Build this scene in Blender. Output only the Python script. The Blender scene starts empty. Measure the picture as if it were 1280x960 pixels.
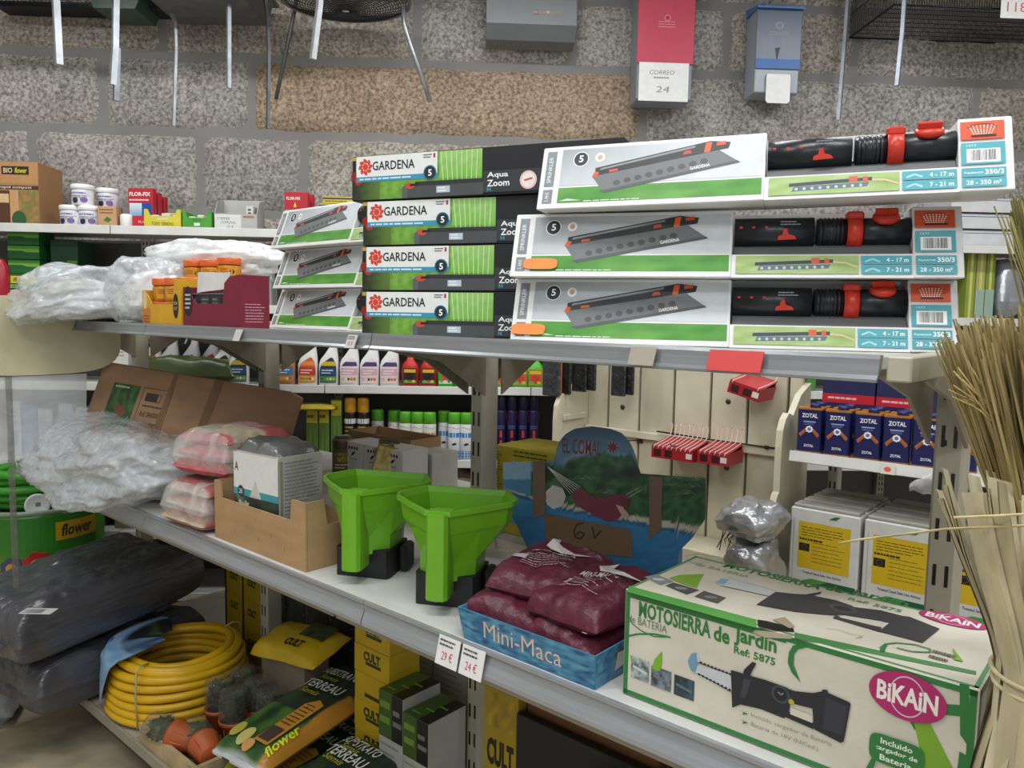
import bpy, bmesh, math, random
from mathutils import Vector as V3, Matrix, noise
sc = bpy.context.scene
COL = sc.collection
R = math.radians
# ---------------------------------------------------------------- camera
cam = bpy.data.objects.new('camera', bpy.data.cameras.new('camera'))
COL.objects.link(cam)
cam.data.sensor_width = 36; cam.data.lens = 961 / 1280 * 36; cam.data.clip_start = .02
CAMR = Matrix.Rotation(R(85), 4, 'X') @ Matrix.Rotation(R(1.0), 4, 'Z')
EYE = V3((0, 0, 1.5))
cam.matrix_world = Matrix.Translation(EYE) @ CAMR
sc.camera = cam
# ---------------------------------------------------------------- world, exposure
w = bpy.data.worlds.new('shop_air'); sc.world = w; w.use_nodes = True
w.node_tree.nodes['Background'].inputs[0].default_value = (.93, .97, 1, 1)
w.node_tree.nodes['Background'].inputs[1].default_value = .62
sc.view_settings.view_transform = 'Standard'; sc.view_settings.look = 'None'
sc.view_settings.gamma = 1; sc.view_settings.use_curve_mapping = False
sc.view_settings.exposure = -0.12
sc.cycles.max_bounces = 8; sc.cycles.diffuse_bounces = 3; sc.cycles.glossy_bounces = 3
sc.cycles.transmission_bounces = 4; sc.cycles.transparent_max_bounces = 24
sc.cycles.caustics_reflective = False; sc.cycles.caustics_refractive = False
TUBE_POWER = 27.0
TUBES = [(-2.0, 2.75), (.1, 2.75), (2.2, 2.75), (-1.7, .6), (.1, .6), (1.9, .6), (-.8, -1.6), (1.0, -1.6)]
CEIL = 3.45

# ---------------------------------------------------------------- where things stand
GA = R(49.1)                                        # direction of the long shelf
GU = V3((-math.sin(GA), math.cos(GA), 0)); GV = V3((math.cos(GA), math.sin(GA), 0))
GO = V3((-.004, 1.28, 0)); GR = R(-40.9)
def G(s, w, z=0): return GO + GU * s + GV * w + V3((0, 0, z))       # s along the shelf, w depth into it
def ray(x, y): return CAMR.to_3x3() @ V3(((x - 640) / 961, (480 - y) / 961, -1))
def at_z(x, y, z):
    r = ray(x, y); return EYE + r * ((z - 1.5) / r.z)
def at_w(x, y, w):
    r = ray(x, y); return EYE + r * (((GO + GV * w - EYE) @ GV) / (r @ GV))
def at_y(x, y, Y):
    r = ray(x, y); return EYE + r * (Y / r.y)
WR = R(3)
WN = V3((math.sin(WR), -math.cos(WR), 0)); WU = V3((math.cos(WR), math.sin(WR), 0)); WO = V3((0, 4.2, 0))
def at_wall(x, y, d):
    r = ray(x, y); return EYE + r * (((WO + WN * d - EYE) @ WN) / (r @ WN))
def W(a, d, z=0): return WO + WU * a + WN * d + V3((0, 0, z))
def wall_a(x, y, d):
    p = at_wall(x, y, d) - WO; return p @ WU, p.z

# ---------------------------------------------------------------- materials
def lin(c):
    if isinstance(c, str):
        c = c.lstrip('#'); c = c if len(c) == 6 else ''.join(q * 2 for q in c); c = [int(c[i:i + 2], 16) / 255 for i in (0, 2, 4)]
        return tuple((v / 12.92 if v <= .04045 else ((v + .055) / 1.055) ** 2.4) for v in c)
    return tuple(c[:3])
def _mat(name):
    m = bpy.data.materials.new(name); m.use_nodes = True; nt = m.node_tree
    b = nt.nodes['Principled BSDF']; return m, nt, b
def make(name, rough=.6, metal=0, var=.12, scale=30, bump=0, bscale=80, spec=.5, coat=0, detail=4, stretch=None, dist=.002):
    m, nt, b = _mat(name); N = nt.nodes.new; L = nt.links.new
    at = N('ShaderNodeAttribute'); at.attribute_name = 'Col'
    tc = N('ShaderNodeTexCoord'); mp = N('ShaderNodeMapping'); L(tc.outputs['Object'], mp.inputs[0])
    if stretch: mp.inputs['Scale'].default_value = stretch
    n = N('ShaderNodeTexNoise'); n.inputs['Scale'].default_value = scale; n.inputs['Detail'].default_value = detail; L(mp.outputs[0], n.inputs[0])
    r = N('ShaderNodeMapRange'); r.inputs[1].default_value = .3; r.inputs[2].default_value = .7; r.inputs[3].default_value = 1 - var; r.inputs[4].default_value = 1 + var * .5
    L(n.outputs[0], r.inputs[0])
    mx = N('ShaderNodeMix'); mx.data_type = 'RGBA'; mx.blend_type = 'MULTIPLY'; mx.inputs[0].default_value = 1
    L(at.outputs['Color'], mx.inputs[6]); L(r.outputs[0], mx.inputs[7]); L(mx.outputs[2], b.inputs['Base Color'])
    b.inputs['Roughness'].default_value = rough; b.inputs['Metallic'].default_value = metal
    b.inputs['Specular IOR Level'].default_value = spec; b.inputs['Coat Weight'].default_value = coat
    if bump:
        n2 = N('ShaderNodeTexNoise'); n2.inputs['Scale'].default_value = bscale; n2.inputs['Detail'].default_value = 5; L(mp.outputs[0], n2.inputs[0])
        bp = N('ShaderNodeBump'); bp.inputs['Strength'].default_value = bump; bp.inputs['Distance'].default_value = dist; L(n2.outputs[0], bp.inputs['Height']); L(bp.outputs[0], b.inputs['Normal'])
    return m
def film(name, clear, rough, bump, bscale, white=.5, tint=(1, 1, 1)):   # thin plastic: see-through, scattering and gloss
    m, nt, b = _mat(name); N = nt.nodes.new; L = nt.links.new
    at = N('ShaderNodeAttribute'); at.attribute_name = 'Col'
    L(at.outputs['Color'], b.inputs['Base Color']); b.inputs['Roughness'].default_value = rough
    b.inputs['Specular IOR Level'].default_value = 1.0
    tc = N('ShaderNodeTexCoord'); n2 = N('ShaderNodeTexNoise'); n2.inputs['Scale'].default_value = bscale; n2.inputs['Detail'].default_value = 3; n2.inputs['Distortion'].default_value = 1.2
    L(tc.outputs['Object'], n2.inputs[0])
    bp = N('ShaderNodeBump'); bp.inputs['Strength'].default_value = bump; bp.inputs['Distance'].default_value = .006; L(n2.outputs[0], bp.inputs['Height']); L(bp.outputs[0], b.inputs['Normal'])
    tr = N('ShaderNodeBsdfTransparent'); tr.inputs[0].default_value = (*tint, 1); ms = N('ShaderNodeMixShader')
    r = N('ShaderNodeMapRange'); r.inputs[1].default_value = .3; r.inputs[2].default_value = .7; r.inputs[3].default_value = clear - .12; r.inputs[4].default_value = min(1, clear + .1); L(n2.outputs[0], r.inputs[0])
    L(r.outputs[0], ms.inputs[0]); L(b.outputs[0], ms.inputs[1]); L(tr.outputs[0], ms.inputs[2]); L(ms.outputs[0], nt.nodes['Material Output'].inputs[0])
    return m
MAT = dict(
    card=make('carton_board', .55, 0, .10, 14, .15, 120),
    kraft=make('kraft_cardboard', .8, 0, .14, 9, .25, 160, stretch=(1, 1, 3)),
    gloss=make('moulded_plastic', .32, 0, .06, 20),
    satin=make('satin_plastic', .48, 0, .10, 18, .08, 140),
    label=make('printed_paper', .45, 0, .06, 40),
    paint=make('shelf_enamel', .38, 0, .10, 10, .05, 60),
    alu=make('brushed_aluminium', .30, .45, .12, 6, .08, 60, stretch=(1, 1, 20)),
    steel=make('galvanised_steel', .42, .8, .22, 16, .1, 50),
    cream=make('old_cream_paint', .5, 0, .12, 7, .15, 30),
    fabric=make('woven_nylon', .40, 0, .22, 22, .8, 34, dist=.008),
    towel=make('terry_cloth', .95, 0, .25, 40, .6, 200),
    straw=make('dry_straw', .75, 0, .35, 30, .3, 120, stretch=(1, 1, .15)),
    leaf=make('green_foliage', .6, 0, .4, 40),
    wood=make('rough_pine', .7, 0, .3, 12, .3, 60, stretch=(1, 6, 1)),
    rubber=make('pvc_hose', .35, 0, .08, 20, .06, 90),
    bag=make('printed_sack_film', .36, 0, .12, 12, .5, 16, dist=.008),
    white_film=make('white_plastic_film', .3, 0, .12, 14, .8, 20, dist=.012),
    black_film=make('black_plastic_film', .26, 0, .35, 4, .9, 7, stretch=(3.2, .5, 2.5), dist=.018, spec=.8),
    clear=film('clear_polythene', .62, .16, 1.0, 16),
    haze=film('cloudy_polythene', .55, .10, .8, 30),
    sheet=film('clear_acrylic', .60, .12, .25, 5),
    dome=film('clear_moulded_cup', .76, .05, .15, 20),
    foil=make('silver_foil', .28, .6, .2, 10, .9, 14, dist=.012),
)
def stone_mat():
    m, nt, b = _mat('granite'); N = nt.nodes.new; L = nt.links.new
    at = N('ShaderNodeAttribute'); at.attribute_name = 'Col'; tc = N('ShaderNodeTexCoord')
    a = N('ShaderNodeTexNoise'); a.inputs['Scale'].default_value = 58; a.inputs['Detail'].default_value = 5; a.inputs['Roughness'].default_value = .68; L(tc.outputs['Object'], a.inputs[0])
    ra = N('ShaderNodeMapRange'); ra.inputs[1].default_value = .36; ra.inputs[2].default_value = .64; ra.inputs[3].default_value = .42; ra.inputs[4].default_value = 1.45; L(a.outputs[0], ra.inputs[0])
    c = N('ShaderNodeTexNoise'); c.inputs['Scale'].default_value = 4; c.inputs['Detail'].default_value = 4; L(tc.outputs['Object'], c.inputs[0])
    rc = N('ShaderNodeMapRange'); rc.inputs[1].default_value = .3; rc.inputs[2].default_value = .7; rc.inputs[3].default_value = .82; rc.inputs[4].default_value = 1.12; L(c.outputs[0], rc.inputs[0])
    mu = N('ShaderNodeMath'); mu.operation = 'MULTIPLY'; L(ra.outputs[0], mu.inputs[0]); L(rc.outputs[0], mu.inputs[1])
    mx = N('ShaderNodeMix'); mx.data_type = 'RGBA'; mx.blend_type = 'MULTIPLY'; mx.inputs[0].default_value = 1
    L(at.outputs['Color'], mx.inputs[6]); L(mu.outputs[0], mx.inputs[7]); L(mx.outputs[2], b.inputs['Base Color'])
    b.inputs['Roughness'].default_value = .92; b.inputs['Specular IOR Level'].default_value = .25
    bp = N('ShaderNodeBump'); bp.inputs['Strength'].default_value = .7; bp.inputs['Distance'].default_value = .0035; L(a.outputs[0], bp.inputs['Height']); L(bp.outputs[0], b.inputs['Normal'])
    return m
MAT['stone'] = stone_mat()
MAT['floor'] = make('worn_concrete', .55, 0, .4, 5, .2, 40, detail=8)
MAT['plaster'] = make('plaster', .9, 0, .1, 4, .2, 30)
def glow(name, s):
    m, nt, b = _mat(name)
    b.inputs['Base Color'].default_value = (1, 1, 1, 1); b.inputs['Emission Color'].default_value = (.95, .98, 1, 1); b.inputs['Emission Strength'].default_value = s
    n = nt.nodes.new('ShaderNodeTexNoise'); nt.links.new(n.outputs[0], b.inputs['Roughness']); return m
MAT['lamp'] = glow('lit_tube', 6)

# ---------------------------------------------------------------- mesh builder
class B:
    def __init__(s): s.v = []; s.f = []; s.c = []; s.sm = []; s.M = None; s.warp = None
    def add(s, vs, fs, c, smooth=False):
        n = len(s.v)
        if s.M is not None: vs = [s.M @ V3(v) for v in vs]
        s.v.extend(vs)
        if isinstance(c, str): c = lin(c)
        for k, f in enumerate(fs):
            s.f.append([i + n for i in f])
            s.c.append(c if isinstance(c, tuple) else c[k]); s.sm.append(smooth)
        return s
    def box(s, x0, x1, y0, y1, z0, z1, c, b=0):
        lo = (x0, y0, z0); hi = (x1, y1, z1)
        if b <= 0:
            vs = [((x0, x1)[i], (y0, y1)[j], (z0, z1)[k]) for i in (0, 1) for j in (0, 1) for k in (0, 1)]
            return s.add(vs, [(0, 1, 3, 2), (4, 6, 7, 5), (0, 4, 5, 1), (2, 3, 7, 6), (0, 2, 6, 4), (1, 5, 7, 3)], c)
        vs = []; ix = {}
        S = [(i, j, k) for i in (0, 1) for j in (0, 1) for k in (0, 1)]
        for a in range(3):
            for sg in S:
                ix[a, sg] = len(vs)
                vs.append(tuple((lo[q] + (b if q != a else 0)) if sg[q] == 0 else (hi[q] - (b if q != a else 0)) for q in range(3)))
        fs = []
        for a in range(3):
            o = [q for q in range(3) if q != a]
            for sa in (0, 1):
                def sg(p, q):
                    t = [0, 0, 0]; t[a] = sa; t[o[0]] = p; t[o[1]] = q; return tuple(t)
                fs.append([ix[a, sg(0, 0)], ix[a, sg(1, 0)], ix[a, sg(1, 1)], ix[a, sg(0, 1)]])
        for a, e in ((0, 1), (0, 2), (1, 2)):
            t = 3 - a - e
            for sa in (0, 1):
                for se in (0, 1):
                    def sg2(q):
                        u = [0, 0, 0]; u[a] = sa; u[e] = se; u[t] = q; return tuple(u)
                    fs.append([ix[a, sg2(0)], ix[a, sg2(1)], ix[e, sg2(1)], ix[e, sg2(0)]])
        for sg in S: fs.append([ix[0, sg], ix[1, sg], ix[2, sg]])
        ctr = V3(((x0 + x1) / 2, (y0 + y1) / 2, (z0 + z1) / 2)); out = []
        for f in fs:
            p = [V3(vs[i]) for i in f]; nn = (p[1] - p[0]).cross(p[2] - p[0]); m = sum(p, V3((0, 0, 0))) / len(p)
            out.append(f if nn @ (m - ctr) > 0 else f[::-1])
        return s.add(vs, out, c)
    def prism(s, pts, t0, t1, c, plane='xz', hole=None):      # outline extruded along the third axis
        n = len(pts)
        A = sum(pts[i][0] * pts[(i + 1) % n][1] - pts[(i + 1) % n][0] * pts[i][1] for i in range(n))
        if A < 0: pts = pts[::-1]
        def mk(p, t): return (p[0], t, p[1]) if plane == 'xz' else ((p[0], p[1], t) if plane == 'xy' else (t, p[0], p[1]))
        vs = [mk(p, t0) for p in pts] + [mk(p, t1) for p in pts]
        up = t1 > t0
        fs = [list(range(n))[::-1], list(range(n, 2 * n))] + [[i, (i + 1) % n, n + (i + 1) % n, n + i] for i in range(n)]
        if (plane == 'xz') == up: fs = [f[::-1] for f in fs]
        return s.add(vs, fs, c)
    def lathe(s, prof, n, c, ctr=(0, 0, 0), smooth=True):
        vs = []; fs = []; cs = []
        for r, z in prof:
            for k in range(n):
                a = 2 * math.pi * k / n; vs.append((ctr[0] + r * math.cos(a), ctr[1] + r * math.sin(a), ctr[2] + z))
        for i in range(len(prof) - 1):
            cc = c[i] if isinstance(c, list) else c
            cc = lin(cc)
            for k in range(n):
                k2 = (k + 1) % n
                fs.append([i * n + k, i * n + k2, (i + 1) * n + k2, (i + 1) * n + k]); cs.append(cc)
        return s.add(vs, fs, cs, smooth)
    def tube(s, pts, r, n, c, closed=False, caps=True, smooth=True):
        pts = [V3(p) for p in pts]; m = len(pts); vs = []; fs = []
        t0 = (pts[1] - pts[0]).normalized(); up = V3((0, 0, 1)) if abs(t0.z) < .9 else V3((1, 0, 0)); nrm = (up - t0 * (up @ t0)).normalized()
        for i in range(m):
            a = pts[(i - 1) % m] if (closed or i > 0) else pts[i]; b = pts[(i + 1) % m] if (closed or i < m - 1) else pts[i]
            t = (b - a).normalized(); nrm = (nrm - t * (nrm @ t)).normalized(); bi = t.cross(nrm)
            ri = r[i] if isinstance(r, (list, tuple)) else r
            for k in range(n):
                q = 2 * math.pi * k / n; vs.append(pts[i] + (nrm * math.cos(q) + bi * math.sin(q)) * ri)
        for i in range(m if closed else m - 1):
            j = (i + 1) % m
            for k in range(n): fs.append([i * n + k, i * n + (k + 1) % n, j * n + (k + 1) % n, j * n + k])
        if caps and not closed: fs.append(list(range(n))[::-1]); fs.append([(m - 1) * n + k for k in range(n)])
        return s.add(vs, fs, c, smooth)
    def grid(s, fn, nu, nv, c, smooth=True, wrap=False):        # fn(u,v) -> point; c colour or fn(u,v) -> colour
        vs = [fn(i / nu, j / nv) for j in range(nv + 1) for i in range(nu + 1)]
        fs = []; cs = []
        cf = callable(c)
        for j in range(nv):
            for i in range(nu):
                q = [(i, j), (i + 1, j), (i + 1, j + 1), (i, j + 1)]
                fs.append([y * (nu + 1) + x for x, y in q])
                cs.append([lin(c(x / nu, y / nv)) for x, y in q] if cf else lin(c))
        return s.add(vs, fs, cs, smooth)
    def pillow(s, w, d, h, nx, ny, c, seed=0, amp=.01, fr=9, p=3, q=.5, flat=.35):   # soft sack lying on z=0
        def hh(u, v):
            a = max(0, 1 - abs(2 * u - 1) ** p) ** q * max(0, 1 - abs(2 * v - 1) ** p) ** q
            return a
        def top(u, v):
            a = hh(u, v); x = (u - .5) * w; y = (v - .5) * d
            nz = noise.noise((x * fr + seed, y * fr, seed * 1.7)) * amp + noise.noise((x * fr * 2.7, y * fr * 2.7 + seed, 3)) * amp * .5
            k = 1 + .05 * noise.noise((seed + u * 3, v * 3, 1))
            return (x * k, y * k, h * flat + h * (1 - flat) * a + nz * min(1, a * 2))
        def bot(u, v):
            a = hh(1 - u, v); x, y, _ = top(1 - u, v); return (x, y, h * flat * (1 - a))
        cb = (lambda u, v: c(1 - u, v)) if callable(c) else c
        s.grid(top, nx, ny, c); s.grid(bot, nx, ny, cb); return s
    def crumple(s, w, d, h, nx, ny, c, seed=0, amp=.03, k=4, rough=.2):   # creased film bag lying on z=0
        def pt(u, v):
            th = 2 * math.pi * u; ph = math.pi * (v - .5); e = .75
            cx = math.copysign(abs(math.cos(th)) ** e, math.cos(th)); cy = math.copysign(abs(math.sin(th)) ** e, math.sin(th)); cp = math.cos(ph) ** e if math.cos(ph) > 0 else 0; sp = math.copysign(abs(math.sin(ph)) ** e, math.sin(ph))
            p = V3((cx * cp, cy * cp, sp)); q = p * 1.3 + V3((seed * 3.1, seed * 1.7, seed))
            r = 1 + rough * noise.noise(q) + rough * .5 * noise.noise(q * 2.1)
            g = lambda s_, o: 1 - 2 * abs(noise.noise(V3((p.x * s_ + p.y * s_ * .4, p.y * s_ * .55 - p.z * s_ * .5, p.z * s_ + o))))
            dd = amp * (.50 * g(k * .55, seed) + .30 * g(k * 1.2, seed + 3) + .14 * g(k * 2.6, seed + 7) - .4)
            m = r + dd / max(.05, min(w, d, h * 2) / 2)
            return (w / 2 * p.x * m, d / 2 * p.y * m, max(.0008, h / 2 + h / 2 * p.z * m))
        s.grid(pt, nx, ny, c); return s
    def done(s, name, mat, parent=None, loc=None, rz=0, rot=None):
        me = bpy.data.meshes.new(name)
        vs = [tuple(v) for v in s.v]
        if s.warp: vs = [s.warp(*v) for v in vs]
        me.from_pydata(vs, [], s.f)
        ca = me.color_attributes.new('Col', 'FLOAT_COLOR', 'CORNER'); buf = []
        for f, c in zip(s.f, s.c):
            if isinstance(c, list):
                for q in c: buf.extend((*q, 1))
            else: buf.extend((*c, 1) * len(f))
        ca.data.foreach_set('color', buf)
        me.polygons.foreach_set('use_smooth', s.sm)
        me.materials.append(MAT[mat] if isinstance(mat, str) else mat)
        me.update()
        o = bpy.data.objects.new(name, me); COL.objects.link(o)
        if parent is not None: o.parent = parent
        if loc is not None: o.location = loc
        o.rotation_euler = rot if rot is not None else (0, 0, rz)
        return o

def tag(o, label, cat, group=None, kind=None):
    o['label'] = label; o['category'] = cat
    if group: o['group'] = group
    if kind: o['kind'] = kind
    return o
def thing(name, label, cat, loc=(0, 0, 0), rz=0, group=None, rot=None):
    o = bpy.data.objects.new(name, None); COL.objects.link(o); o.empty_display_size = .05
    o.location = loc; o.rotation_euler = rot if rot is not None else (0, 0, rz)
    return tag(o, label, cat, group)
def struct(o): o['kind'] = 'structure'; return o
def dup(root, loc, rz=0, label=None, rot=None, scale=None):
    r = root.copy(); COL.objects.link(r); r.location = loc; r.rotation_euler = rot if rot is not None else (0, 0, rz)
    if scale: r.scale = scale
    if label: r['label'] = label
    for ch in list(root.children):
        c = ch.copy(); COL.objects.link(c); c.parent = r
        for g in list(ch.children):
            d = g.copy(); COL.objects.link(d); d.parent = c
    return r

# ---------------------------------------------------------------- flat print (lettering, pictures) laid on a face
_tx = {}
def glyphs(t, bold, shear):
    k = (t, bold, shear)
    if k not in _tx:
        cu = bpy.data.curves.new('lettering', 'FONT'); cu.body = t; cu.resolution_u = 2; cu.offset = bold; cu.shear = shear
        o = bpy.data.objects.new('lettering', cu); me = o.to_mesh()
        vs = [(v.co.x, v.co.y) for v in me.vertices]; fs = [list(p.vertices) for p in me.polygons]
        o.to_mesh_clear(); bpy.data.objects.remove(o); bpy.data.curves.remove(cu)
        x0 = min(v[0] for v in vs); x1 = max(v[0] for v in vs); y0 = min(v[1] for v in vs); y1 = max(v[1] for v in vs)
        A = lambda f: sum(vs[f[i]][0] * vs[f[(i + 1) % len(f)]][1] - vs[f[(i + 1) % len(f)]][0] * vs[f[i]][1] for i in range(len(f)))
        fs = [f if A(f) > 0 else f[::-1] for f in fs]
        _tx[k] = ([((x - x0) / (x1 - x0), (y - y0) / (y1 - y0)) for x, y in vs], fs)
    return _tx[k]
class P:
    def __init__(s, sub=0): s.it = []; s.n = 0; s.sub = sub
    def raw(s, pts, fs, c): s.n += 1; s.it.append((pts, fs, c, s.n)); return s
    def poly(s, pts, c):
        n = len(pts); A = sum(pts[i][0] * pts[(i + 1) % n][1] - pts[(i + 1) % n][0] * pts[i][1] for i in range(n))
        if A < 0: pts = pts[::-1]
        return s.raw(pts, [list(range(n))], lin(c))
    def rect(s, x0, y0, x1, y1, c):
        if s.sub:                                             # cut into strips so that it follows a curved face
            k = s.sub; return s.raw([(x0 + (x1 - x0) * i / k, y) for y in (y0, y1) for i in range(k + 1)], [[i, i + 1, k + 2 + i, k + 1 + i] for i in range(k)], lin(c))
        return s.poly([(x0, y0), (x1, y0), (x1, y1), (x0, y1)], c)
    def ell(s, x, y, a, b, c, n=18, rot=0):
        cr, sr = math.cos(rot), math.sin(rot)
        return s.poly([(x + a * math.cos(t) * cr - b * math.sin(t) * sr, y + a * math.cos(t) * sr + b * math.sin(t) * cr) for t in [2 * math.pi * k / n for k in range(n)]], c)
    def text(s, t, x, y, wd, h, c, bold=.02, shear=0, rot=0):   # fills the box with lower-left corner x, y
        vs, fs = glyphs(t, bold, shear); cr, sr = math.cos(rot), math.sin(rot)
        return s.raw([(x + a * wd * cr - b * h * sr, y + a * wd * sr + b * h * cr) for a, b in vs], fs, lin(c))
    def line(s, pts, wd, c):
        for (x0, y0), (x1, y1) in zip(pts, pts[1:]):
            dx, dy = x1 - x0, y1 - y0; l = math.hypot(dx, dy) or 1; nx, ny = -dy / l * wd / 2, dx / l * wd / 2
            s.poly([(x0 + nx, y0 + ny), (x0 - nx, y0 - ny), (x1 - nx, y1 - ny), (x1 + nx, y1 + ny)], c); s.n -= 1
        s.n += 1; return s
    def frame(s, x0, y0, x1, y1, t, c):
        s.rect(x0, y0, x1, y0 + t, c); s.n -= 1; s.rect(x0, y1 - t, x1, y1, c); s.n -= 1; s.rect(x0, y0, x0 + t, y1, c); s.n -= 1; return s.rect(x1 - t, y0, x1, y1, c)
    def cells(s, x0, y0, x1, y1, nx, ny, fn):                   # picture: fn(u,v) -> colour, blended between points
        pts = [(x0 + (x1 - x0) * i / nx, y0 + (y1 - y0) * j / ny) for j in range(ny + 1) for i in range(nx + 1)]
        col = [lin(fn(i / nx, j / ny)) for j in range(ny + 1) for i in range(nx + 1)]
        fs = [[j * (nx + 1) + i, j * (nx + 1) + i + 1, (j + 1) * (nx + 1) + i + 1, (j + 1) * (nx + 1) + i] for j in range(ny) for i in range(nx)]
        return s.raw(pts, fs, [[col[q] for q in f] for f in fs])
    def bars(s, x0, y0, x1, y1, c='#222222', n=18, seed=1):
        rr = random.Random(seed); x = x0; st = (x1 - x0) / n
        while x < x1 - st:
            wd = st * rr.choice((.3, .5, .8)); s.rect(x, y0, x + wd, y1, c); s.n -= 1; x += wd + st * rr.choice((.35, .5, .7))
        s.n += 1; return s
    def lines(s, x0, y0, x1, y1, rows, c, seed=1, fill=.45):    # rows of print too small to read
        rr = random.Random(seed); st = (y1 - y0) / rows
        for k in range(rows):
            y = y1 - st * (k + 1) + st * .3; x = x0; end = x1 - (x1 - x0) * rr.random() * .35
            while x < end:
                l = min(end - x, (x1 - x0) * rr.uniform(.06, .2)); s.rect(x, y, x + l, y + st * fill, c); s.n -= 1; x += l + (x1 - x0) * .02
        s.n += 1; return s
    def onto(s, b, fn, e=3e-5):
        for pts, fs, c, l in s.it: b.add([fn(x, y, .0004 + l * e) for x, y in pts], fs, c)
        return b
    def mesh(s, fn, name='front_print', mat='label', parent=None, warp=None, e=3e-5):
        b = B(); s.onto(b, fn, e); b.warp = warp; return b.done(name, mat, parent)
FRONT = lambda x, y, d: (x, -d, y)
def TOP(z): return lambda x, y, d: (x, y, z + d)
def SIDE_R(xr): return lambda x, y, d: (xr + d, x, y)
def WRAP(r): return lambda x, y, d: ((r + d) * math.sin(x / r), -(r + d) * math.cos(x / r), y)   # on a can about the origin; x is arc length
def mixc(a, b, t):
    a = lin(a); b = lin(b); t = max(0, min(1, t)); return tuple(a[i] + (b[i] - a[i]) * t for i in range(3))
def nz(x, y, z=0): return noise.noise((x, y, z))
# ================================================================= the room
rnd = random.Random(4)
b = B(); b.box(-4.4, 4.9, 0, 5.6, -.06, 0, '#bfb098'); flo = struct(b.done('floor', 'floor', loc=(0, -.9, 0)))
def wallbox(name, a0, a1, d0, d1, z0, z1, c, mat):
    b = B(); b.box(a0, a1, -d1, -d0, z0, z1, c); return struct(b.done(name, mat, loc=WO, rz=WR))
wb = wallbox('wall_back', -4.2, 4.9, -.25, -.022, 0, 3.5, '#8a8886', 'plaster')
CRS = [(1.05, 1.34, [-300, 60, 380, 620, 900, 1180, 1420]), (1.345, 1.66, [-260, -40, 210, 520, 760, 1010, 1300]), (1.66, 2.01, [-320, -20, 190, 470, 690, 980, 1240, 1500]),
       (2.015, 2.43, [-330, -130, 38, 248, 378, 640, 905, 1130, 1370, 1650]), (2.435, 2.815, [-300, -110, 128, 314, 803, 1218, 1500, 1640]),
       (2.82, 3.17, [-330, -80, 205, 520, 712, 904, 1064, 1340, 1600]), (3.175, 3.46, [-260, 40, 330, 600, 890, 1180, 1440])]
for ci, (z0, z1, xs) in enumerate(CRS):
    aa = [max(-4.1, min(4.75, (wall_a(x, 200, 0)[0]))) for x in xs]
    for k in range(len(aa) - 1):
        a0, a1 = aa[k] + .009, aa[k + 1] - .009
        if a1 - a0 < .05: continue
        sd = ci * 31 + k * 7; wd, ht = a1 - a0, z1 - z0 - .02
        brown = (ci == 4 and k == 3)
        col = mixc('#a18e79', '#ad9a83', rnd.random()) if brown else mixc('#9b9794', '#aca8a3', rnd.random())
        if not brown and rnd.random() < .2: col = mixc(col, '#a39884', .4)
        def fn(u, v, a0=a0, wd=wd, ht=ht, z0=z0, sd=sd, brown=brown, col=col):
            eu = min(u, 1 - u) * wd; ev = min(v, 1 - v) * ht; e = min(eu, ev)
            x = a0 + u * wd + .014 * nz(v * 5, sd, .3) * (1 if e < .02 else .4); z = z0 + .013 + v * ht + .014 * nz(u * wd * 6, sd, .9)
            y = .03 if e < 1e-6 else -.004 * min(1, e / .03) - .012 * nz(x * 5, z * 5, sd) - .007 * nz(x * 15, z * 15, sd)
            return (x, y, z)
        def cf(u, v, sd=sd, col=col, brown=brown):
            t = nz(u * 3 + sd, v * 2, sd); c = mixc(col, '#a8937a', max(0, t) * (.8 if brown else .25)); return c
        b = B(); b.grid(fn, max(5, int(wd / .055)), 8, cf, smooth=True); b.done('stone', 'stone', wb)
wallbox('wall_left', -4.2, -3.95, -.05, 5.6, 0, 3.5, '#b9b4a8', 'plaster')
wallbox('wall_right', 4.55, 4.85, -.05, 5.6, 0, 3.5, '#b9b4a8', 'plaster')
wallbox('ceiling', -4.2, 4.85, -.25, 5.6, CEIL, CEIL + .08, '#d8d6d0', 'plaster')
for k, (x, y) in enumerate(TUBES):                                   # fluorescent fittings over the aisles
    t = thing('fluorescent_light', 'long white fluorescent light fitting with two tubes on the ceiling', 'ceiling light', (x, y, CEIL), 0, 'ceiling lights')
    b = B(); b.box(-.65, .65, -.07, .07, -.055, 0, '#e8e8e4', .006); b.done('housing', 'paint', t)
    for sy in (-.035, .035):
        b = B(); b.tube([(-.6, sy, -.075), (.6, sy, -.075)], .013, 10, '#ffffff'); b.done('tube', 'lamp', t)
    l = bpy.data.lights.new('tube_light', 'AREA'); l.shape = 'RECTANGLE'; l.size = 1.2; l.size_y = .12; l.energy = TUBE_POWER; l.color = (.97, .985, 1)
    lo = bpy.data.objects.new('tube_light', l); COL.objects.link(lo); lo.parent = t; lo.location = (0, 0, -.095)

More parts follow.
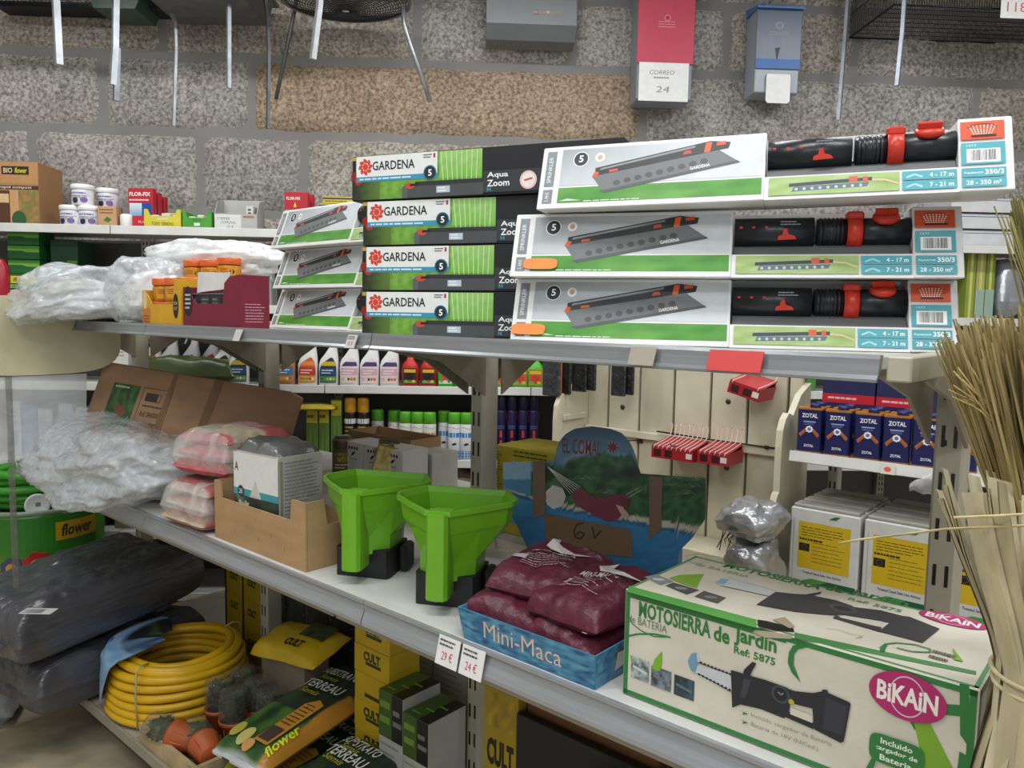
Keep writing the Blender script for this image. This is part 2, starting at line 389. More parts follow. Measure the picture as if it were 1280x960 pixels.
# ================================================================= steel shelving along the stone wall
ws = thing('wall_shelving', 'grey steel shelving of long shelves standing against the stone wall', 'shelving', W(0, .02), WR)
PA = [-2.86, -1.92, -.93, .07, 1.07, 2.07, 3.07]
for a in PA:
    b = B(); b.box(a - .022, a + .022, -.05, 0, 0, 2.0, '#a7a49a', .004)
    for k in range(60):
        z = .1 + k * .031
        for dx in (-.008, .008): b.box(a + dx - .003, a + dx + .003, -.0512, -.05, z, z + .018, '#1d1c1a')
    b.done('post', 'paint', ws)
for z, c in ((1.89, 1), (1.53, 1), (1.152, 1), (.79, 1), (.43, 1), (.12, 1)):
    for k in range(len(PA) - 1):
        b = B(); b.box(PA[k] + .003, PA[k + 1] - .003, -.43, -.052, z - .022, z, '#b4b3ae'); o = b.done('shelf', 'paint', ws)
        b = B(); b.box(PA[k] + .002, PA[k + 1] - .002, -.437, -.43, z - .036, z + .004, '#dcdcd8', .002); b.done('lip', 'paint', o)
for k in range(len(PA) - 1):
    b = B(); b.box(PA[k] + .024, PA[k + 1] - .024, -.014, -.002, .1, 1.86, '#4d4c49'); b.done('back_panel', 'paint', ws)

# ================================================================= the long shelf of the photograph, seen slantwise
gs = thing('gondola_shelving', 'two-sided grey steel shelving carrying sprinkler cartons above and a chainsaw carton below', 'shelving', GO, GR)
PS = [2.53, 1.52, .505, -.566]
BE = '#b5b09f'
def slots(b, x, y, z0, z1, side=-1, step=.078, sx=.009):
    z = z0
    while z < z1:
        for dx in (-sx, sx): b.box(x + dx - .0028, x + dx + .0028, y - .0008, y + .0006, z, z + .036, '#16150f')
        z += step
for k, s in enumerate(PS):          # local x runs against s
    b = B(); b.box(-s - .022, -s + .022, .452, .512, 0, 1.47, BE, .004); slots(b, -s, .452, .05, 1.42); b.box(-s - .01, -s - .003, .4512, .452, 1.3, 1.31, '#222')
    b.done('post', 'paint', gs)
def shelf(s0, s1, z, w0, w1, lip, th=.028, col='#c9c8c2', under='#a49d8c'):
    b = B(); b.box(-s1 + .002, -s0 - .002, w0, w1, z - th, z - .001, col, .002); b.box(-s1 + .01, -s0 - .01, w0 + .02, w1 - .01, z - th - .006, z - th - .0005, under)
    o = b.done('shelf', 'paint', gs); return o
# top shelf, ticket rail sloping outwards
for s1, s0 in ((2.53, 1.52), (1.52, .505), (.505, -.55)):
    shelf(s0, s1, 1.458, .012, .448, True, .02); shelf(s0, s1, 1.458, .516, .95, True, .02)
TOPZ = 1.458
def lip(s1, s0, z0, z1, out, mat='alu', c='#94979a', name='ticket_rail'):
    h = z1 - z0; pr = [(.012, z1), (-.001, z1 + .001), (-.003, z1 - .004), (-.004, z1 - h * .35), (-out * .6, z1 - h * .75), (-out, z0 + .003), (-out, z0), (-out + .004, z0 - .001), (.004, z1 - h * .6)]
    b = B(); b.prism([(y, z) for y, z in pr], -s1, -s0, c, 'yz'); return b.done(name, mat, gs)
for s1, s0 in ((2.5, 1.87), (1.86, 1.36), (1.357, .36), (.357, -.577)): lip(s1, s0, 1.431, 1.462, .012)
# bracket at the bare end of the top shelf and under every bay
def bracket(s, back=False):
    q = [(.45, 1.30), (.40, 1.33), (.30, 1.39), (.16, 1.424), (.03, 1.43), (.03, 1.438), (.45, 1.438)]
    if back: q = [(.964 - y, z) for y, z in q]
    b = B(); b.prism(q, -s - .003, -s + .003, '#8d8473', 'yz'); b.done('bracket', 'paint', gs)
for s in PS:
    for sg in (-.03, .03): 
        if (s > 2.5 and sg > 0) or (s < -.5 and sg < 0): continue
        bracket(s + sg); bracket(s + sg, True)
bracket(-.569 - .022); b = B(); b.box(.585, .612, -.004, .2, 1.432, 1.462, '#b9b3a2', .002); b.done('end_cap', 'paint', gs)
# lower shelf
LZ = .918
for s1, s0 in ((2.53, 1.52), (1.52, .505), (.505, -.55)):
    shelf(s0, s1, LZ, .0, .449, True, .03, '#d6d6d2'); shelf(s0, s1, LZ, .515, .96 if s0 > 0 else .70, True, .03)
    b = B(); b.box(-s1 + .004, -s0 - .004, .012, .03, .842, LZ - .031, '#979180', .002); b.done('front_beam', 'paint', gs)
for s1, s0 in ((2.5, 1.4), (1.397, .383), (.38, -.55)):
    b = B(); b.prism([(.011, .912), (0, .9175), (-.006, .916), (-.006, .910), (-.0005, .905), (-.004, .892), (-.012, .874), (-.012, .867), (-.008, .866), (.011, .9)], -s1, -s0, '#a9adb2', 'yz'); b.done('ticket_rail', 'alu', gs)
# base deck
BZ = .178
for s1, s0 in ((2.53, 1.52), (1.52, .505), (.505, -.55)):
    shelf(s0, s1, BZ, .0, .449, True, .02, '#b3aea2'); shelf(s0, s1, BZ, .515, .96, True, .02, '#b3aea2')
    b = B(); b.box(-s1 + .002, -s0 - .002, -.006, .003, BZ - .035, BZ + .002, '#9d9787', .002); b.done('front_lip', 'paint', gs)
    b = B(); b.box(-s1 + .02, -s0 - .02, .09, .11, 0, BZ - .036, '#6a665c'); b.done('plinth', 'paint', gs)
# tickets on the rails
def ticket(s, z, wd, ht, c, name, out, txt=None, tilt=12, lab=None):
    t = B(); t.box(-wd / 2, wd / 2, -.001, .0005, -ht / 2, ht / 2, c)
    o = t.done(name, 'label'); o.location = G(s, -out, z); o.rotation_euler = (R(-tilt), 0, GR)
    p = P()
    if txt:
        p.lines(-wd * .42, ht * .12, wd * .42, ht * .42, 2, '#555555', seed=int(s * 100)); p.text(txt, -wd * .25, -ht * .3, wd * .5, ht * .3, '#c8324a', .0)
        p.mesh(lambda x, y, d: (x, -.001 - d, y), 'lettering', parent=o)
    return tag(o, lab, 'price tag', 'price tickets on the shelf rails')
ticket(.126, .889, .055, .052, '#e4e4e2', 'price_ticket', .0135, '29 €', 14, 'white price ticket on the lower rail nearer the green spreaders')
ticket(.065, .889, .055, .052, '#e4e4e2', 'price_ticket', .0135, '24 €', 14, 'white price ticket on the lower rail under the hammock box')
ticket(-.402, 1.447, .075, .029, '#c8322f', 'red_card', .0135, None, 22, 'red card strip clipped in the upper ticket rail')
ticket(.41, 1.445, .030, .028, '#c9c7c4', 'price_ticket', .0135, '0.5', 22, 'small price ticket on the upper rail under the black sprinkler cartons')
ticket(-.262, 1.447, .042, .028, '#9d9484', 'blank_card', .0135, None, 22, 'blank beige card in the upper ticket rail beside the red card')
ticket(.845, 1.445, .030, .029, '#c4c2ba', 'blank_card', .0135, None, 22, 'blank pale card in the upper rail below the dark red display carton')

# ================================================================= rear rack with blue tins
rr = thing('rear_shelving', 'grey steel rack with white shelf lips holding the blue tins', 'shelving', GO, GR)
ZT = 1.045
for s in (.17, -.88):
    b = B(); b.box(-s - .02, -s + .02, 2.17, 2.22, 0, 1.5, '#b9b7ae', .004); slots(b, -s, 2.17, .05, 1.46); b.done('post', 'paint', rr)
for z, w0 in ((ZT, 1.7), (.565, 1.66), (.16, 1.66)):
    b = B(); b.box(-.165, .875, w0 + .006, 2.168, z - .022, z, '#c9c8c2'); o = b.done('shelf', 'paint', rr)
    b = B(); b.prism([(w0 + .006, z + .004), (w0 - .002, z + .004), (w0 - .008, z - .03), (w0 + .002, z - .034)], -.168, .88, '#dcdcd8', 'yz'); b.done('lip', 'paint', o)
t = B(); t.box(-.022, .022, -.001, .0005, -.016, .016, '#dedad2'); o = t.done('price_ticket', 'label'); o.location = G(-.155, 1.6915, ZT - .016); o.rotation_euler = (R(-8), 0, GR)
P().ell(0, 0, .011, .008, '#e2643c').mesh(lambda x, y, d: (x, -.001 - d, y), 'sticker', parent=o)
tag(o, 'price ticket with an orange sticker under the row of blue tins', 'price tag', 'price tickets on the shelf rails')

# ================================================================= cream plank display
pd = thing('plank_display', 'cream painted wooden plank display with rounded end boards', 'display stand', GO, GR)
CRM = '#d6cfb6'
ed = [1.255, 1.138, .971, .799, .627, .463, .30, .24]
for hi, lo in zip(ed, ed[1:]):
    b = B(); b.box(-hi + .0055, -lo - .0055, 2.0 + .002 * (rnd.random()), 2.022, .12, 1.62, mixc(CRM, '#c9c2a8', rnd.random()), .003); b.done('plank', 'cream', pd)
b = B(); b.box(-1.25, -.245, 2.03, 2.04, .1, 1.6, '#877f66'); b.done('backing', 'cream', pd)
b = B(); b.box(-1.25, -.245, 1.975, 1.998, .968, 1.0, CRM, .003); b.done('rail', 'cream', pd)
b = B(); b.box(-1.25, -.245, 1.80, 1.998, .562, .585, CRM, .003); b.done('ledge', 'cream', pd)
b = B(); b.box(-1.25, -.245, 1.785, 1.80, .12, .585, CRM, .003); b.done('front_board', 'cream', pd)
def endboard(s, zt):
    q = [(2.03, .02), (1.70, .02), (1.70, .60), (1.70, .66), (1.705, .76), (1.72, .83), (1.748, .872), (1.762, .88), (1.762, zt - .12), (1.768, zt - .06), (1.79, zt - .02), (1.82, zt), (1.86, zt - .012), (1.93, zt + .06), (2.03, zt + .1)]
    b = B(); b.prism(q, -s - .012, -s + .012, CRM, 'yz'); return b.done('end_board', 'cream', pd)
endboard(.235, 1.165); endboard(1.262, 1.165)
b = B(); b.box(-1.249, -1.235, 1.80, 1.97, 1.035, 1.062, '#cfc8ae', .003); b.done('batten', 'cream', pd)
b = B(); b.box(-.222, -.21, 1.71, 1.75, .655, .70, CRM, .003); b.done('block', 'cream', pd)
for px, py in ((778, 509), (910, 502), (908, 585), (838, 420)):           # bolt heads in the planks
    q = at_w(px, py, 1.998) - GO; b = B(); b.M = Matrix.Translation((-(q @ GU), 1.9985, q.z)) @ Matrix.Rotation(R(90), 4, 'X')
    b.lathe([(0, .001), (.006, .001), (.012, -.0005), (.012, -.003)][::-1], 10, '#5d564a'); b.done('bolt', 'steel', pd)
b = B(); b.tube([(-.86, 1.972, 1.012), (-.6, 1.966, 1.006), (-.26, 1.972, 1.003)], .0035, 6, '#3a342c'); b.tube([(-.37, 1.966, 1.004), (-.355, 1.966, 1.004)], .007, 6, '#3a342c'); b.done('wire_rod', 'steel', pd)
# ================================================================= sprinkler cartons on the top shelf
SL, SH, SD = .68, .1075, .105
def lean(x, y, z): return (x, y + .40 * z * (1 - max(0, min(1, y / SD))), z)
def sprinkler_picture(p, x0, y0, w, h, dark='#4b4e50'):      # the product drawn on a carton, rising to the far end
    q = lambda u, v: (x0 + u * w, y0 + v * h)
    p.poly([q(.0, .38), q(.09, .0), q(.99, .52), q(.86, .80)], '#6f7273'); p.poly([q(.06, .02), q(.10, -.03), q(1, .50), q(.98, .55)], '#54575a')
    for k in range(9): a = q(.18 + k * .073, .19 + k * .048); p.ell(a[0], a[1], w * .026, h * .065, '#4d5052', 8)
    p.poly([q(.02, .38), q(.02, .56), q(.80, 1.02), q(.93, .97), q(.92, .84), q(.84, .80)], '#2c2e30'); p.poly([q(.05, .50), q(.06, .55), q(.7, .94), q(.7, .89)], '#8b8e90')
    p.poly([q(.0, .36), q(.03, .33), q(.05, .45), q(.02, .48)], '#d8572c'); p.poly([q(.12, .44), q(.18, .47), q(.18, .52), q(.12, .5)], '#d8572c')
    p.poly([q(.62, .74), q(.68, .77), q(.67, .84), q(.63, .82)], '#c9482a'); p.poly([q(.76, .76), q(.80, .78), q(.81, 1.0), q(.77, .98)], '#e2602c'); p.poly([q(.84, .90), q(.90, .92), q(.90, 1.0), q(.84, .98)], '#d8552c')
def green(u, v): return mixc(mixc('#4f9a2e', '#2f7a22', .5 + .8 * nz(u * 9, v * 2, 4)), '#86b95c', .35 * (.5 + nz(u * 3, v * 2, 9)))
def sprinkler_print(sticker):
    p = P(); L, H = SL, SH; z = lambda f: f * H; x = lambda f: f * L
    p.cells(x(.05), z(.36), x(.518), z(.95), 8, 4, lambda u, v: mixc('#cfd3d6', '#8d9699', max(0, .9 - u * 1.2) * (.3 + .7 * v)))
    p.cells(x(.05), z(.09), x(.518), z(.33), 24, 3, green)
    p.rect(x(.012), z(.36), x(.036), z(.93), '#7d8487'); p.rect(x(.012), z(.09), x(.036), z(.31), '#7d8487')
    p.text('SPRINKLER', x(.028), z(.42), z(.42), x(.010), '#e4e6e6', .0, 0, R(90)); p.text('5 ANS', x(.027), z(.12), z(.15), x(.009), '#e4e6e6', .0, 0, R(90))
    p.ell(x(.098), z(.78), z(.12), z(.12), '#ffffff'); p.ell(x(.098), z(.78), z(.11), z(.11), '#1c2a30'); p.text('5', x(.093), z(.73), z(.07), z(.11), '#ffffff')
    p.ell(x(.145), z(.79), z(.075), z(.075), '#f0efec'); p.ell(x(.145), z(.79), z(.04), z(.04), '#c9a08a')
    p.poly([(x(.055), z(.12)), (x(.075), z(.155)), (x(.11), z(.12))], '#cfe0c8'); p.lines(x(.115), z(.09), x(.26), z(.13), 1, '#e8f0e2', 3, .3)
    sprinkler_picture(p, x(.13), z(.24), x(.34), z(.68)); p.text('GARDENA', x(.36), z(.50), x(.045), z(.05), '#f4f4f4', .02, 0, R(9))
    # strip under the window
    p.cells(x(.533), z(.055), x(.792), z(.315), 20, 4, lambda u, v: mixc('#86a84e', '#b7c98e', .5 + .7 * nz(u * 6, v * 3, 2)))
    p.poly([(x(.58), z(.10)), (x(.585), z(.17)), (x(.735), z(.19)), (x(.73), z(.13))], '#63707c'); p.poly([(x(.575), z(.17)), (x(.575), z(.22)), (x(.74), z(.26)), (x(.74), z(.21))], '#37424e')
    for k in range(9): p.ell(x(.59 + k * .016), z(.135 + k * .002), z(.022), z(.022), '#b9c4cc', 8)
    p.rect(x(.695), z(.20), x(.712), z(.28), '#cf5a44'); p.rect(x(.722), z(.20), x(.732), z(.27), '#cf5a44'); p.line([(x(.74), z(.22)), (x(.765), z(.21)), (x(.79), z(.15))], z(.025), '#d9c09a')
    T = '#4fa6b4'
    for k, t in ((1, '4 - 17 m'), (0, '7 - 21 m')):
        p.rect(x(.797), z(.055 + k * .135), x(.898), z(.175 + k * .135), T); p.text(t, x(.848), z(.085 + k * .135), x(.044), z(.06), '#ffffff', .015)
        p.line([(x(.805), z(.09 + k * .135)), (x(.82), z(.13 + k * .135)), (x(.835), z(.09 + k * .135))], z(.025), '#a9d6dc')
    p.rect(x(.906), z(.055), x(.985), z(.175), T); p.text('28 - 350 m²', x(.914), z(.085), x(.062), z(.06), '#ffffff', .015)
    p.rect(x(.906), z(.19), x(.985), z(.31), T); p.text('Aquazoom', x(.910), z(.225), x(.034), z(.04), '#ffffff', .0); p.text('350/3', x(.948), z(.22), x(.033), z(.065), '#ffffff', .02)
    p.rect(x(.906), z(.36), x(.985), z(.655), T); p.rect(x(.916), z(.385), x(.976), z(.57), '#f4f4f2'); p.bars(x(.922), z(.41), x(.971), z(.555), '#333', 26); p.text('1977', x(.916), z(.60), x(.018), z(.03), '#d9eef0', .0)
    p.rect(x(.906), z(.70), x(.985), z(.95), '#d4542f')
    for i in range(8):
        for j in range(5): p.ell(x(.930 + i * .0045 * (1 + j * .12)) - x(.0016 * j * 1.2), z(.775 + j * .027), z(.011), z(.011), '#f6ddd0', 5)
    p.line([(x(.925), z(.75)), (x(.97), z(.75))], z(.02), '#3a1d16'); p.line([(x(.918), z(.87)), (x(.928), z(.90)), (x(.945), z(.915)), (x(.962), z(.90)), (x(.972), z(.87))], z(.008), '#5a2418')
    if sticker is not None: p.poly([(x(sticker) + z(.27) * math.copysign(abs(math.cos(t)) ** .5, math.cos(t)), z(.205) + z(.085) * math.copysign(abs(math.sin(t)) ** .5, math.sin(t))) for t in [2 * math.pi * k / 20 for k in range(20)]], '#f08a3c')
    return p
def sprinkler_carton(label, loc, rz, sticker=None, roll=0):
    t = thing('sprinkler_carton', label, 'carton', loc, rz, 'long white sprinkler cartons', rot=(0, roll, rz))
    b = B(); L, H, D = SL, SH, SD; c = '#e6e6e4'
    b.box(0, L * .524, 0, D, 0, H, c, .0015); b.box(L * .902, L, 0, D, 0, H, c, .0015)
    b.box(L * .524, L * .902, 0, .003, 0, H * .335, c); b.box(L * .524, L * .902, D - .003, D, 0, H, c); b.box(L * .524, L * .902, .003, D - .003, 0, .003, c); b.warp = lean
    b.done('carton_body', 'card', t)
    sprinkler_print(sticker).mesh(FRONT, 'front_print', parent=t, warp=lean)
    x0, x1 = L * .528, L * .900
    b = B(); b.prism([(.006, .03), (.095, .02), (.095, .04), (.075, .055), (.03, .055), (.018, .048)], x0, x1, '#6a6c6d', 'yz'); b.warp = lean; g = b.done('sprinkler_base', 'satin', t)
    for k in range(5): B().lathe([(0, 0), (.011, 0), (.011, .004)], 12, '#55585a', (x0 + .03 + k * .045, .062, .055)).done('base_hole', 'satin', g)
    b = B(); cy, cz = .05, .071; N = '#14171d'
    b.tube([(x0, cy, cz), (x0 + .118, cy, cz)], .0245, 20, N); b.tube([(x0 + .122, cy, cz), (x0 + .165, cy, cz)], .022, 20, '#1a1d24')
    for k in range(6): b.tube([(x0 + .126 + k * .006, cy, cz), (x0 + .129 + k * .006, cy, cz)], .0235, 20, N)
    b.tube([(x0 + .165, cy, cz), (x1, cy, cz)], .0225, 20, N); tb = b.done('sprinkler_tube', 'gloss', t)
    RED = '#c83320'
    b = B(); b.tube([(x0 + .165, cy, cz), (x0 + .186, cy, cz)], .0265, 24, RED); b.box(x0 + .163, x0 + .188, cy - .018, cy + .006, cz + .018, cz + .031, RED, .003); b.done('ring', 'gloss', tb)
    b = B(); b.M = Matrix.Translation((x0 + .219, cy - .010, cz + .019)) @ Matrix.Rotation(R(24), 4, 'X'); b.lathe([(0, .008), (.018, .007), (.0195, .003), (.0195, 0), (.016, -.004), (0, -.004)][::-1], 20, RED)
    b.box(-.016, .016, -.003, .003, .006, .017, RED, .002); b.done('knob', 'gloss', tb)
    b = B(); b.M = Matrix.Translation((x0 + .078, cy - .022, cz - .006)); b.prism([(-.014, -.006), (.014, -.005), (.011, .0), (.002, .003), (-.001, .011), (-.006, .010), (-.007, .002), (-.013, .0)], -.004, .004, RED, 'xz'); b.done('lever', 'gloss', tb)
    for k in range(3): B().box(x0 + .006 + k * .019, x0 + .013 + k * .019, cy - .0235, cy - .020, cz + .004, cz + .010, RED, .0015).done('switch', 'gloss', tb)
    p = P(); p.lines(0, 0, .03, .008, 2, '#8a8f96', 5); p.mesh(lambda x, y, d: (x0 + .068 + x, cy - .0215 - d, cz + .010 + y), 'mark', parent=tb)
    return t
pA = at_w(637, 420, .012)
YB = R(-15.5)
sprinkler_carton('lowest long sprinkler carton of the big stack, orange sticker at its green corner', (pA.x, pA.y, TOPZ), YB, .045)
sprinkler_carton('middle long sprinkler carton of the big stack, orange sticker on its green strip', (pA.x - .002, pA.y - .002, TOPZ + SH + .001), YB, .075)
sprinkler_carton('topmost long sprinkler carton of the big stack, shifted sideways off the others', (pA.x + .04, pA.y - .012, TOPZ + 2 * SH + .003), R(-19.5), None, R(-.6))
pS = at_w(336, 408, .215); YS = GR
for k, (dx, lab) in enumerate(((0, 'lowest of the three half-hidden sprinkler cartons next to the dark red carton'), (.012, 'middle one of the three half-hidden sprinkler cartons behind the black cartons'), (.006, 'topmost of the three half-hidden sprinkler cartons behind the black cartons'))):
    sprinkler_carton(lab, (pS.x + dx, pS.y - dx * .5, TOPZ + k * (SH + .001)), YS + R((0, .8, -.5)[k]))

AL, AH, AD = .56, .0885, .085
def grass(u, v): return mixc(mixc('#6fa838', '#3f7a24', .5 + .9 * nz(u * 11, v * 5, 3)), '#9cc25a', .5 * (.5 + nz(u * 23, v * 9, 7)))
def oscillating_carton(label, loc, rz):
    b = B(); b.box(0, AL, 0, AD, 0, AH, '#15161a', .001); t = b.done('oscillating_carton', 'card', None, loc, rz); tag(t, label, 'carton', 'black oscillating sprinkler cartons')
    p = P(); L, H = .292, AH; x = lambda f: f * L; z = lambda f: f * H
    p.cells(x(.03), z(.02), x(.99), z(.98), 44, 14, grass)
    p.cells(x(.68), z(.40), x(.99), z(.98), 10, 5, lambda u, v: mixc('#79b84a', '#b7d98a', .5 * v + .4 * nz(u * 20, v * 4, 1)))
    for k in range(8): p.line([(x(.71 + k * .034), z(.33)), (x(.70 + k * .036), z(.62)), (x(.69 + k * .038), z(.97))], z(.012), '#e3efd2')
    p.cells(x(0), z(.02), x(.22), z(.5), 8, 6, lambda u, v: mixc('#22261c', '#5b7a30', u * 1.1 - .1 + .2 * nz(u * 5, v * 5)))
    p.ell(x(.02), z(.55), x(.03), z(.1), '#8c1e1c'); p.ell(x(.05), z(.44), x(.03), z(.09), '#b3271f'); p.rect(0, z(.9), x(.03), z(.98), '#c09a3c')
    p.rect(x(.035), z(.52), x(.665), z(.985), '#e8e9e8'); p.rect(x(.035), z(.42), x(.665), z(.53), '#3f94b4'); p.lines(x(.06), z(.44), x(.5), z(.51), 1, '#cfe6ee', 4, .5)
    for k in range(8): a = 2 * math.pi * k / 8; p.ell(x(.108) + z(.13) * math.cos(a), z(.75) + z(.13) * math.sin(a), z(.07), z(.04), '#d2432f', 8, a + .8)
    p.ell(x(.108), z(.75), z(.075), z(.075), '#d2432f'); p.text('GARDENA', x(.165), z(.66), x(.33), z(.20), '#1b2428', .015)
    p.lines(x(.56), z(.85), x(.63), z(.95), 2, '#5c6468', 8); p.rect(x(.635), z(.86), x(.65), z(.95), '#b03a36')
    p.ell(x(.61), z(.54), z(.16), z(.16), '#2a6d88'); p.ell(x(.61), z(.54), z(.135), z(.135), '#1b2a32'); p.text('5', x(.597), z(.47), z(.09), z(.14), '#ffffff')
    p.poly([(x(.40), z(.02)), (x(.40), z(.25)), (x(.43), z(.33)), (x(.52), z(.33)), (x(.56), z(.02))], '#5d6062'); p.rect(x(.44), z(.02), x(1), z(.31), '#4a4d4f'); p.rect(x(.50), z(.27), x(1), z(.36), '#2d2f31')
    p.ell(x(.46), z(.28), x(.035), z(.07), '#cf4a2c'); p.line([(x(.46), z(.29)), (x(.52), z(.30))], z(.05), '#1b1c1e'); p.rect(x(.66), z(.10), x(.76), z(.24), '#b9c7d2'); p.lines(x(.67), z(.11), x(.75), z(.23), 2, '#eaf0f4', 2)
    x2 = lambda f: L + f * (AL - L)
    p.rect(x2(0), z(.05), x2(.98), z(.50), '#33373b'); p.text('Aqua', x2(.03), z(.33), x2(.16) - L, z(.14), '#f2f2f2', .02); p.text('Zoom', x2(.03), z(.17), x2(.17) - L, z(.14), '#f2f2f2', .02); p.text('M', x2(.03), z(.07), z(.09), z(.08), '#3f94b4', .01)
    for k, c in enumerate(('#e8c9c0', '#a9cfe4', '#4aa0d0')): p.ell(x2(.34 + k * .2), z(.27), z(.19), z(.19), c); p.ell(x2(.34 + k * .2), z(.27), z(.15), z(.15), '#efe6e2' if k == 0 else '#d5e8f2'); p.line([(x2(.31 + k * .2), z(.26)), (x2(.37 + k * .2), z(.30))], z(.04), '#c25a4a' if k == 0 else '#3d7fb0')
    p.mesh(FRONT, 'front_print', parent=t); return t
pO = at_w(453, 415.5, .025)
for k, (dx, lab) in enumerate(((0, 'lowest black oscillating sprinkler carton with grass picture'), (.0, 'second black oscillating sprinkler carton up from the shelf'), (.002, 'third black oscillating sprinkler carton up from the shelf'), (-.022, 'topmost black oscillating sprinkler carton, jutting out sideways'))):
    oscillating_carton(lab, (pO.x + dx, pO.y - dx * .4, TOPZ + k * (AH + .0012)), R(-21 - (k == 3) * 1.5))

# ================================================================= jars, display carton and bags at the far end of the top shelf
def jar(label, loc, first=[]):
    if first: return dup(first[0], loc, rnd.random() * .6, label)
    b = B(); b.lathe([(0, 0), (.030, 0), (.033, .003), (.033, .040), (.030, .044), (.026, .046)], 18, '#c9871c'); t = b.done('jar', 'gloss', None, loc); tag(t, label, 'jar', 'orange-lidded jars')
    b = B(); b.lathe([(.034, .045), (.035, .047), (.035, .062), (.033, .0655), (0, .066)], 18, '#dd6a2c'); b.done('lid', 'gloss', t)
    for a in range(3):
        p = P(8); p.rect(-.026, .008, .026, .038, '#d99a22'); p.lines(-.022, .02, .004, .035, 3, '#7a3f14', 3); p.ell(.014, .024, .007, .007, '#2a2018')
        f = WRAP(.033); a0 = a * 2.1
        q = B(); p.onto(q, f); q.M = None; o = q.done('label_print', 'label', t); o.rotation_euler = (0, 0, a0)
    first.append(t); return t
JR = .0665
names = {}
def jar_at(s, w, k, lab): jar(lab, G(s, w, TOPZ + .0015 + k * JR))
row = [(1.375, 'by the white bag'), (1.302, 'second from the white bag'), (1.229, 'third from the white bag')]
for k, lv in ((0, 'bottom layer'), (1, 'upper layer')):
    for s, l in row: jar_at(s, .062, k, 'orange-lidded jar, front row, %s in the yellow tray, %s' % (lv, l))
    for s, l in row: jar_at(s, .136, k, 'orange-lidded jar, second row, %s in the yellow tray, %s' % (lv, l))
def s_of(px, py, w_): return (at_w(px, py, w_) - GO) @ GU
for k, lv in ((0, 'bottom layer'), (1, 'second layer')):
    for px, l in ((226, 'first'), (246, 'second'), (266, 'third'), (286, 'last')): jar_at(s_of(px, 375, .222), .222, k, 'orange-lidded jar behind the dark red carton, %s, %s from the yellow tray' % (lv, l))
for px, l in ((244, 'beside the white bag'), (265, 'the middle one'), (287, 'above the white paper')): jar_at(s_of(px, 345, .215 if l[0] != 't' else .235), .215 if l[0] != 't' else .235, 2, 'orange-lidded jar on top of the stack, %s' % l)
t = thing('jar_tray', 'yellow cardboard display tray holding orange-lidded jars', 'display carton', G(1.425, .018, TOPZ), GR)
b = B(); Y = '#d9a520'; w_ = .235
b.prism([(0, 0), (w_, 0), (w_, .128), (w_ - .035, .128), (w_ - .05, .06), (.06, .06), (.035, .085), (0, .10)], 0, .003, Y); b.box(0, .003, .003, .165, 0, .10, Y); b.box(w_ - .003, w_, .003, .165, 0, .128, Y); b.box(.003, w_ - .003, .162, .165, 0, .1, Y); b.box(.003, w_ - .003, .003, .162, 0, .0012, Y)
b.done('tray_body', 'card', t)
p = P(); p.rect(.0, .002, .05, .05, '#c98028'); p.lines(.004, .006, .046, .03, 3, '#8a3a1a', 3); p.ell(.018, .072, .014, .026, '#e4c99a'); p.ell(w_ - .03, .055, .016, .034, '#16130e'); p.text('FOR', w_ - .040, .058, .02, .009, '#e0c060', .01); p.text('FLY', w_ - .039, .044, .018, .009, '#e0c060', .01)
p.mesh(FRONT, 'front_print', parent=t)
t = thing('display_carton', 'dark red display carton with cut-out front and black packs inside', 'display carton', G(1.178, .018, TOPZ), GR)
b = B(); M_ = '#7c1d35'; L = .292; H = .132
b.prism([(0, 0), (L, 0), (L, H), (L - .048, H * .98), (L - .075, H * .86), (L - .085, .062), (.075, .062), (.05, .075), (.03, H * .8), (0, H * .8)], 0, .003, M_); b.box(0, .003, .003, .078, 0, H * .8, M_); b.box(L - .003, L, .003, .078, 0, H, M_); b.box(.003, L - .003, .075, .078, 0, H * .8, M_); b.box(.003, L - .003, .003, .075, 0, .0012, M_)
b.done('carton_body', 'card', t)
p = P(); p.ell(.028, .068, .024, .040, '#1a1014'); p.lines(.012, .045, .044, .09, 4, '#d8c8cc', 3); p.mesh(FRONT, 'front_print', parent=t)
p = P(); p.lines(.012, .015, .066, .065, 7, '#c79aa6', 5, .3); p.mesh(SIDE_R(L), 'side_print', parent=t)
for k in range(4):
    b = B(); b.box(-.026, .026, -.03, .03, 0, .088, '#19191b', .004); p = P(); p.rect(-.022, .05, .022, .08, '#2f2f33'); p.lines(-.018, .056, .018, .076, 2, '#77777c', k)
    o = b.done('black_pack', 'card', None, G(1.128 - k * .056, .055, TOPZ + .0015), GR); tag(o, 'black pack inside the dark red carton, %s from the yellow tray' % ('first', 'second', 'third', 'fourth')[k], 'pack', 'black packs in the dark red carton')
    p.mesh(lambda x, y, d: (x, -.03 - d, y), 'front_print', parent=o)
b = B(); b.grid(lambda u, v: (u * .17, -.004 * math.sin(u * 7), v * .055 * (1 - .3 * u) + .012 * u), 8, 3, '#dcdad8'); b.grid(lambda u, v: ((1 - u) * .17, .0015 - .004 * math.sin((1 - u) * 7), v * .055 * (1 - .3 * (1 - u)) + .012 * (1 - u)), 8, 3, '#dcdad8')
tag(b.done('paper_sheet', 'label', None, G(1.125, .030, TOPZ + .0896), GR, rot=(R(-4), 0, GR)), 'white paper sheet tucked into the dark red display carton', 'paper')
def lump(b, w, d, h, seed, c, amp=.03, fr=7, nx=40, ny=26): b.pillow(w, d, h, nx, ny, c, seed, amp, fr, 2.6, .55, .32)
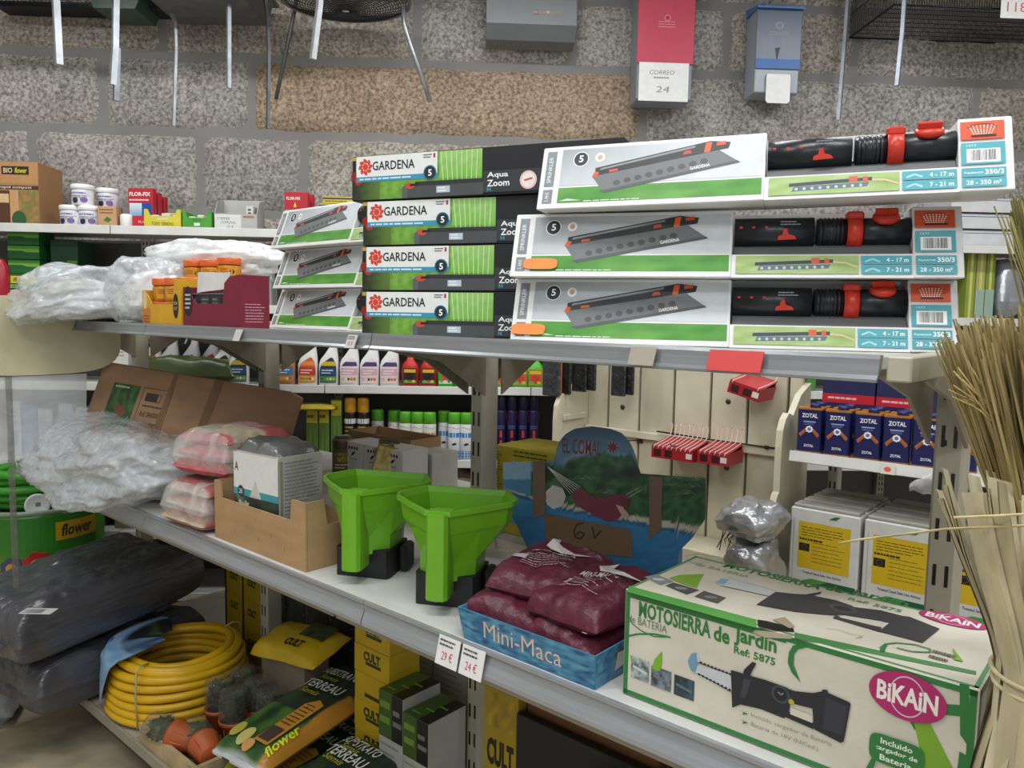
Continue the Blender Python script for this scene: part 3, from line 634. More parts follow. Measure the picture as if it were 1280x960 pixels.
b = B(); b.crumple(.62, .24, .13, 90, 46, '#e4e6e6', 3, .016, 4, .12); o = b.done('plastic_bag', 'white_film', None, G(1.62, .335, TOPZ + .147), rot=(0, R(2), GR + R(2))); tag(o, 'long bundle of white plastic lying across the jars', 'plastic bag')
b = B(); b.box(-.2, .2, -.06, .08, 0, .145, '#9c4c2a', .004); tag(b.done('cardboard_box', 'kraft', None, G(1.60, .335, TOPZ), GR), 'reddish brown cardboard box under the long white plastic bundle', 'box')
t = thing('plastic_bag', 'upright clear bag of white goods next to the yellow tray', 'plastic bag', G(1.575, .10, TOPZ + .001), GR)
b = B(); b.crumple(.21, .22, .20, 80, 50, '#e0e5e9', 8, .02, 4, .10); b.done('bag_film', 'haze', t)
b = B(); lump(b, .19, .15, .155, 12, '#e2e1dc', .015, 8, 20, 14); b.done('white_goods', 'towel', t, (0, 0, .004))
t = thing('plastic_bag', 'crumpled clear bag of white sheets drooping over the shelf end', 'plastic bag', G(1.84, .0, TOPZ + .004), GR + R(-6))
def droop(x, y, z): return (x, y, z - max(0, -x - .06) * .20 - max(0, -y - .06) * .25)
b = B(); b.crumple(.44, .40, .17, 120, 60, '#e0e5e9', 21, .028, 4.5, .28); b.warp = droop; b.done('bag_film', 'haze', t)
b = B(); b.crumple(.34, .29, .12, 60, 40, '#e2e3e0', 25, .03, 4, .2); b.warp = lambda x, y, z: (lambda q: (q[0], q[1], q[2] + .006))(droop(x, y, z)); b.done('folded_sheets', 'white_film', t)

# ================================================================= aisle flag with clear panel
t = thing('aisle_panel', 'cream rounded aisle panel with a clear plastic sheet below', 'sign', G(1.885, 0, 0), R(49.1))   # local x runs into the shelf
pts = []
for k in range(37):
    a = 2 * math.pi * k / 36; ca, sa = math.cos(a), math.sin(a); pts.append((-.105 + .245 * math.copysign(abs(ca) ** .62, ca), 1.415 + .125 * math.copysign(abs(sa) ** .55, sa)))
b = B(); b.prism(pts, -.006, .006, '#c4bd9c'); b.done('flag', 'cream', t)
b = B(); b.prism([(-.30, 1.03), (.02, 1.03), (.03, 1.288), (-.30, 1.288)], -.0015, .0015, '#dfe2e4'); b.done('clear_panel', 'sheet', t)
b = B(); b.box(-.205, -.188, -.006, .006, .62, 1.29, '#77756c', .002); b.done('edge_strip', 'haze', t)
# ================================================================= lower shelf of the long shelving
def yawed(px, py, ox, rz):         # photo point on the upright plane through ox turned by rz -> local x, z
    r = ray(px, py); n = V3((-math.sin(rz), math.cos(rz), 0)); p = EYE + r * (((ox - EYE) @ n) / (r @ n)) - ox
    return p @ V3((math.cos(rz), math.sin(rz), 0)), p.z
# --- chainsaw carton
CL, CD, CH = .475, .225, .168
t = thing('chainsaw_carton', 'big worn cream and green chainsaw carton with torn lid edge', 'carton', G(-.222, .025, LZ), GR)
b = B(); b.box(0, CL, 0, CD, 0, CH, '#d8d3c2', .002); b.done('carton_body', 'card', t)
GRN = '#2f7d3c'; LIM = '#7fae2e'
def oval(p, cx, cy, a, b_, rot=0):
    p.ell(cx, cy, a, b_, '#b3256b', 28, rot); p.ell(cx, cy, a * .46, b_ * .86, '#d9c3cf', 28, rot); p.ell(cx, cy, a * .43, b_ * .80, '#b3256b', 28, rot); p.text('BiKAiN', cx - a * .78, cy - b_ * .42, a * 1.56, b_ * .84, '#f2efe8', .03)
X = lambda f: f * CL; Z = lambda f: f * CH; Yd = lambda f: f * CD
CO = G(-.222, .025, LZ); CX = V3((math.cos(GR), math.sin(GR), 0))
def fc(cx, cy):                     # photo point -> place on the carton's front
    q = at_w(770 + cx / 2.51, 680 + cy / 2.51, .025) - CO; return (q @ CX, q.z)
def tc_(cx, cy):                    # photo point -> place on the carton's top
    q = at_z(770 + cx / 2.51, 680 + cy / 2.51, LZ + CH) - CO; return (q @ CX, q @ GV)
def row(p, f, t, x0, y0, x1, y1, h, c, bold): a = f(x0, y0); e = f(x1, y1); p.text(t, a[0], (a[1] + e[1]) / 2, e[0] - a[0], h, c, bold)
F_ = lambda *pts: [fc(*q) for q in pts]
T_ = lambda *pts: [tc_(*q) for q in pts]
CREAM = '#d8d3c2'; DK = '#26282e'
p = P()
p.frame(.002, .002, CL - .002, CH - .002, .0075, GRN); p.rect(.002, CH - .012, CL * .53, CH - .0015, GRN)
p.poly(F_((1078, 436), (1108, 442), (1110, 640), (1080, 598)), GRN); p.poly(F_((1015, 500), (1082, 505), (1082, 540), (1022, 535)), GRN); p.poly(F_((920, 552), (940, 560), (958, 600), (935, 580)), GRN)
p.poly(F_((935, 556), (985, 560), (1062, 712), (968, 712)), LIM); p.poly(F_((1078, 650), (1108, 668), (1108, 720), (1070, 712)), GRN)
row(p, fc, 'MOTOSIERRA', 72, 224, 297, 300, CH * .148, GRN, .03); row(p, fc, 'de', 306, 300, 356, 318, CH * .135, GRN, .03); row(p, fc, 'Jardin', 370, 322, 503, 352, CH * .165, GRN, .03)
row(p, fc, 'de BATERIA', 40, 244, 160, 280, CH * .072, '#6c8a68', .0); row(p, fc, 'Ref: 5875', 370, 344, 500, 380, CH * .065, GRN, .02)
p.line(F_((38, 222), (52, 250), (80, 272), (120, 290), (172, 292)), .0016, GRN); p.line(F_((30, 290), (70, 282), (120, 282), (170, 292)), .0026, GRN)
for k, qd in enumerate((((47, 345), (105, 370), (105, 438), (47, 415)), ((110, 375), (175, 402), (175, 470), (110, 442)), ((182, 405), (247, 430), (247, 497), (182, 470)))):
    a = fc(*qd[3]); e = fc(*qd[1]); cc = (('#b9c6ca', '#39463c'), ('#2b3534', '#8794a0'), ('#1d2228', '#3f5864'))[k]
    p.cells(a[0], a[1], e[0], e[1], 8, 6, lambda u, v: mixc(cc[0], cc[1], .5 + 1.4 * nz(u * 3 + k * 5, v * 3 + u * 2, 2))); p.line([(a[0] + (e[0] - a[0]) * .1, a[1] + (e[1] - a[1]) * .55), (e[0] - (e[0] - a[0]) * .1, a[1] + (e[1] - a[1]) * .4)], .004, ('#c9d2d4', '#6a7680', '#5f7684')[k])
p.poly(F_((113, 390), (122, 362), (145, 336), (146, 372), (138, 400)), LIM); p.poly(F_((46, 345), (48, 366), (60, 372)), LIM)
p.poly(F_((540, 372), (543, 340), (556, 318), (582, 312), (606, 322), (572, 330), (560, 345), (558, 378), (580, 434), (552, 402)), GRN)
p.poly(F_((228, 362), (238, 345), (250, 340), (262, 352), (262, 372), (255, 378), (362, 408), (364, 462), (262, 408), (240, 402)), '#c6ccce'); p.poly(F_((226, 366), (238, 343), (254, 340), (258, 378), (250, 404), (236, 396)), '#6f9ab4')
for k in range(9): p.ell(*fc(268 + k * 11.5, 372 + k * 4.4), .0022, .0018, '#2a2a2a', 6); p.ell(*fc(262 + k * 12, 408 + k * 6), .0022, .0018, '#2a2a2a', 6)
p.line(F_((258, 370), (362, 408)), .0012, '#2a2a2a'); p.line(F_((258, 404), (362, 462)), .0012, '#2a2a2a')
p.poly(F_((362, 394), (384, 400), (408, 408), (470, 425), (540, 450), (552, 470), (545, 520), (530, 546), (455, 516), (392, 502), (366, 512)), DK); p.poly(F_((398, 412), (404, 392), (430, 368), (442, 374), (428, 398), (420, 416)), DK); p.poly(F_((402, 420), (425, 425), (408, 480), (392, 480)), '#3d4048')
p.poly(F_((540, 452), (562, 460), (620, 466), (650, 460), (640, 520), (560, 500)), DK); p.poly(F_((622, 470), (646, 462), (650, 455), (664, 456), (668, 466), (732, 494), (738, 500), (716, 618), (706, 622), (624, 580), (618, 520)), DK); p.poly(F_((530, 540), (622, 580), (626, 560), (535, 520)), DK); p.poly(F_((550, 512), (618, 538), (618, 560), (548, 532)), CREAM)
p.poly(F_((660, 480), (728, 508), (712, 600), (650, 576)), '#33363f'); p.ell(*fc(518, 470), .0125, .0125, '#3f434c', 20); p.ell(*fc(518, 470), .009, .009, '#1d1f24', 18); p.line(F_((510, 462), (520, 472), (527, 466)), .0016, '#8a8f98'); p.ell(*fc(552, 494), .004, .004, '#b8b03a', 8)
ox, oz = fc(914, 478); oval(p, ox, oz, abs(fc(1036, 500)[0] - fc(790, 440)[0]) / 2, CH * .175)
row(p, fc, 'Incluido cargador de Bateria', 425, 545, 678, 634, CH * .042, '#8a917c', .0); row(p, fc, 'Bateria de 18V (NiCad.)', 425, 574, 636, 648, CH * .042, '#8a917c', .0)
for y_ in (524, 552): p.poly(F_((392, y_ - 4), (418, y_ + 8), (402, y_ + 4)), LIM); p.poly(F_((398, y_ + 10), (418, y_ + 8), (404, y_ + 2)), GRN)
bx, bz = fc(880, 655); p.poly([(bx + .031 * math.copysign(abs(math.cos(a)) ** .35, math.cos(a)), bz + .0185 * math.copysign(abs(math.sin(a)) ** .55, math.sin(a))) for a in [2 * math.pi * k / 32 for k in range(32)]], GRN)
for k, s_ in enumerate(('Incluido', 'cargador de', 'Bateria')): p.text(s_, bx - (.024 if k == 1 else .018), bz + .0065 - k * .0105, .048 if k == 1 else .036, .0075, '#eef0e6', .02)
p.poly(F_((785, 703), (812, 655), (818, 612), (820, 670), (806, 712)), GRN)
p.poly(F_((440, 268), (500, 275), (560, 285), (552, 296), (470, 292), (430, 276)), '#b8ae94')
p.mesh(FRONT, 'front_print', parent=t)
p = P()
p.frame(.002, .002, CL - .002, CD - .002, .005, '#5c9560'); p.poly(T_((42, 132), (440, 238), (440, 264), (34, 150)), '#57a04a'); p.poly(T_((560, 278), (1130, 400), (1130, 412), (560, 296)), '#4a8a4c')
def trow(t_, x0, y0, x1, y1, h, c, bold): a = tc_(x0, y0); e = tc_(x1, y1); p.text(t_, a[0], (a[1] + e[1]) / 2, e[0] - a[0], h, c, bold)
trow('MOTOSIERRA', 328, 74, 640, 142, CD * .125, GRN, .03); trow('de', 652, 142, 706, 156, CD * .12, GRN, .03); trow('Jardin', 722, 160, 912, 198, CD * .135, GRN, .03); trow('de BATERIA', 246, 66, 412, 108, CD * .06, '#8aa08a', .0); trow('Ref: 5875', 722, 178, 896, 214, CD * .06, '#6f9a70', .02)
p.poly(T_((166, 108), (200, 98), (276, 95), (262, 118), (254, 140), (206, 126)), LIM)
for k, qd in enumerate((((88, 104), (126, 96), (180, 118), (140, 130)), ((155, 132), (180, 122), (262, 146), (222, 160)), ((246, 166), (276, 148), (346, 170), (318, 188)))):
    p.poly(T_(*qd), ('#8a8f8c', '#4a4f50', '#55504c')[k]); m_ = [(sum(q[0] for q in qd) / 4, sum(q[1] for q in qd) / 4)]; p.ell(*tc_(*m_[0]), .010, .006, ('#c6cacc', '#8a9096', '#7a7f84')[k], 8, .5)
p.poly(T_((312, 122), (330, 110), (352, 108), (400, 116), (506, 150), (484, 166), (330, 132)), '#cfd2d0'); p.line(T_((330, 132), (484, 166)), .0016, '#5a6068'); p.line(T_((352, 108), (506, 150)), .0016, '#7a9ac0'); p.poly(T_((312, 122), (330, 110), (356, 112), (338, 130)), '#8fb0cc')
D2 = '#3a393b'
p.poly(T_((440, 192), (500, 152), (560, 158), (600, 160), (690, 178), (742, 196), (750, 212), (690, 226), (640, 222), (560, 214)), D2); p.poly(T_((584, 162), (646, 151), (640, 158), (606, 168)), D2); p.poly(T_((735, 198), (830, 210), (900, 228), (870, 250), (690, 222)), D2); p.poly(T_((880, 226), (920, 230), (1016, 268), (962, 312), (824, 276), (870, 240)), D2); p.poly(T_((690, 226), (834, 264), (828, 278), (680, 234)), D2); p.poly(T_((712, 226), (836, 246), (824, 262), (700, 232)), CREAM); p.ell(*tc_(712, 205), .019, .016, '#4f4e50', 16); p.ell(*tc_(712, 205), .013, .010, '#2b2a2d', 14)
ox, oy = tc_(1056, 240); oval(p, ox, oy, .043, .024)
p.line(T_((828, 330), (846, 316), (880, 312), (940, 318), (985, 332), (985, 342), (930, 340), (880, 328)), .003, '#4f8f54'); p.poly(T_((826, 338), (840, 318), (852, 318), (842, 340)), GRN); p.poly(T_((1056, 328), (1090, 372), (1060, 366)), LIM); p.lines(*tc_(975, 362), *tc_(1078, 352), 2, '#666055', 4)
p.poly(T_((443, 240), (470, 244), (530, 258), (556, 268), (560, 278), (500, 274), (446, 262)), '#15130f'); p.poly(T_((490, 240), (530, 232), (562, 262), (545, 268), (520, 255)), '#a89c82')
p.line(T_((215, 40), (260, 34), (300, 42), (330, 40)), .002, '#4f8f54'); p.line(T_((220, 44), (235, 60), (280, 66)), .0014, '#7da07a'); p.line(T_((660, 268), (700, 272), (735, 285), (775, 292), (750, 300)), .001, '#a3a05a')
p.mesh(TOP(CH), 'top_print', parent=t)
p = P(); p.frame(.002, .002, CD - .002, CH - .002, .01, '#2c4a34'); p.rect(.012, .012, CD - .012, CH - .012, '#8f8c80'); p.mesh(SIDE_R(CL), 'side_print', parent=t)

# --- green spreaders
def poly_ring(pts, z): return [(x, y, z) for x, y in pts]
def spreader(label, loc, rz, first=[]):
    if first: return dup(first[0], loc, rz, label)
    GC = '#6fae24'
    t = thing('hand_spreader', label, 'spreader', loc, rz, 'green hand spreaders')
    def sc2(pts, k, dy=0): return [(x * k, y * k + dy) for x, y in pts]
    rim = [(-.088, .105), (.088, .105), (.122, .035), (.116, .005), (.075, -.045), (.024, -.100), (-.024, -.100), (-.075, -.045), (-.116, .005), (-.122, .035)]
    inn = sc2(rim, .945, .001); low = sc2(rim, .93, .001); thr = [(-.052, .052), (.052, .052), (.056, .03), (.056, .0), (.054, -.030), (.020, -.056), (-.020, -.056), (-.054, -.03), (-.056, .0), (-.056, .03)]
    n = len(rim); b = B()
    rings = [poly_ring(thr, .062), poly_ring(sc2(thr, 1.03), .108), poly_ring(sc2(rim, .86, .003), .176), poly_ring(sc2(rim, .89, .003), .181), poly_ring(low, .222), poly_ring(rim, .224), poly_ring(rim, .236), poly_ring(inn, .236), poly_ring(sc2(rim, .90, .002), .222), poly_ring(sc2(rim, .84, .003), .180), poly_ring(sc2(thr, .98), .112), poly_ring(sc2(thr, .9), .07)]
    vs = [v for r in rings for v in r]; fs = []
    for i in range(len(rings) - 1):
        for k in range(n): fs.append([i * n + k, i * n + (k + 1) % n, (i + 1) * n + (k + 1) % n, (i + 1) * n + k][::-1])
    fs.append([(len(rings) - 1) * n + k for k in range(n)][::-1]); fs.append([k for k in range(n)])
    b.add(vs, fs, GC); b.done('hopper', 'gloss', t)
    b = B(); q = [(-.021, -.088), (-.0205, -.101), (-.015, -.109), (0, -.112), (.015, -.109), (.0205, -.101), (.021, -.088), (.018, -.05), (-.018, -.05)]
    b.prism(q, .036, .2285, GC, 'xy'); b.done('handle_socket', 'gloss', t)
    b = B(); b.prism([(-.055, -.052), (.055, -.052), (.06, -.04), (.06, .055), (-.06, .055), (-.06, -.04)], 0, .072, '#17181a', 'xy'); b.box(.0605, .080, -.0, .05, .0, .07, '#1c1d1f', .006); b.done('spreader_base', 'satin', t)
    t.scale = (1.07, 1.05, .875)
    first.append(t); return t
q1 = at_z(462, 722, LZ); spreader('green hand spreader with black base beside the brown tray', (q1.x - .006, q1.y + .056, LZ + .0005), R(-14))
q2 = at_z(556, 757, LZ); spreader('green hand spreader with black base beside the hammock box', (q2.x + .010, q2.y + .05, LZ + .0005), R(-12))

# --- hammock counter box and pouches
t = thing('hammock_box', 'low blue printed counter box holding maroon hammock pouches', 'box', G(.102, .004, LZ), GR)
HL, HD, HH = .287, .20, .056; BL = '#3f7ea4'
def blue(u, v): return mixc(mixc('#2f6c98', '#5b9cba', .5 + 1.2 * nz(u * 9, v * 7, 5)), '#1d4a72', max(0, nz(u * 14, v * 9, 8)) * 1.8)
b = B(); fl = .014
outer = [(0, 0), (HL, 0), (HL, HD), (0, HD)]; top = [(-fl, -.004), (HL + .002, -.004), (HL + .002, HD + fl * .4), (-fl, HD + fl * .4)]
inn = [(-fl + .003, -.001), (HL - .001, -.001), (HL - .001, HD), (-fl + .003, HD)]
vs = poly_ring(outer, 0) + poly_ring(top, HH) + poly_ring(inn, HH) + poly_ring([(.003, .003), (HL - .003, .003), (HL - .003, HD - .003), (.003, HD - .003)], .002)
fs = [[3, 2, 1, 0]] + [[a * 4 + k, a * 4 + (k + 1) % 4, (a + 1) * 4 + (k + 1) % 4, (a + 1) * 4 + k] for a in range(3) for k in range(4)] + [[12, 13, 14, 15]]
b.add(vs, fs, '#4a86a8'); b.done('box_body', 'card', t)
p = P(); p.cells(-.0, .001, HL, HH, 70, 20, blue); p.text('Mini-Maca', .050, .016, .172, .030, '#e2c0a4', -.004)
def flare(x, y, d): return (x - fl * (y / HH) * max(0, 1 - x / .05), -.004 * y / HH - d, y)
p.mesh(flare, 'front_print', parent=t)
p = P(); p.cells(0, .001, HD, HH, 30, 10, blue); p.poly([(.06, .018), (.10, .022), (.085, .048), (.055, .042)], '#5a4a44'); p.poly([(.055, .012), (.08, .015), (.08, .04), (.06, .042)], '#d8d4cc'); p.mesh(lambda x, y, d: (HL + .002 * y / HH + d, x, y), 'side_print', parent=t)
MR = '#5f2236'
def pouch(label, s, w_, z, rz, wd, dp, h, seed, tilt=(0, 0), logo=True):
    b = B(); b.pillow(wd, dp, h, 44, 40, MR, seed, .011, 17, 4, .42, .30)
    o = b.done('hammock_pouch', 'fabric', None, G(s, w_, z), rot=(R(tilt[0]), R(tilt[1]), GR + rz)); tag(o, label, 'pouch', 'maroon hammock pouches')
    hz = lambda x, y: h * .30 + h * .70 * max(0, 1 - abs(2 * x / wd) ** 4) ** .42 * max(0, 1 - abs(2 * y / dp) ** 4) ** .42
    if logo:
        p = P(); W_ = '#c9bcbc'
        p.poly([(-.028, .030), (-.022, .050), (-.012, .068), (-.008, .048), (.004, .034), (.030, .030), (.066, .040), (.040, .020), (.012, .010), (-.012, .014)], '#d4cccc')
        p.text('MINI-MACA', -.042, -.010, .088, .015, W_, .01); p.lines(-.045, -.062, .05, -.016, 7, '#b79aa2', seed, .3); p.rect(-.068, -.045, -.04, -.026, '#c4b6b8')
        def m(x, y, d): return (x, y, hz(x, y) + noise.noise((x * 17 + seed, y * 17, seed * 1.7)) * .011 + noise.noise((x * 17 * 2.7, y * 17 * 2.7 + seed, 3)) * .0055 + .0035 + d)
        p.mesh(m, 'logo_print', parent=o)
    b = B(); b.box(wd * .30, wd * .36, -dp * .49, -dp * .46, h * .18, h * .30, '#cfc9c6'); b.M = None; b.done('care_tag', 'label', o)
    return o
pouch('maroon hammock pouch at the bottom, sticking out of the blue box beside the spreader', 0.062, .118, LZ + .010, R(10), .165, .18, .066, 3, (0, 4), False)
pouch('maroon hammock pouch at the bottom of the blue box beside the chainsaw carton', -.098, .112, LZ + .006, R(-6), .16, .18, .062, 5, (0, 0), False)
pouch('upper maroon hammock pouch with white print, overhanging the spreader side', 0.035, .175, LZ + .070, R(16), .185, .215, .062, 9, (3, 3))
pouch('upper maroon hammock pouch with white print next to the chainsaw carton', -.104, .142, LZ + .064, R(-8), .170, .215, .064, 14, (4, -4))

# --- hammock display board
DO = V3((.11, 1.74, LZ)); DR = R(-24)
t = thing('hammock_display', 'cut-out cardboard hammock display with sea picture and brown tape', 'display board', DO, DR)
tp = [(629, 578), (692, 577), (694, 566), (699, 552), (706, 543), (718, 536), (740, 533), (762, 536), (776, 541), (786, 551), (793, 566), (797, 580), (799, 592), (882, 598)]
bt = [(629, 622), (662, 690), (690, 720), (845, 722), (848, 690), (866, 672), (882, 648)]
def interp(tab, x):
    for (x0, y0), (x1, y1) in zip(tab, tab[1:]):
        if x0 <= x <= x1: return y0 + (y1 - y0) * (x - x0) / max(1e-6, x1 - x0)
    return tab[-1][1]
def scene_col(X, Y):
    head = 694 < X < 799
    sand = interp([(620, 608), (700, 630), (884, 660)], X); pool = sand + interp([(620, 4), (700, 6), (884, 12)], X)
    if Y > pool + 1: return mixc('#3d86b8', '#2c6a9c', min(1, (Y - pool) / 60) + .4 * nz(X * .08, Y * .2, 1))
    if Y > pool - 3: return lin('#2b5d8a')
    if Y > sand: return lin('#cfc8b6')
    tree = interp([(620, 700), (662, 650), (664, 592), (680, 578), (700, 582), (720, 572), (760, 566), (800, 574), (830, 588), (884, 600)], X) + 6 * nz(X * .12, 3, 1)
    if Y > tree and X > 660: return mixc(mixc('#24452f', '#4d7f4c', .45 + .8 * nz(X * .10, Y * .13, 2)), '#16261f', max(0, nz(X * .04, Y * .05, 6)) * 1.6 * (Y < 620))
    if X < 664: return lin('#8fb4cf') if Y < 599 else lin('#4f86ae')
    sky = mixc('#2f4b62', '#5f86a4', (Y - 532) / 38); return mixc(sky, '#9aa8b6', max(0, nz(X * .05, Y * .12, 3)) * 1.5 * (Y > 552))
NX, NY = 84, 44
vs = []; cols = []
for i in range(NX + 1):
    X = 629 + 253 * i / NX; y0, y1 = interp(bt, X), interp(tp, X)
    for j in range(NY + 1):
        Y = y0 + (y1 - y0) * j / NY; lx, lz_ = yawed(X, Y, DO, DR); vs.append((lx, max(.003, lz_))); cols.append(scene_col(X, Y))
fs = [[i * (NY + 1) + j, (i + 1) * (NY + 1) + j, (i + 1) * (NY + 1) + j + 1, i * (NY + 1) + j + 1] for i in range(NX) for j in range(NY)]
b = B(); out = [yawed(X, interp(bt, X), DO, DR) for X in [629 + 253 * i / NX for i in range(NX + 1)]] + [yawed(X, interp(tp, X), DO, DR) for X in [882 - 253 * i / NX for i in range(NX + 1)]]
b.prism([(q[0], max(.003, q[1])) for q in out], .0, .004, '#8a8272'); b.done('board', 'kraft', t)
p = P(); p.raw(vs, fs, [[cols[q] for q in f] for f in fs])
L2 = lambda pts: [yawed(x, y, DO, DR) for x, y in pts]
def txt(p, t_, x0, y0, x1, y1, c, bold=.01, shear=0):          # text between two photo corners of the board
    a = yawed(x0, y1, DO, DR); c2 = yawed(x1, y0, DO, DR); p.text(t_, a[0], a[1], c2[0] - a[0], c2[1] - a[1], c, bold, shear)
txt(p, 'EL COMAL', 703, 551, 752, 566, '#6f2e33')
sx, sz = yawed(766, 559, DO, DR)
for k in range(9): a = 2 * math.pi * k / 9; p.poly([(sx + .015 * math.cos(a), sz + .015 * math.sin(a)), (sx + .006 * math.cos(a + .5), sz + .006 * math.sin(a + .5)), (sx + .006 * math.cos(a - .5), sz + .006 * math.sin(a - .5))], '#742a30')
p.ell(sx, sz, .008, .008, '#742a30')
rr = random.Random(6)
for k in range(13):
    x_, y_ = (668, 690, 700, 728, 742, 756, 798, 806, 838, 850, 858, 866, 872)[k], rr.uniform(596, 628)
    for q in range(7): a = -.3 - q * .42; p.line(L2([(x_, y_), (x_ + 8 * math.cos(a), y_ + 6 * math.sin(a)), (x_ + 13 * math.cos(a), y_ + 8 * math.sin(a) + 3)]), .0012, mixc('#3f6b45', '#7da072', rr.random()))
p.poly(L2([(692, 606), (704, 610), (708, 620), (704, 632), (692, 636), (684, 630), (683, 614)]), '#c9c4bb')
for k in range(6): p.line(L2([(685, 583), (714 + k * 2.6, 617 - k * 1.6)]), .0011, '#d8d6cc')
p.poly(L2([(714, 617), (727, 608), (738, 618), (752, 622), (768, 618), (783, 617), (787, 626), (781, 640), (771, 650), (760, 652), (744, 644), (722, 632)]), '#7a3448'); p.poly(L2([(770, 630), (779, 633), (787, 643), (783, 651), (776, 641)]), '#c9a49a'); p.poly(L2([(776, 621), (784, 622), (787, 634), (781, 637)]), '#6a3430'); p.line(L2([(783, 618), (800, 609)]), .001, '#c8ccc8'); p.line(L2([(785, 622), (802, 612)]), .001, '#c8ccc8')
TP = '#7b6552'
p.poly(L2([(667, 576), (682, 576), (683, 642), (667, 648)]), TP); p.poly(L2([(812, 594), (829, 596), (827, 662), (812, 674)]), TP)
p.poly(L2([(680, 641), (737, 652), (786, 661), (790, 667), (791, 696), (744, 692), (684, 682)]), '#7a6048')
ln = lambda pts: p.line(L2(pts), .0032, '#1d1712')
ln([(730, 653), (722, 655), (718, 663), (720, 671), (727, 673), (731, 667), (726, 664), (721, 668)]); ln([(741, 658), (744, 672), (752, 663)])
p.mesh(FRONT, 'front_picture', parent=t)
b = B(); b.box(.0, .175, .004, .10, 0, .075, '#3a6f98', .002); b.box(.175, .27, .004, .10, 0, .075, '#3f78a2', .002); b.done('display_base', 'card', t)

# --- brown fibreboard tray with soil bag
t = thing('brown_tray', 'brown fibreboard tray with cut-down front, holding a bulb bag', 'tray', G(1.016, .012, LZ), GR)
KR = '#b08f66'; TL, TD, TH = .405, .165, .158
b = B(); b.prism([(0, 0), (TL, 0), (TL, TH), (TL - .055, TH), (TL - .06, .108), (.035, .108), (.03, TH * .95), (0, TH * .95)], 0, .005, KR); b.done('front_board', 'kraft', t)
b = B(); b.prism([(.006, 0), (TD, 0), (TD, .10), (.06, .098), (.05, TH), (.006, TH)], TL - .005, TL, KR, 'yz'); b.done('end_wall', 'kraft', t)
b = B(); b.prism([(.006, 0), (TD, 0), (TD, TH * .95), (.006, TH * .95)], 0, .005, KR, 'yz'); b.done('end_wall', 'kraft', t)
b = B(); b.box(.006, TL - .006, TD - .005, TD, 0, .10, '#a5855d'); b.box(.006, TL - .006, .006, TD - .006, 0, .003, '#a5855d'); b.done('back_board', 'kraft', t)
for k in range(5): p = P(); p.rect(0, 0, .0015, .010, '#6d5436'); q = B(); p.onto(q, lambda x, y, d, k=k: (.10 + k * .055 + x, -d, .03 + y + .02 * (k % 2))); q.done('staple', 'label', t)
SB, SBD, SBH = .175, .125, .235
b = B()
def bag_ring(k, z, j=0): return [(x, y, z) for x, y in [(-SB / 2 * k, -SBD / 2 * k), (0, -SBD / 2 * k - .004), (SB / 2 * k, -SBD / 2 * k), (SB / 2 * k + .003, 0), (SB / 2 * k, SBD / 2 * k), (0, SBD / 2 * k + .004), (-SB / 2 * k, SBD / 2 * k), (-SB / 2 * k - .003, 0)]]
rg = [bag_ring(.97, 0), bag_ring(1.02, .03), bag_ring(1.03, .12), bag_ring(1, .20), bag_ring(.98, SBH)]
vs = [v for r in rg for v in r]; fs = [[i * 8 + k, i * 8 + (k + 1) % 8, (i + 1) * 8 + (k + 1) % 8, (i + 1) * 8 + k] for i in range(4) for k in range(8)] + [[7, 6, 5, 4, 3, 2, 1, 0], [32 + k for k in range(8)]]
b.add(vs, fs, '#c9c8c0'); o = b.done('bulb_bag', 'bag', None, G(.845, .092, LZ + .0035), GR + R(4)); tag(o, 'tall bulb bag with white flower picture and teal stripe in the brown tray', 'bag')
p = P(); h2 = SB / 2
p.cells(-h2, .005, h2, .125, 22, 14, lambda u, v: mixc(mixc('#16241f', '#33493c', .5 + nz(u * 5, v * 5, 2)), '#8a9a84', max(0, nz(u * 4, v * 3, 9)) * .9 * (1 - u)))
for fx_, fy_, fr_ in ((-.06, .095, .018), (-.035, .10, .014), (-.05, .065, .015), (-.018, .085, .012), (-.065, .04, .012)):
    for k in range(6): a = k * 1.047 + fx_ * 40; p.ell(fx_ + fr_ * .55 * math.cos(a), fy_ + fr_ * .55 * math.sin(a), fr_ * .5, fr_ * .3, mixc('#d9dccf', '#a9b09c', rnd.random()), 8, a)
    p.ell(fx_, fy_, fr_ * .25, fr_ * .25, '#c2b25a', 8)
p.rect(-h2, .125, h2, .142, '#3f9aa0'); p.rect(-h2, .142, h2, SBH - .003, '#dfe0dc'); p.text('A', -h2 + .004, .185, .016, .022, '#222a2c', .01); p.ell(-h2 + .03, .135, .013, .015, '#2f3f52'); p.text('20', -h2 + .023, .129, .014, .012, '#e8eaea', .01)
p.mesh(lambda x, y, d: (x * 1.03, -SBD / 2 * 1.035 - .004 * (1 - abs(x) / h2) - .001 - d, y), 'front_print', parent=o)
p = P(); p.rect(-SBD / 2, .005, SBD / 2, SBH - .003, '#b9bab2'); p.lines(-SBD / 2 + .012, .03, SBD / 2 - .008, SBH - .01, 22, '#8d8f8c', 5, .35); p.rect(-SBD / 2, .0, -SBD / 2 + .008, SBH - .01, '#8f9478'); p.mesh(lambda x, y, d: (SB / 2 * 1.035 + .003 * (1 - abs(x) / (SBD / 2)) + .001 + d, x, y), 'side_print', parent=o)
b = B(); b.pillow(SB * .98, SBD * .98, .035, 16, 12, '#8a8c8c', 4, .012, 22, 4, .4, .1); c_ = b.done('clear_top', 'foil', o, (0, 0, SBH - .004))

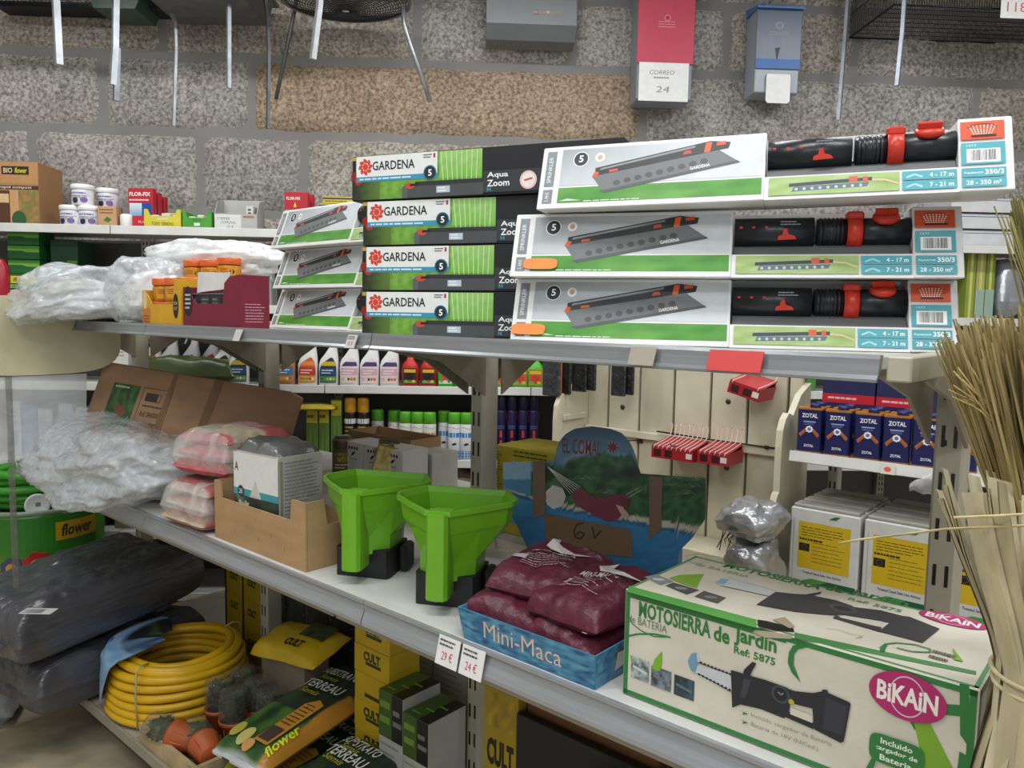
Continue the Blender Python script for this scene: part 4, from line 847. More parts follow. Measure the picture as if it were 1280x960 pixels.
# --- olive tin, gold sachets and thin packs behind the tray
q = at_z(424, 612, LZ)
b = B(); b.lathe([(0, 0), (.034, 0), (.036, .003), (.036, .150), (.034, .155), (.030, .157), (.026, .165), (0, .166)], 20, ['#4b4630'] * 2 + ['#4d4833', '#6a6248', '#8a8266', '#4b4630', '#6f6a58']); o = b.done('tin_can', 'gloss', None, (q.x - .01, q.y + .10, LZ)); tag(o, 'olive brown tin with a picture label behind the bulb bag', 'tin')
p = P(8); p.rect(-.03, .05, .034, .125, '#5d5638'); p.cells(-.024, .08, .03, .112, 8, 5, lambda u, v: mixc('#c2b04a', '#4f3a24', .5 + nz(u * 4, v * 4))); p.lines(-.02, .055, .028, .075, 2, '#d9cf9a'); p.mesh(WRAP(.036), 'label_print', parent=o)
for k, (px, py, c, lab, ry) in enumerate(((462, 610, '#b89a3a', 'gold foil seed sachet leaning behind the green spreader', 14), (487, 612, '#8d8f74', 'silver green seed sachet leaning behind the green spreader', -16), (474, 606, '#7d6a30', 'dark gold seed sachet behind the other two sachets', 4))):
    q = at_z(px, py + 22, LZ); b = B(); b.M = Matrix.Rotation(R(ry), 4, 'Y'); b.box(-.035, .035, -.004, .004, -.0, .155, c, .003)
    p = P(); p.cells(-.032, .02, .032, .15, 6, 8, lambda u, v: mixc(c, '#e4d9a0' if k == 0 else '#4c5a30', .5 + 1.3 * nz(u * 4, v * 5, k)))
    o = b.done('seed_sachet', 'foil', None, (q.x - .005 * k, q.y + .135 + .028 * k, LZ + .011)); tag(o, lab, 'sachet', 'seed sachets behind the spreaders')
    M2 = Matrix.Rotation(R(ry), 4, 'Y'); p.mesh(lambda x, y, d: tuple(M2 @ V3((x, -.0042 - d, y))), 'front_print', parent=o)

# --- large cardboard box leaning at the far end
BO = at_y(84, 622, 2.50); BO.z = LZ + .070
t = thing('cardboard_box', 'large brown flat cardboard box leaning back, with green photo label', 'box', BO, 0, None, (R(-22), R(5), R(-20)))
BX, BZH = .76, .365
b = B(); b.box(0, BX, 0, .075, 0, BZH, '#9c7a5c', .004); b.done('box_body', 'kraft', t)
p = P(); p.cells(.075, .135, .19, .30, 20, 22, lambda u, v: mixc(mixc('#2c4a2a', '#48703c', .5 + nz(u * 6, v * 6, 1)), '#1a2a1c', max(0, nz(u * 9, v * 2, 4)) * (v > .35)))
p.poly([(.105, .215), (.13, .195), (.155, .192), (.165, .205), (.15, .222), (.12, .23)], '#7a4632'); p.line([(.14, .135), (.18, .195)], .003, '#8fa39a'); p.lines(.085, .282, .15, .295, 1, '#b9c9b4', 3)
p.frame(.205, .06, .325, .30, .0018, '#3a2a1e'); p.rect(.222, .255, .27, .283, '#3a2c24'); p.frame(.27, .255, .285, .283, .002, '#3a2c24'); p.lines(.22, .233, .315, .245, 1, '#4a3628', 4); p.text('Ref. 846000', .222, .203, .075, .018, '#3a2a1e', .0); p.text('PLAYA SPORT', .222, .160, .098, .026, '#2d2018', .0)
p.poly([(.305, .364), (.325, .364), (.31, .0), (.29, .0)], '#7d5f45'); p.poly([(.47, .364), (.505, .364), (.485, .0), (.45, .0)], '#7b5c42')
p.mesh(FRONT, 'front_print', parent=t)
# --- folded hammocks and the clear bag on them
def stripes(a, c, n): return lambda u, v: mixc(a, c, 1 if math.sin(v * n) > .3 else 0)
def fold(label, s, w_, z, rz, wd, dp, h, seed, ca, cb_, n):
    t = thing('folded_hammock', label, 'hammock', G(s, w_, z), GR + rz, 'folded hammocks by the brown tray')
    for k in range(3):
        b = B(); b.pillow(wd * (1 - .03 * k), dp * (1 - .04 * k), h / 3 * 1.25, 24, 18, stripes(ca, cb_, n), seed + k, .006, 14, 5, .35, .4); b.done('fold', 'towel', t, (.004 * k, .003 * k, k * h / 3))
    b = B(); b.pillow(wd * 1.04, dp * 1.05, h * 1.12, 26, 20, '#e4e2de', seed + 9, .01, 12, 5, .4, .4); b.done('clear_wrap', 'clear', t, (0, 0, -.002)); return t
fold('lower folded hammock, beige with red edge, in clear wrap', 1.15, .10, LZ + .003, R(4), .205, .235, .115, 3, '#c9bca4', '#a8625c', 9)
fold('upper folded hammock, pink and cream, in clear wrap on the beige one', 1.13, .13, LZ + .142, R(10), .215, .235, .115, 7, '#c4666a', '#cfc0a0', 5)
t = thing('plastic_bag', 'large crumpled clear plastic bag bulging over the end of the lower shelf', 'plastic bag', G(1.64, .06, LZ + .003), GR)
def sag(x, y, z): return (x, y, z - max(0, -y - .14) * .35 + max(0, -x) * .15)
b = B(); b.crumple(.66, .44, .21, 150, 76, '#dfe5ea', 31, .03, 4.5, .26); b.warp = sag; b.done('bag_film', 'haze', t)
b = B(); b.crumple(.52, .34, .15, 90, 50, '#dde2e6', 37, .025, 4.5, .22); b.warp = lambda x, y, z: (x, y, z + .012 - max(0, -y - .14) * .35 + max(0, -x) * .15); b.done('inner_bag', 'haze', t, (.01, .02, 0))
b = B(); b.crumple(.36, .20, .08, 40, 26, '#c9c9c4', 41, .02, 3, .15); b.done('white_goods', 'towel', t, (.02, .06, .004))

# --- goods on the far side of the same shelf
for k, (lab, s) in enumerate((('first', 1.288), ('second', 1.187), ('third', 1.085))):
    b = B(); b.box(0, .097, 0, .11, 0, .152, '#d6d6d2', .0015); o = b.done('white_carton', 'card', None, G(s, .625, LZ), GR); tag(o, 'white carton with a black leaf mark, %s from the cardboard box' % lab, 'carton', 'white cartons behind the olive tin')
    p = P()
    for j in range(4): p.ell(.028 + j * .014, .132, .005, .006, '#2c2f30', 8)
    p.poly([(.035, .104), (.05, .108), (.062, .122), (.046, .118)], '#1f2324'); p.text('Semilla', .03, .092, .04, .009, '#3a3e40', .0); p.frame(.028, .0, .066, .085, .0012, '#a9a9a5'); p.lines(.034, .01, .06, .08, 9, '#b5b5b2', k, .3); p.mesh(FRONT, 'front_print', parent=o)
b = B(); b.box(0, .42, 0, .12, 0, .128, '#c9c7c0', .002); tag(b.done('white_carton', 'card', None, G(1.40, .745, LZ), GR), 'long pale carton behind the three white ones, carrying the cardboard tray', 'carton')
t = thing('kraft_tray', 'shallow brown cardboard tray lying on the long pale carton', 'tray', G(1.42, .74, LZ + .1285), GR)
b = B(); b.box(0, .34, 0, .003, 0, .035, '#a88a68'); b.box(0, .34, .137, .14, 0, .035, '#a88a68'); b.box(0, .003, .003, .137, 0, .035, '#a88a68'); b.box(.337, .34, .003, .137, 0, .035, '#a88a68'); b.box(.003, .337, .003, .137, 0, .003, '#a88a68'); b.done('tray_body', 'kraft', t)
b = B(); b.box(0, .195, 0, .16, 0, .238, '#c2b32e', .002); o = b.done('yellow_carton', 'card', None, G(.535, .565, LZ), GR + R(2)); tag(o, 'upright yellow carton with dark scale marks behind the shelf post', 'carton')
p = P(); p.cells(.055, .03, .185, .20, 8, 8, lambda u, v: mixc('#5f9cc8', '#a9cade', v + .3 * nz(u * 4, v * 4)))
for k in range(22): p.rect(.004, .05 + k * .008, .012 + .008 * (k % 5 == 0), .052 + k * .008, '#4a4416')
p.lines(.06, .21, .18, .232, 2, '#5a5420', 3, .4); p.rect(.006, .02, .04, .045, '#2b2a18'); p.bars(.01, .055 - .03, .036, .042, '#d0c448', 8); p.mesh(FRONT, 'front_print', parent=o)
b = B(); b.box(0, .16, 0, .12, 0, .10, '#bcae2c', .002); o = b.done('yellow_carton', 'card', None, G(.245, .60, LZ + .001), GR - R(2)); tag(o, 'low yellow carton with black print behind the hammock display', 'carton'); p = P(); p.lines(.01, .02, .15, .085, 5, '#33301a', 4); p.mesh(FRONT, 'front_print', parent=o)
# ================================================================= goods on the rear rack
def tin(label, s, w_, first=[]):
    loc = G(s, w_, ZT + .0005); rz = GR + R(8)
    if first: return dup(first[0], loc, rz, label)
    NB = '#1b1f55'
    b = B(); pts = lambda k: [(x * k, y * k) for x, y in ((-.040, -.022), (-.036, -.026), (.036, -.026), (.040, -.022), (.040, .022), (.036, .026), (-.036, .026), (-.040, .022))]
    b.prism(pts(1), .006, .152, NB, 'xy'); t = b.done('blue_tin', 'gloss', None, loc, rz); tag(t, label, 'tin', 'dark blue tins with gold rims')
    for z0, z1 in ((0, .0065), (.1515, .158)): q = B(); q.prism(pts(1.035), z0, z1, '#a9702c', 'xy'); q.done('gold_rim', 'gloss', t)
    q = B(); q.lathe([(.017, .158), (.018, .159), (.018, .171), (.015, .173), (0, .173)], 14, '#1c2560', (.012, 0, 0)); q.done('cap', 'gloss', t)
    p = P(); Wt = '#e8e9ee'
    p.text('ZOTAL', -.026, .124, .052, .015, Wt, .025); p.rect(-.020, .108, .020, .112, '#9aa6d0'); p.lines(-.018, .098, .018, .106, 2, '#6d79b0', 3)
    for sx in (-1, 1): p.poly([(sx * .004, .082), (sx * .010, .090), (sx * .034, .066), (sx * .028, .056)], '#b5652c'); p.line([(sx * .012, .078), (sx * .028, .062)], .002, '#7d3a18')
    for k in range(8): a = math.pi * k / 4; p.ell(.0085 * math.cos(a), .084 + .0085 * math.sin(a), .004, .004, Wt, 8)
    p.ell(0, .084, .0095, .0095, Wt); p.ell(0, .084, .006, .006, '#5b6fa8'); p.poly([(-.016, .04), (.0, .06), (.016, .04)], '#1a1f52'); p.text('ZOTAL', -.016, .022, .032, .009, Wt, .02)
    p.mesh(lambda x, y, d: (x, -.0262 - d, y), 'front_print', parent=t); first.append(t); return t
def srow(px, w_): r = ray(px, 540); q = EYE + r * (((GO + GV * w_ - EYE) @ GV) / (r @ GV)) - GO; return q @ GU
for px, lab in ((1013, 'closest to the cream display'), (1048, 'second from the cream display'), (1086, 'third from the cream display, above the price ticket'), (1122, 'fourth from the cream display'), (1160, 'fifth from the cream display, by the shelf post'), (1205, 'behind the straw broom')):
    tin('dark blue tin, front row, %s' % lab, srow(px, 1.735), 1.738)
for k, lab in enumerate(('second row, behind the first tin', 'second row, behind the second tin', 'second row, behind the third tin', 'second row, behind the fourth tin')): tin('dark blue tin in the %s' % lab, srow(1013 + k * 37, 1.735) + .005, 1.81)
for k, s in enumerate((.135, -.05)):
    b = B(); b.box(0, .18, 0, .13, 0, .40, '#1c2250', .002); o = b.done('blue_carton', 'card', None, G(s, 1.90, ZT + .001), GR); tag(o, 'tall dark blue carton with a red band behind the tins, %s' % ('beside the cream display' if k == 0 else 'away from the cream display'), 'carton')
    p = P(); p.rect(0, .165, .18, .197, '#c42030'); p.lines(.02, .174, .16, .19, 1, '#e8b8bc', k); p.lines(.01, .25, .08, .33, 5, '#39417c', 3); p.rect(.10, .24, .17, .36, '#252c62'); p.mesh(FRONT, 'front_print', parent=o)
def white_can(label, s, w_, first=[]):
    loc = G(s, w_, .5655)
    if first: return dup(first[0], loc, GR, label)
    b = B(); b.box(0, .232, 0, .078, 0, .288, '#d2d2cc', .004); b.box(.006, .226, .008, .074, .288, .300, '#a5a298', .003); t = b.done('seed_carton', 'card', None, loc, GR); tag(t, label, 'carton', 'white cartons with yellow warning label')
    p = P(); p.rect(.030, .078, .204, .242, '#d2b01e'); p.lines(.04, .19, .19, .228, 4, '#6d5a14', 3, .35); p.lines(.08, .10, .19, .18, 6, '#8f7a20', 5, .25); p.lines(.035, .172, .12, .188, 1, '#3f350e', 4); p.rect(.034, .138, .070, .166, '#1a1a18')
    for k in range(10): a = 2 * math.pi * k / 10; p.ell(.052 + .009 * math.cos(a), .152 + .009 * math.sin(a), .0016, .0016, '#8a7a2a', 5)
    p.poly([(.005, .008), (.228, .008), (.228, .045), (.10, .045), (.03, .022)], '#1f5a38'); p.poly([(.005, .012), (.08, .045), (.14, .045), (.06, .008), (.005, .008)], '#4f9a3c')
    p.text('Treated Seed Safe Use Advice', .05, .060, .13, .009, '#2a2a2a', .01); p.poly([(.13, .262), (.15, .275), (.17, .277), (.155, .264)], '#2f6a38'); p.lines(.16, .018, .21, .03, 1, '#b9d0b4', 5); p.line([(.014, .02), (.014, .25)], .0012, '#8a8a86')
    p.mesh(FRONT, 'front_print', parent=t); first.append(t); return t
for i, s in enumerate((.152, -.094, -.34)):
    for j in range(4): white_can('white carton with yellow label, %s column from the cream display, %s' % (('first', 'second', 'third')[i], ('front', 'second back', 'third back', 'last')[j]), s, 1.695 + j * .0905)
b = B(); b.crumple(.19, .22, .13, 60, 44, '#b9bbc0', 5, .014, 3, .28); b.M = None; o = b.done('foil_bag', 'foil', None, G(.250, 1.585, .745), GR); tag(o, 'upper silver plastic bag squeezed beside the white cartons', 'bag', 'silver bags')
b = B(); b.crumple(.17, .20, .18, 60, 40, '#b5b7bb', 9, .014, 3, .24); o = b.done('foil_bag', 'foil', None, G(.240, 1.60, .570), GR); tag(o, 'lower silver plastic bag under the other silver bag', 'bag', 'silver bags')
b = B(); b.pillow(.16, .22, .22, 22, 18, '#9a9ca0', 15, .05, 9, 3, .5, .25); o = b.done('foil_bag', 'foil', None, G(-.70, 1.80, .566), GR); tag(o, 'grey plastic bag on the lower rack behind the straw broom', 'bag', 'silver bags')
b = B(); b.box(-.07, .07, -.06, .06, 0, .05, '#e4e2dc', .004); o = b.done('white_pack', 'card', None, G(-.56, 1.74, .566), GR + R(20)); tag(o, 'small white pack on the lower rack beyond the shelf post', 'pack')
# torn white film on the rack lip
b = B(); b.grid(lambda u, v: (u * .16, -.004 - .01 * math.sin(v * 3), (1 - abs(2 * u - .9) * .75) * v * .075 + .008 * nz(u * 6, v * 5)), 12, 6, '#cfcfcc'); b.grid(lambda u, v: ((1 - u) * .16, -.002 - .01 * math.sin(v * 3), (1 - abs(2 * (1 - u) - .9) * .75) * v * .075 + .008 * nz((1 - u) * 6, v * 5)), 12, 6, '#cfcfcc')
tag(b.done('film_scrap', 'clear', None, G(-.225, 1.688, ZT - .075), GR), 'scrap of clear film stuck over the lip below the blue tins', 'plastic film')

# ================================================================= racks, packs and hooks on the plank display
def hook_rack(label, s, z, w_=.15, n=8):
    t = thing('hook_rack', label, 'rack', G(s, 1.83, z), GR, 'red hook racks')
    RD = '#a3202c'
    b = B(); b.box(0, w_, 0, .004, 0, .045, RD); b.box(0, w_, .004, .14, .0, .004, RD); b.box(0, .004, .004, .14, .004, .052, RD); b.box(w_ - .004, w_, .004, .14, .004, .052, RD); b.box(.004, w_ - .004, .136, .14, .004, .075, RD); b.prism([(.0, .045), (.14, .072), (.14, .075), (.0, .048)], .0, w_, '#b2303a', 'yz'); b.done('rack_body', 'gloss', t)
    for k in range(2): q = B(); q.box(.012 + k * .05, .045 + k * .05, -.0008, .0, .008, .036, '#3a0c12'); q.done('opening', 'satin', t)
    q = B(); q.box(w_ - .03, w_ - .004, -.0012, -.0002, .012, .034, '#d9d4cc'); q.done('paper_label', 'label', t)
    for k in range(n):
        x = .012 + k * (w_ - .024) / (n - 1); q = B(); q.tube([(x, -.004, .040), (x + .002, -.002, .052), (x + .012, .05, .066), (x + .018, .10, .082), (x + .020, .115, .125 + .014 * (k % 2)), (x + .012, .118, .135)], .0022, 5, '#e2c0bc'); q.done('hook', 'gloss', t)
    return t
hook_rack('red hook rack nearer the hammock display', .80, .925, .19, 9); hook_rack('red hook rack nearer the rounded end board', .59, .930, .13, 6)
hook_rack('red hook rack hung high under the upper shelf, tilted', .475, 1.225, .13, 2).rotation_euler = (0, R(14), GR)
for k, (px, py) in enumerate(((800, 505), (760, 498), (870, 512))):
    q = at_w(px, py + 45, 1.998); b = B(); o_ = V3((0, 0, 0)); b.tube([(0, .0, 0), (0, -.10, .008), (-.005, -.20, .020), (-.005, -.215, .034)], .003, 6, '#6b6257'); b.box(-.015, .015, -.002, .0, -.015, .012, '#7a4a44'); tag(b.done('wire_hook', 'steel', None, q, GR), 'thin wire hook on the cream planks, %s' % ('over the red racks', 'next to the display top', 'closest to the rounded end board')[k], 'hook', 'wire hooks on the planks')
for k, (px, c, wd, h, mt, lab) in enumerate(((690, '#3a3c40', .10, .17, 'clear', 'clear bag of dark clips hanging beside the orange strip'), (699, '#b5642c', .035, .18, 'card', 'orange strip pack hanging between dark bags'), (709, '#1d1e20', .05, .165, 'black_film', 'black pack hanging just past the orange strip'), (725, '#1a1b1d', .08, .15, 'black_film', 'wide black pack hanging in the middle of the dark packs'), (740, '#202124', .05, .145, 'black_film', 'narrow black pack at the end of the hanging row'), (774, '#2a2b2e', .075, .165, 'black_film', 'shiny black pack hanging alone on the planks'), (788, '#1b1b1d', .045, .16, 'black_film', 'small black pack behind the shiny one'))):
    q = at_w(px, 448, 1.78 + .018 * k); b = B(); b.M = Matrix.Translation((0, 0, -h)); b.box(-wd / 2, wd / 2, -.007, .007, 0, h, c, .005); b.box(-.012, .012, -.002, .002, h, h + .03, '#222222'); b.M = None
    b.tube([(0, 0, .02), (0, .2 - .018 * k, .032)], .002, 5, '#777777'); tag(b.done('hanging_pack', mt if mt != 'clear' else 'black_film', None, q, GR), lab, 'pack', 'packs hanging on the planks')
b = B(); rr = random.Random(8)
for k in range(26):
    a = rr.uniform(-.09, .09); b.tube([(a, rr.uniform(-.05, .05), .01 + rr.random() * .02), (a + rr.uniform(-.03, .03), rr.uniform(-.05, .05), .05 + rr.random() * .05), (a + rr.uniform(-.05, .05), rr.uniform(-.05, .05), .07 + rr.random() * .06)], .0022, 5, mixc('#5a2a26', '#8a6a5a', rr.random()))
o = b.done('wire_tangle', 'steel', None, G(.40, 1.86, .5855), GR); tag(o, 'tangle of reddish brown wire on the plank display ledge', 'wire', kind='stuff')

# ================================================================= goods on the wall shelving
def spot(px, py, d): q = at_wall(px, py, d) - WO; return q @ WU
Z1, Z2, Z3, Z4 = 1.8905, 1.5305, 1.1525, .7905
def wcarton(name, label, px0, px1, z, d, h, dep, c, cat='carton', group=None, paint=None, rz=0, side=None, zoff=0):
    a0, a1 = spot(px0, 400, d), spot(px1, 400, d); w_ = a1 - a0
    b = B(); b.box(0, w_, 0, dep, 0, h, c, .0015); o = b.done(name, 'card', None, W(a0, d, z + zoff), WR + rz); tag(o, label, cat, group)
    if paint: p = P(); paint(p, w_, h); p.mesh(FRONT, 'front_print', parent=o)
    return o
def pt_compost(p, w_, h):
    p.rect(0, h * .66, w_, h, '#b98a5a'); p.rect(w_ * .2, h * .80, w_ * .8, h * .93, '#2a2418'); p.text('BIO', w_ * .24, h * .825, w_ * .2, h * .08, '#d8c8a0', .02); p.text('flower', w_ * .49, h * .825, w_ * .27, h * .085, '#d9c53a', .02, .2)
    p.rect(0, h * .57, w_, h * .63, '#4a2f20'); p.text('rapid compost', w_ * .15, h * .575, w_ * .7, h * .05, '#e8dcc8', .01); p.rect(0, .0, w_ * .36, h * .55, '#5a3826'); p.rect(.0, h * .36, w_ * .34, h * .5, '#d8b88a'); p.rect(w_ * .36, 0, w_ * .55, h * .56, '#c79a6a')
    p.cells(w_ * .55, 0, w_ * .99, h * .56, 12, 12, lambda u, v: mixc(mixc('#6d8a3a', '#8a6a4a', .5 + nz(u * 6, v * 6)), '#d07a5a', max(0, nz(u * 7, v * 7, 4)) * 1.5)); p.ell(w_ * .55, h * .1, w_ * .16, h * .14, '#2f5a34')
wcarton('compost_box', 'tan compost box with garden picture at the end of the top wall shelf', -2, 54, Z1, .36, .30, .22, '#a87c50', paint=pt_compost)
def tub(label, px, py_d, k, first=[]):
    loc = W(spot(px, 260, py_d), py_d, Z1 + k * .098)
    if first: return dup(first[0], loc, .2 * rnd.random(), label)
    b = B(); b.lathe([(0, 0), (.045, 0), (.047, .003), (.048, .074), (.046, .076)], 20, '#e8e8e8'); t = b.done('white_tub', 'gloss', None, loc); tag(t, label, 'tub', 'white lidded tubs')
    b = B(); b.lathe([(.050, .074), (.052, .076), (.052, .093), (.049, .097), (0, .0975)], 20, '#f0f0f0'); b.done('lid', 'gloss', t)
    p = P(8); p.rect(-.045, .045, .045, .066, '#d9d9e4'); p.rect(-.045, .052, .03, .058, '#5a4a8a'); p.ell(-.018, .022, .014, .014, '#2f2a4a'); p.ell(.022, .024, .016, .013, '#7a5aa0'); p.lines(-.04, .03, .04, .044, 2, '#8a8aa0', 3); p.mesh(WRAP(.049), 'label_print', parent=t); first.append(t); return t
tub('white lidded tub, lower row, closest to the compost box', 89, .38, 0); tub('white lidded tub, lower row, second from the compost box', 112, .38, 0); tub('white lidded tub on top of the first two', 104, .38, 1); tub('white lidded tub behind the small tan box', 135, .28, 0); tub('white lidded tub standing on the tub behind the small tan box', 135, .28, 1)
wcarton('tan_box', 'small tan box with a green leaf in front of the white tubs', 126, 149, Z1, .42, .095, .07, '#c49a72', paint=lambda p, w_, h: (p.poly([(w_ * .5, h * .5), (w_ * .3, h * .3), (w_ * .55, h * .2), (w_ * .75, h * .35)], '#4a7a34'), p.lines(w_ * .1, h * .6, w_ * .9, h * .9, 2, '#8a5a3a', 3)))
q = W(spot(158, 270, .40), .40, Z1); b = B(); b.lathe([(0, 0), (.026, 0), (.028, .004), (.028, .055), (.022, .062), (0, .063)], 16, '#e6e6e2'); tag(b.done('white_pot', 'gloss', None, q), 'tiny white pot beside the red packs', 'pot')
def pt_red(p, w_, h):
    p.rect(0, h * .03, w_ * .98, h * .30, '#c8283a'); p.cells(w_ * .05, h * .30, w_ * .55, h * .62, 6, 5, lambda u, v: mixc('#6aa0c8', '#dce8ee', v)); p.rect(w_ * .55, h * .3, w_ * .95, h * .62, '#2a4a9a'); p.text('FLOR-FIX', w_ * .06, h * .80, w_ * .85, h * .1, '#f0e8e4', .03); p.lines(w_ * .05, h * .66, w_ * .9, h * .74, 1, '#f0d0d0', 3); p.text('FLOR', w_ * .4, h * .12, w_ * .4, h * .06, '#f2dcdc', .01)
for k, l in enumerate(('front one', 'middle one', 'rear one')): wcarton('red_pack', 'tall red pack with blue picture by the white tubs, %s' % l, 164 + k * 8, 196 + k * 7, Z1, .40 - k * .05, .185 - .012 * k, .035, '#b8202e', 'pack', 'tall red packs', pt_red, R(-6))
def yellow_tray(label, px0, px1, c, c2, h, group=None):
    a0, a1 = spot(px0, 270, .435), spot(px1, 270, .435); w_ = a1 - a0; t = thing('counter_tray', label, 'tray', W(a0, .435, Z1), WR)
    b = B(); b.prism([(0, 0), (w_, 0), (w_, h), (w_ * .9, h), (w_ * .82, h * .62), (w_ * .18, h * .62), (w_ * .1, h), (0, h)], 0, .003, c); b.box(0, .003, .003, .13, 0, h, c); b.box(w_ - .003, w_, .003, .13, 0, h, c); b.box(.003, w_ - .003, .127, .13, 0, h, c); b.box(.003, w_ - .003, .003, .127, 0, .002, c); b.done('tray_body', 'card', t)
    p = P(); p.text('TODO TERRENO', w_ * .2, h * .12, w_ * .6, h * .18, c2, .01) if c2 == '#5a5014' else p.rect(w_ * .4, h * .15, w_ * .6, h * .32, '#e8f0e0'); p.rect(w_ * .35, h * .4, w_ * .65, h * .55, '#d8d090' if c2 == '#5a5014' else '#3a8a3a'); p.mesh(FRONT, 'front_print', parent=t)
    for k in range(3): b = B(); b.box(.02 + k * w_ * .3, .02 + k * w_ * .3 + w_ * .24, .02, .11, .003, h * (.72 + .1 * (k % 2)), '#e0dcc8', .004); o = b.done('sachet_pack', 'card', None, W(a0, .435, Z1), WR); tag(o, 'pale pack inside the %s on the wall shelf, %s' % ('yellow tray' if c2 == '#5a5014' else 'green tray', ('first from the red packs', 'middle one', 'last from the red packs')[k]), 'pack', 'pale packs in counter trays')
yellow_tray('yellow counter tray on the wall shelf beside the red packs', 180, 226, '#d2c63a', '#5a5014', .085); yellow_tray('green counter tray on the wall shelf next to the yellow one', 228, 264, '#4a9a34', '#fff', .08)
t = thing('leaflet_box', 'grey leaflet box with a handwritten white card on the wall shelf', 'box', W(spot(268, 275, .42), .42, Z1), WR)
b = B(); wq = .20; b.prism([(0, 0), (.135, 0), (.135, .155), (.045, .135), (.0, .075)], 0, .003, '#a9a9a6', 'yz'); b.prism([(0, 0), (.135, 0), (.135, .155), (.045, .135), (.0, .075)], wq - .003, wq, '#a9a9a6', 'yz'); b.box(.003, wq - .003, 0, .003, 0, .075, '#b2b2ae'); b.box(.003, wq - .003, .132, .135, 0, .155, '#b9b9b4'); b.box(.003, wq - .003, .003, .132, 0, .003, '#a9a9a6'); b.done('box_body', 'card', t)
p = P(); p.rect(.0, .0, .125, .07, '#d9d9d6'); p.text('STEPPER', .012, .045, .06, .012, '#5a5a60', .0, .2); p.text('COMUNAL', .03, .027, .07, .012, '#5a5a60', .0, .2); p.text('15 €', .06, .008, .03, .012, '#5a5a60', .0); p.lines(.135, .05, .19, .07, 1, '#b05a4a', 3); p.mesh(FRONT, 'front_card', parent=t)
wcarton('slotted_box', 'narrow white slotted box at the end of the grey leaflet box', 309, 318, Z1, .40, .115, .08, '#d2d2ce', 'box', None, lambda p, w_, h: [p.rect(w_ * .3, h * (.1 + k * .14), w_ * .7, h * (.18 + k * .14), '#4a4a48') for k in range(6)])
for k in range(2): wcarton('red_pack', 'red pack with turquoise picture above the half-hidden sprinkler cartons, %s' % ('front' if k == 0 else 'back'), 357 + k * 8, 386 + k * 6, Z1, .40 - k * .06, .185, .035, '#b8202e', 'pack', 'red packs with turquoise picture', lambda p, w_, h: (p.text('FLOR-FIX', w_ * .08, h * .8, w_ * .6, h * .08, '#f0e8e4', .02), p.rect(w_ * .03, h * .1, w_ * .9, h * .55, '#6aa8a0'), p.poly([(w_ * .45, h * .75), (w_ * .38, h * .62), (w_ * .52, h * .62)], '#d8c83a'), p.lines(w_ * .08, h * .2, w_ * .8, h * .45, 3, '#b8d8d4', 2)), R(-4))
for k in range(5): wcarton('seed_box', 'flat yellow box in the pile beside the black cartons, %s' % ('bottom', 'second up', 'third up', 'fourth up', 'top')[k], 399 + (k % 3) * 5, 452, Z1 + k * .034, .40, .033, .12, '#c9b530', 'box', 'flat yellow boxes', lambda p, w_, h: (p.rect(0, h * .62, w_, h * .85, '#2f3450'), p.lines(w_ * .05, h * .2, w_ * .9, h * .5, 1, '#6a5a1a', 2)))
# second shelf
def pt_flower(p, w_, h):
    p.rect(0, h * .72, w_, h * .92, '#3f8f2e'); p.poly([(0, h * .6), (w_ * .45, h * .6), (w_ * .6, h * .5), (w_, h * .5), (w_, h * .72), (0, h * .75)], '#7ab03a'); p.lines(w_ * .1, h * .1, w_ * .9, h * .3, 1, '#2a6a2a', 3)
for k in range(4): wcarton('fertiliser_box', 'green fertiliser box in the dark corner pile, %s' % ('bottom with fruit picture', 'second up', 'third up', 'top')[k], 10 + (k > 0) * 3, 52, Z2 + (.135 if k else 0) + max(0, k - 1) * .068, .37, .134 if k == 0 else .066, .14, '#17602c', 'box', 'green fertiliser boxes', pt_flower if k else (lambda p, w_, h: (p.rect(w_ * .12, h * .66, w_ * .88, h * .92, '#d8c834'), p.text('flower', w_ * .2, h * .71, w_ * .6, h * .15, '#2a4a1a', .02, .2), p.lines(w_ * .1, h * .48, w_ * .9, h * .62, 2, '#a8d8a0', 3), p.cells(0, 0, w_, h * .42, 10, 5, lambda u, v: mixc(mixc('#d8404a', '#e8e0d8', .5 + nz(u * 6, v * 4)), '#2a3a2a', max(0, nz(u * 5, v * 5, 3)) * 1.6)))))
for k in range(2): wcarton('fertiliser_box', 'dark green box %s beside the fertiliser pile' % ('standing low' if k == 0 else 'lying on the other'), 66, 108 - k * 8, Z2 + k * .15, .34, .149, .14, '#123d24', 'box', 'green fertiliser boxes', lambda p, w_, h: p.rect(w_ * .6, h * .1, w_ * .95, h * .35, '#5a8a2e'))
b = B(); b.lathe([(0, 0), (.03, 0), (.034, .01), (.034, .16), (.02, .19), (.016, .2), (0, .2)], 14, '#a82034'); tag(b.done('red_bottle', 'gloss', None, W(spot(2, 350, .38), .38, Z2)), 'red bottle at the far end of the second wall shelf', 'bottle')
for k in range(2): wcarton('white_box', 'small white and green box above the dark red carton, %s' % ('lower' if k == 0 else 'upper'), 316, 338, Z2 + .12 + k * .082, .38, .08, .1, '#d9dcd8', 'box', 'white and green boxes', lambda p, w_, h: (p.rect(w_ * .9, 0, w_, h, '#3a7a4a'), p.lines(w_ * .1, h * .3, w_ * .7, h * .7, 2, '#a8b0aa', 2)))
wcarton('grey_box', 'grey box carrying two small white boxes', 314, 340, Z2, .39, .1195, .11, '#8d8f8c')
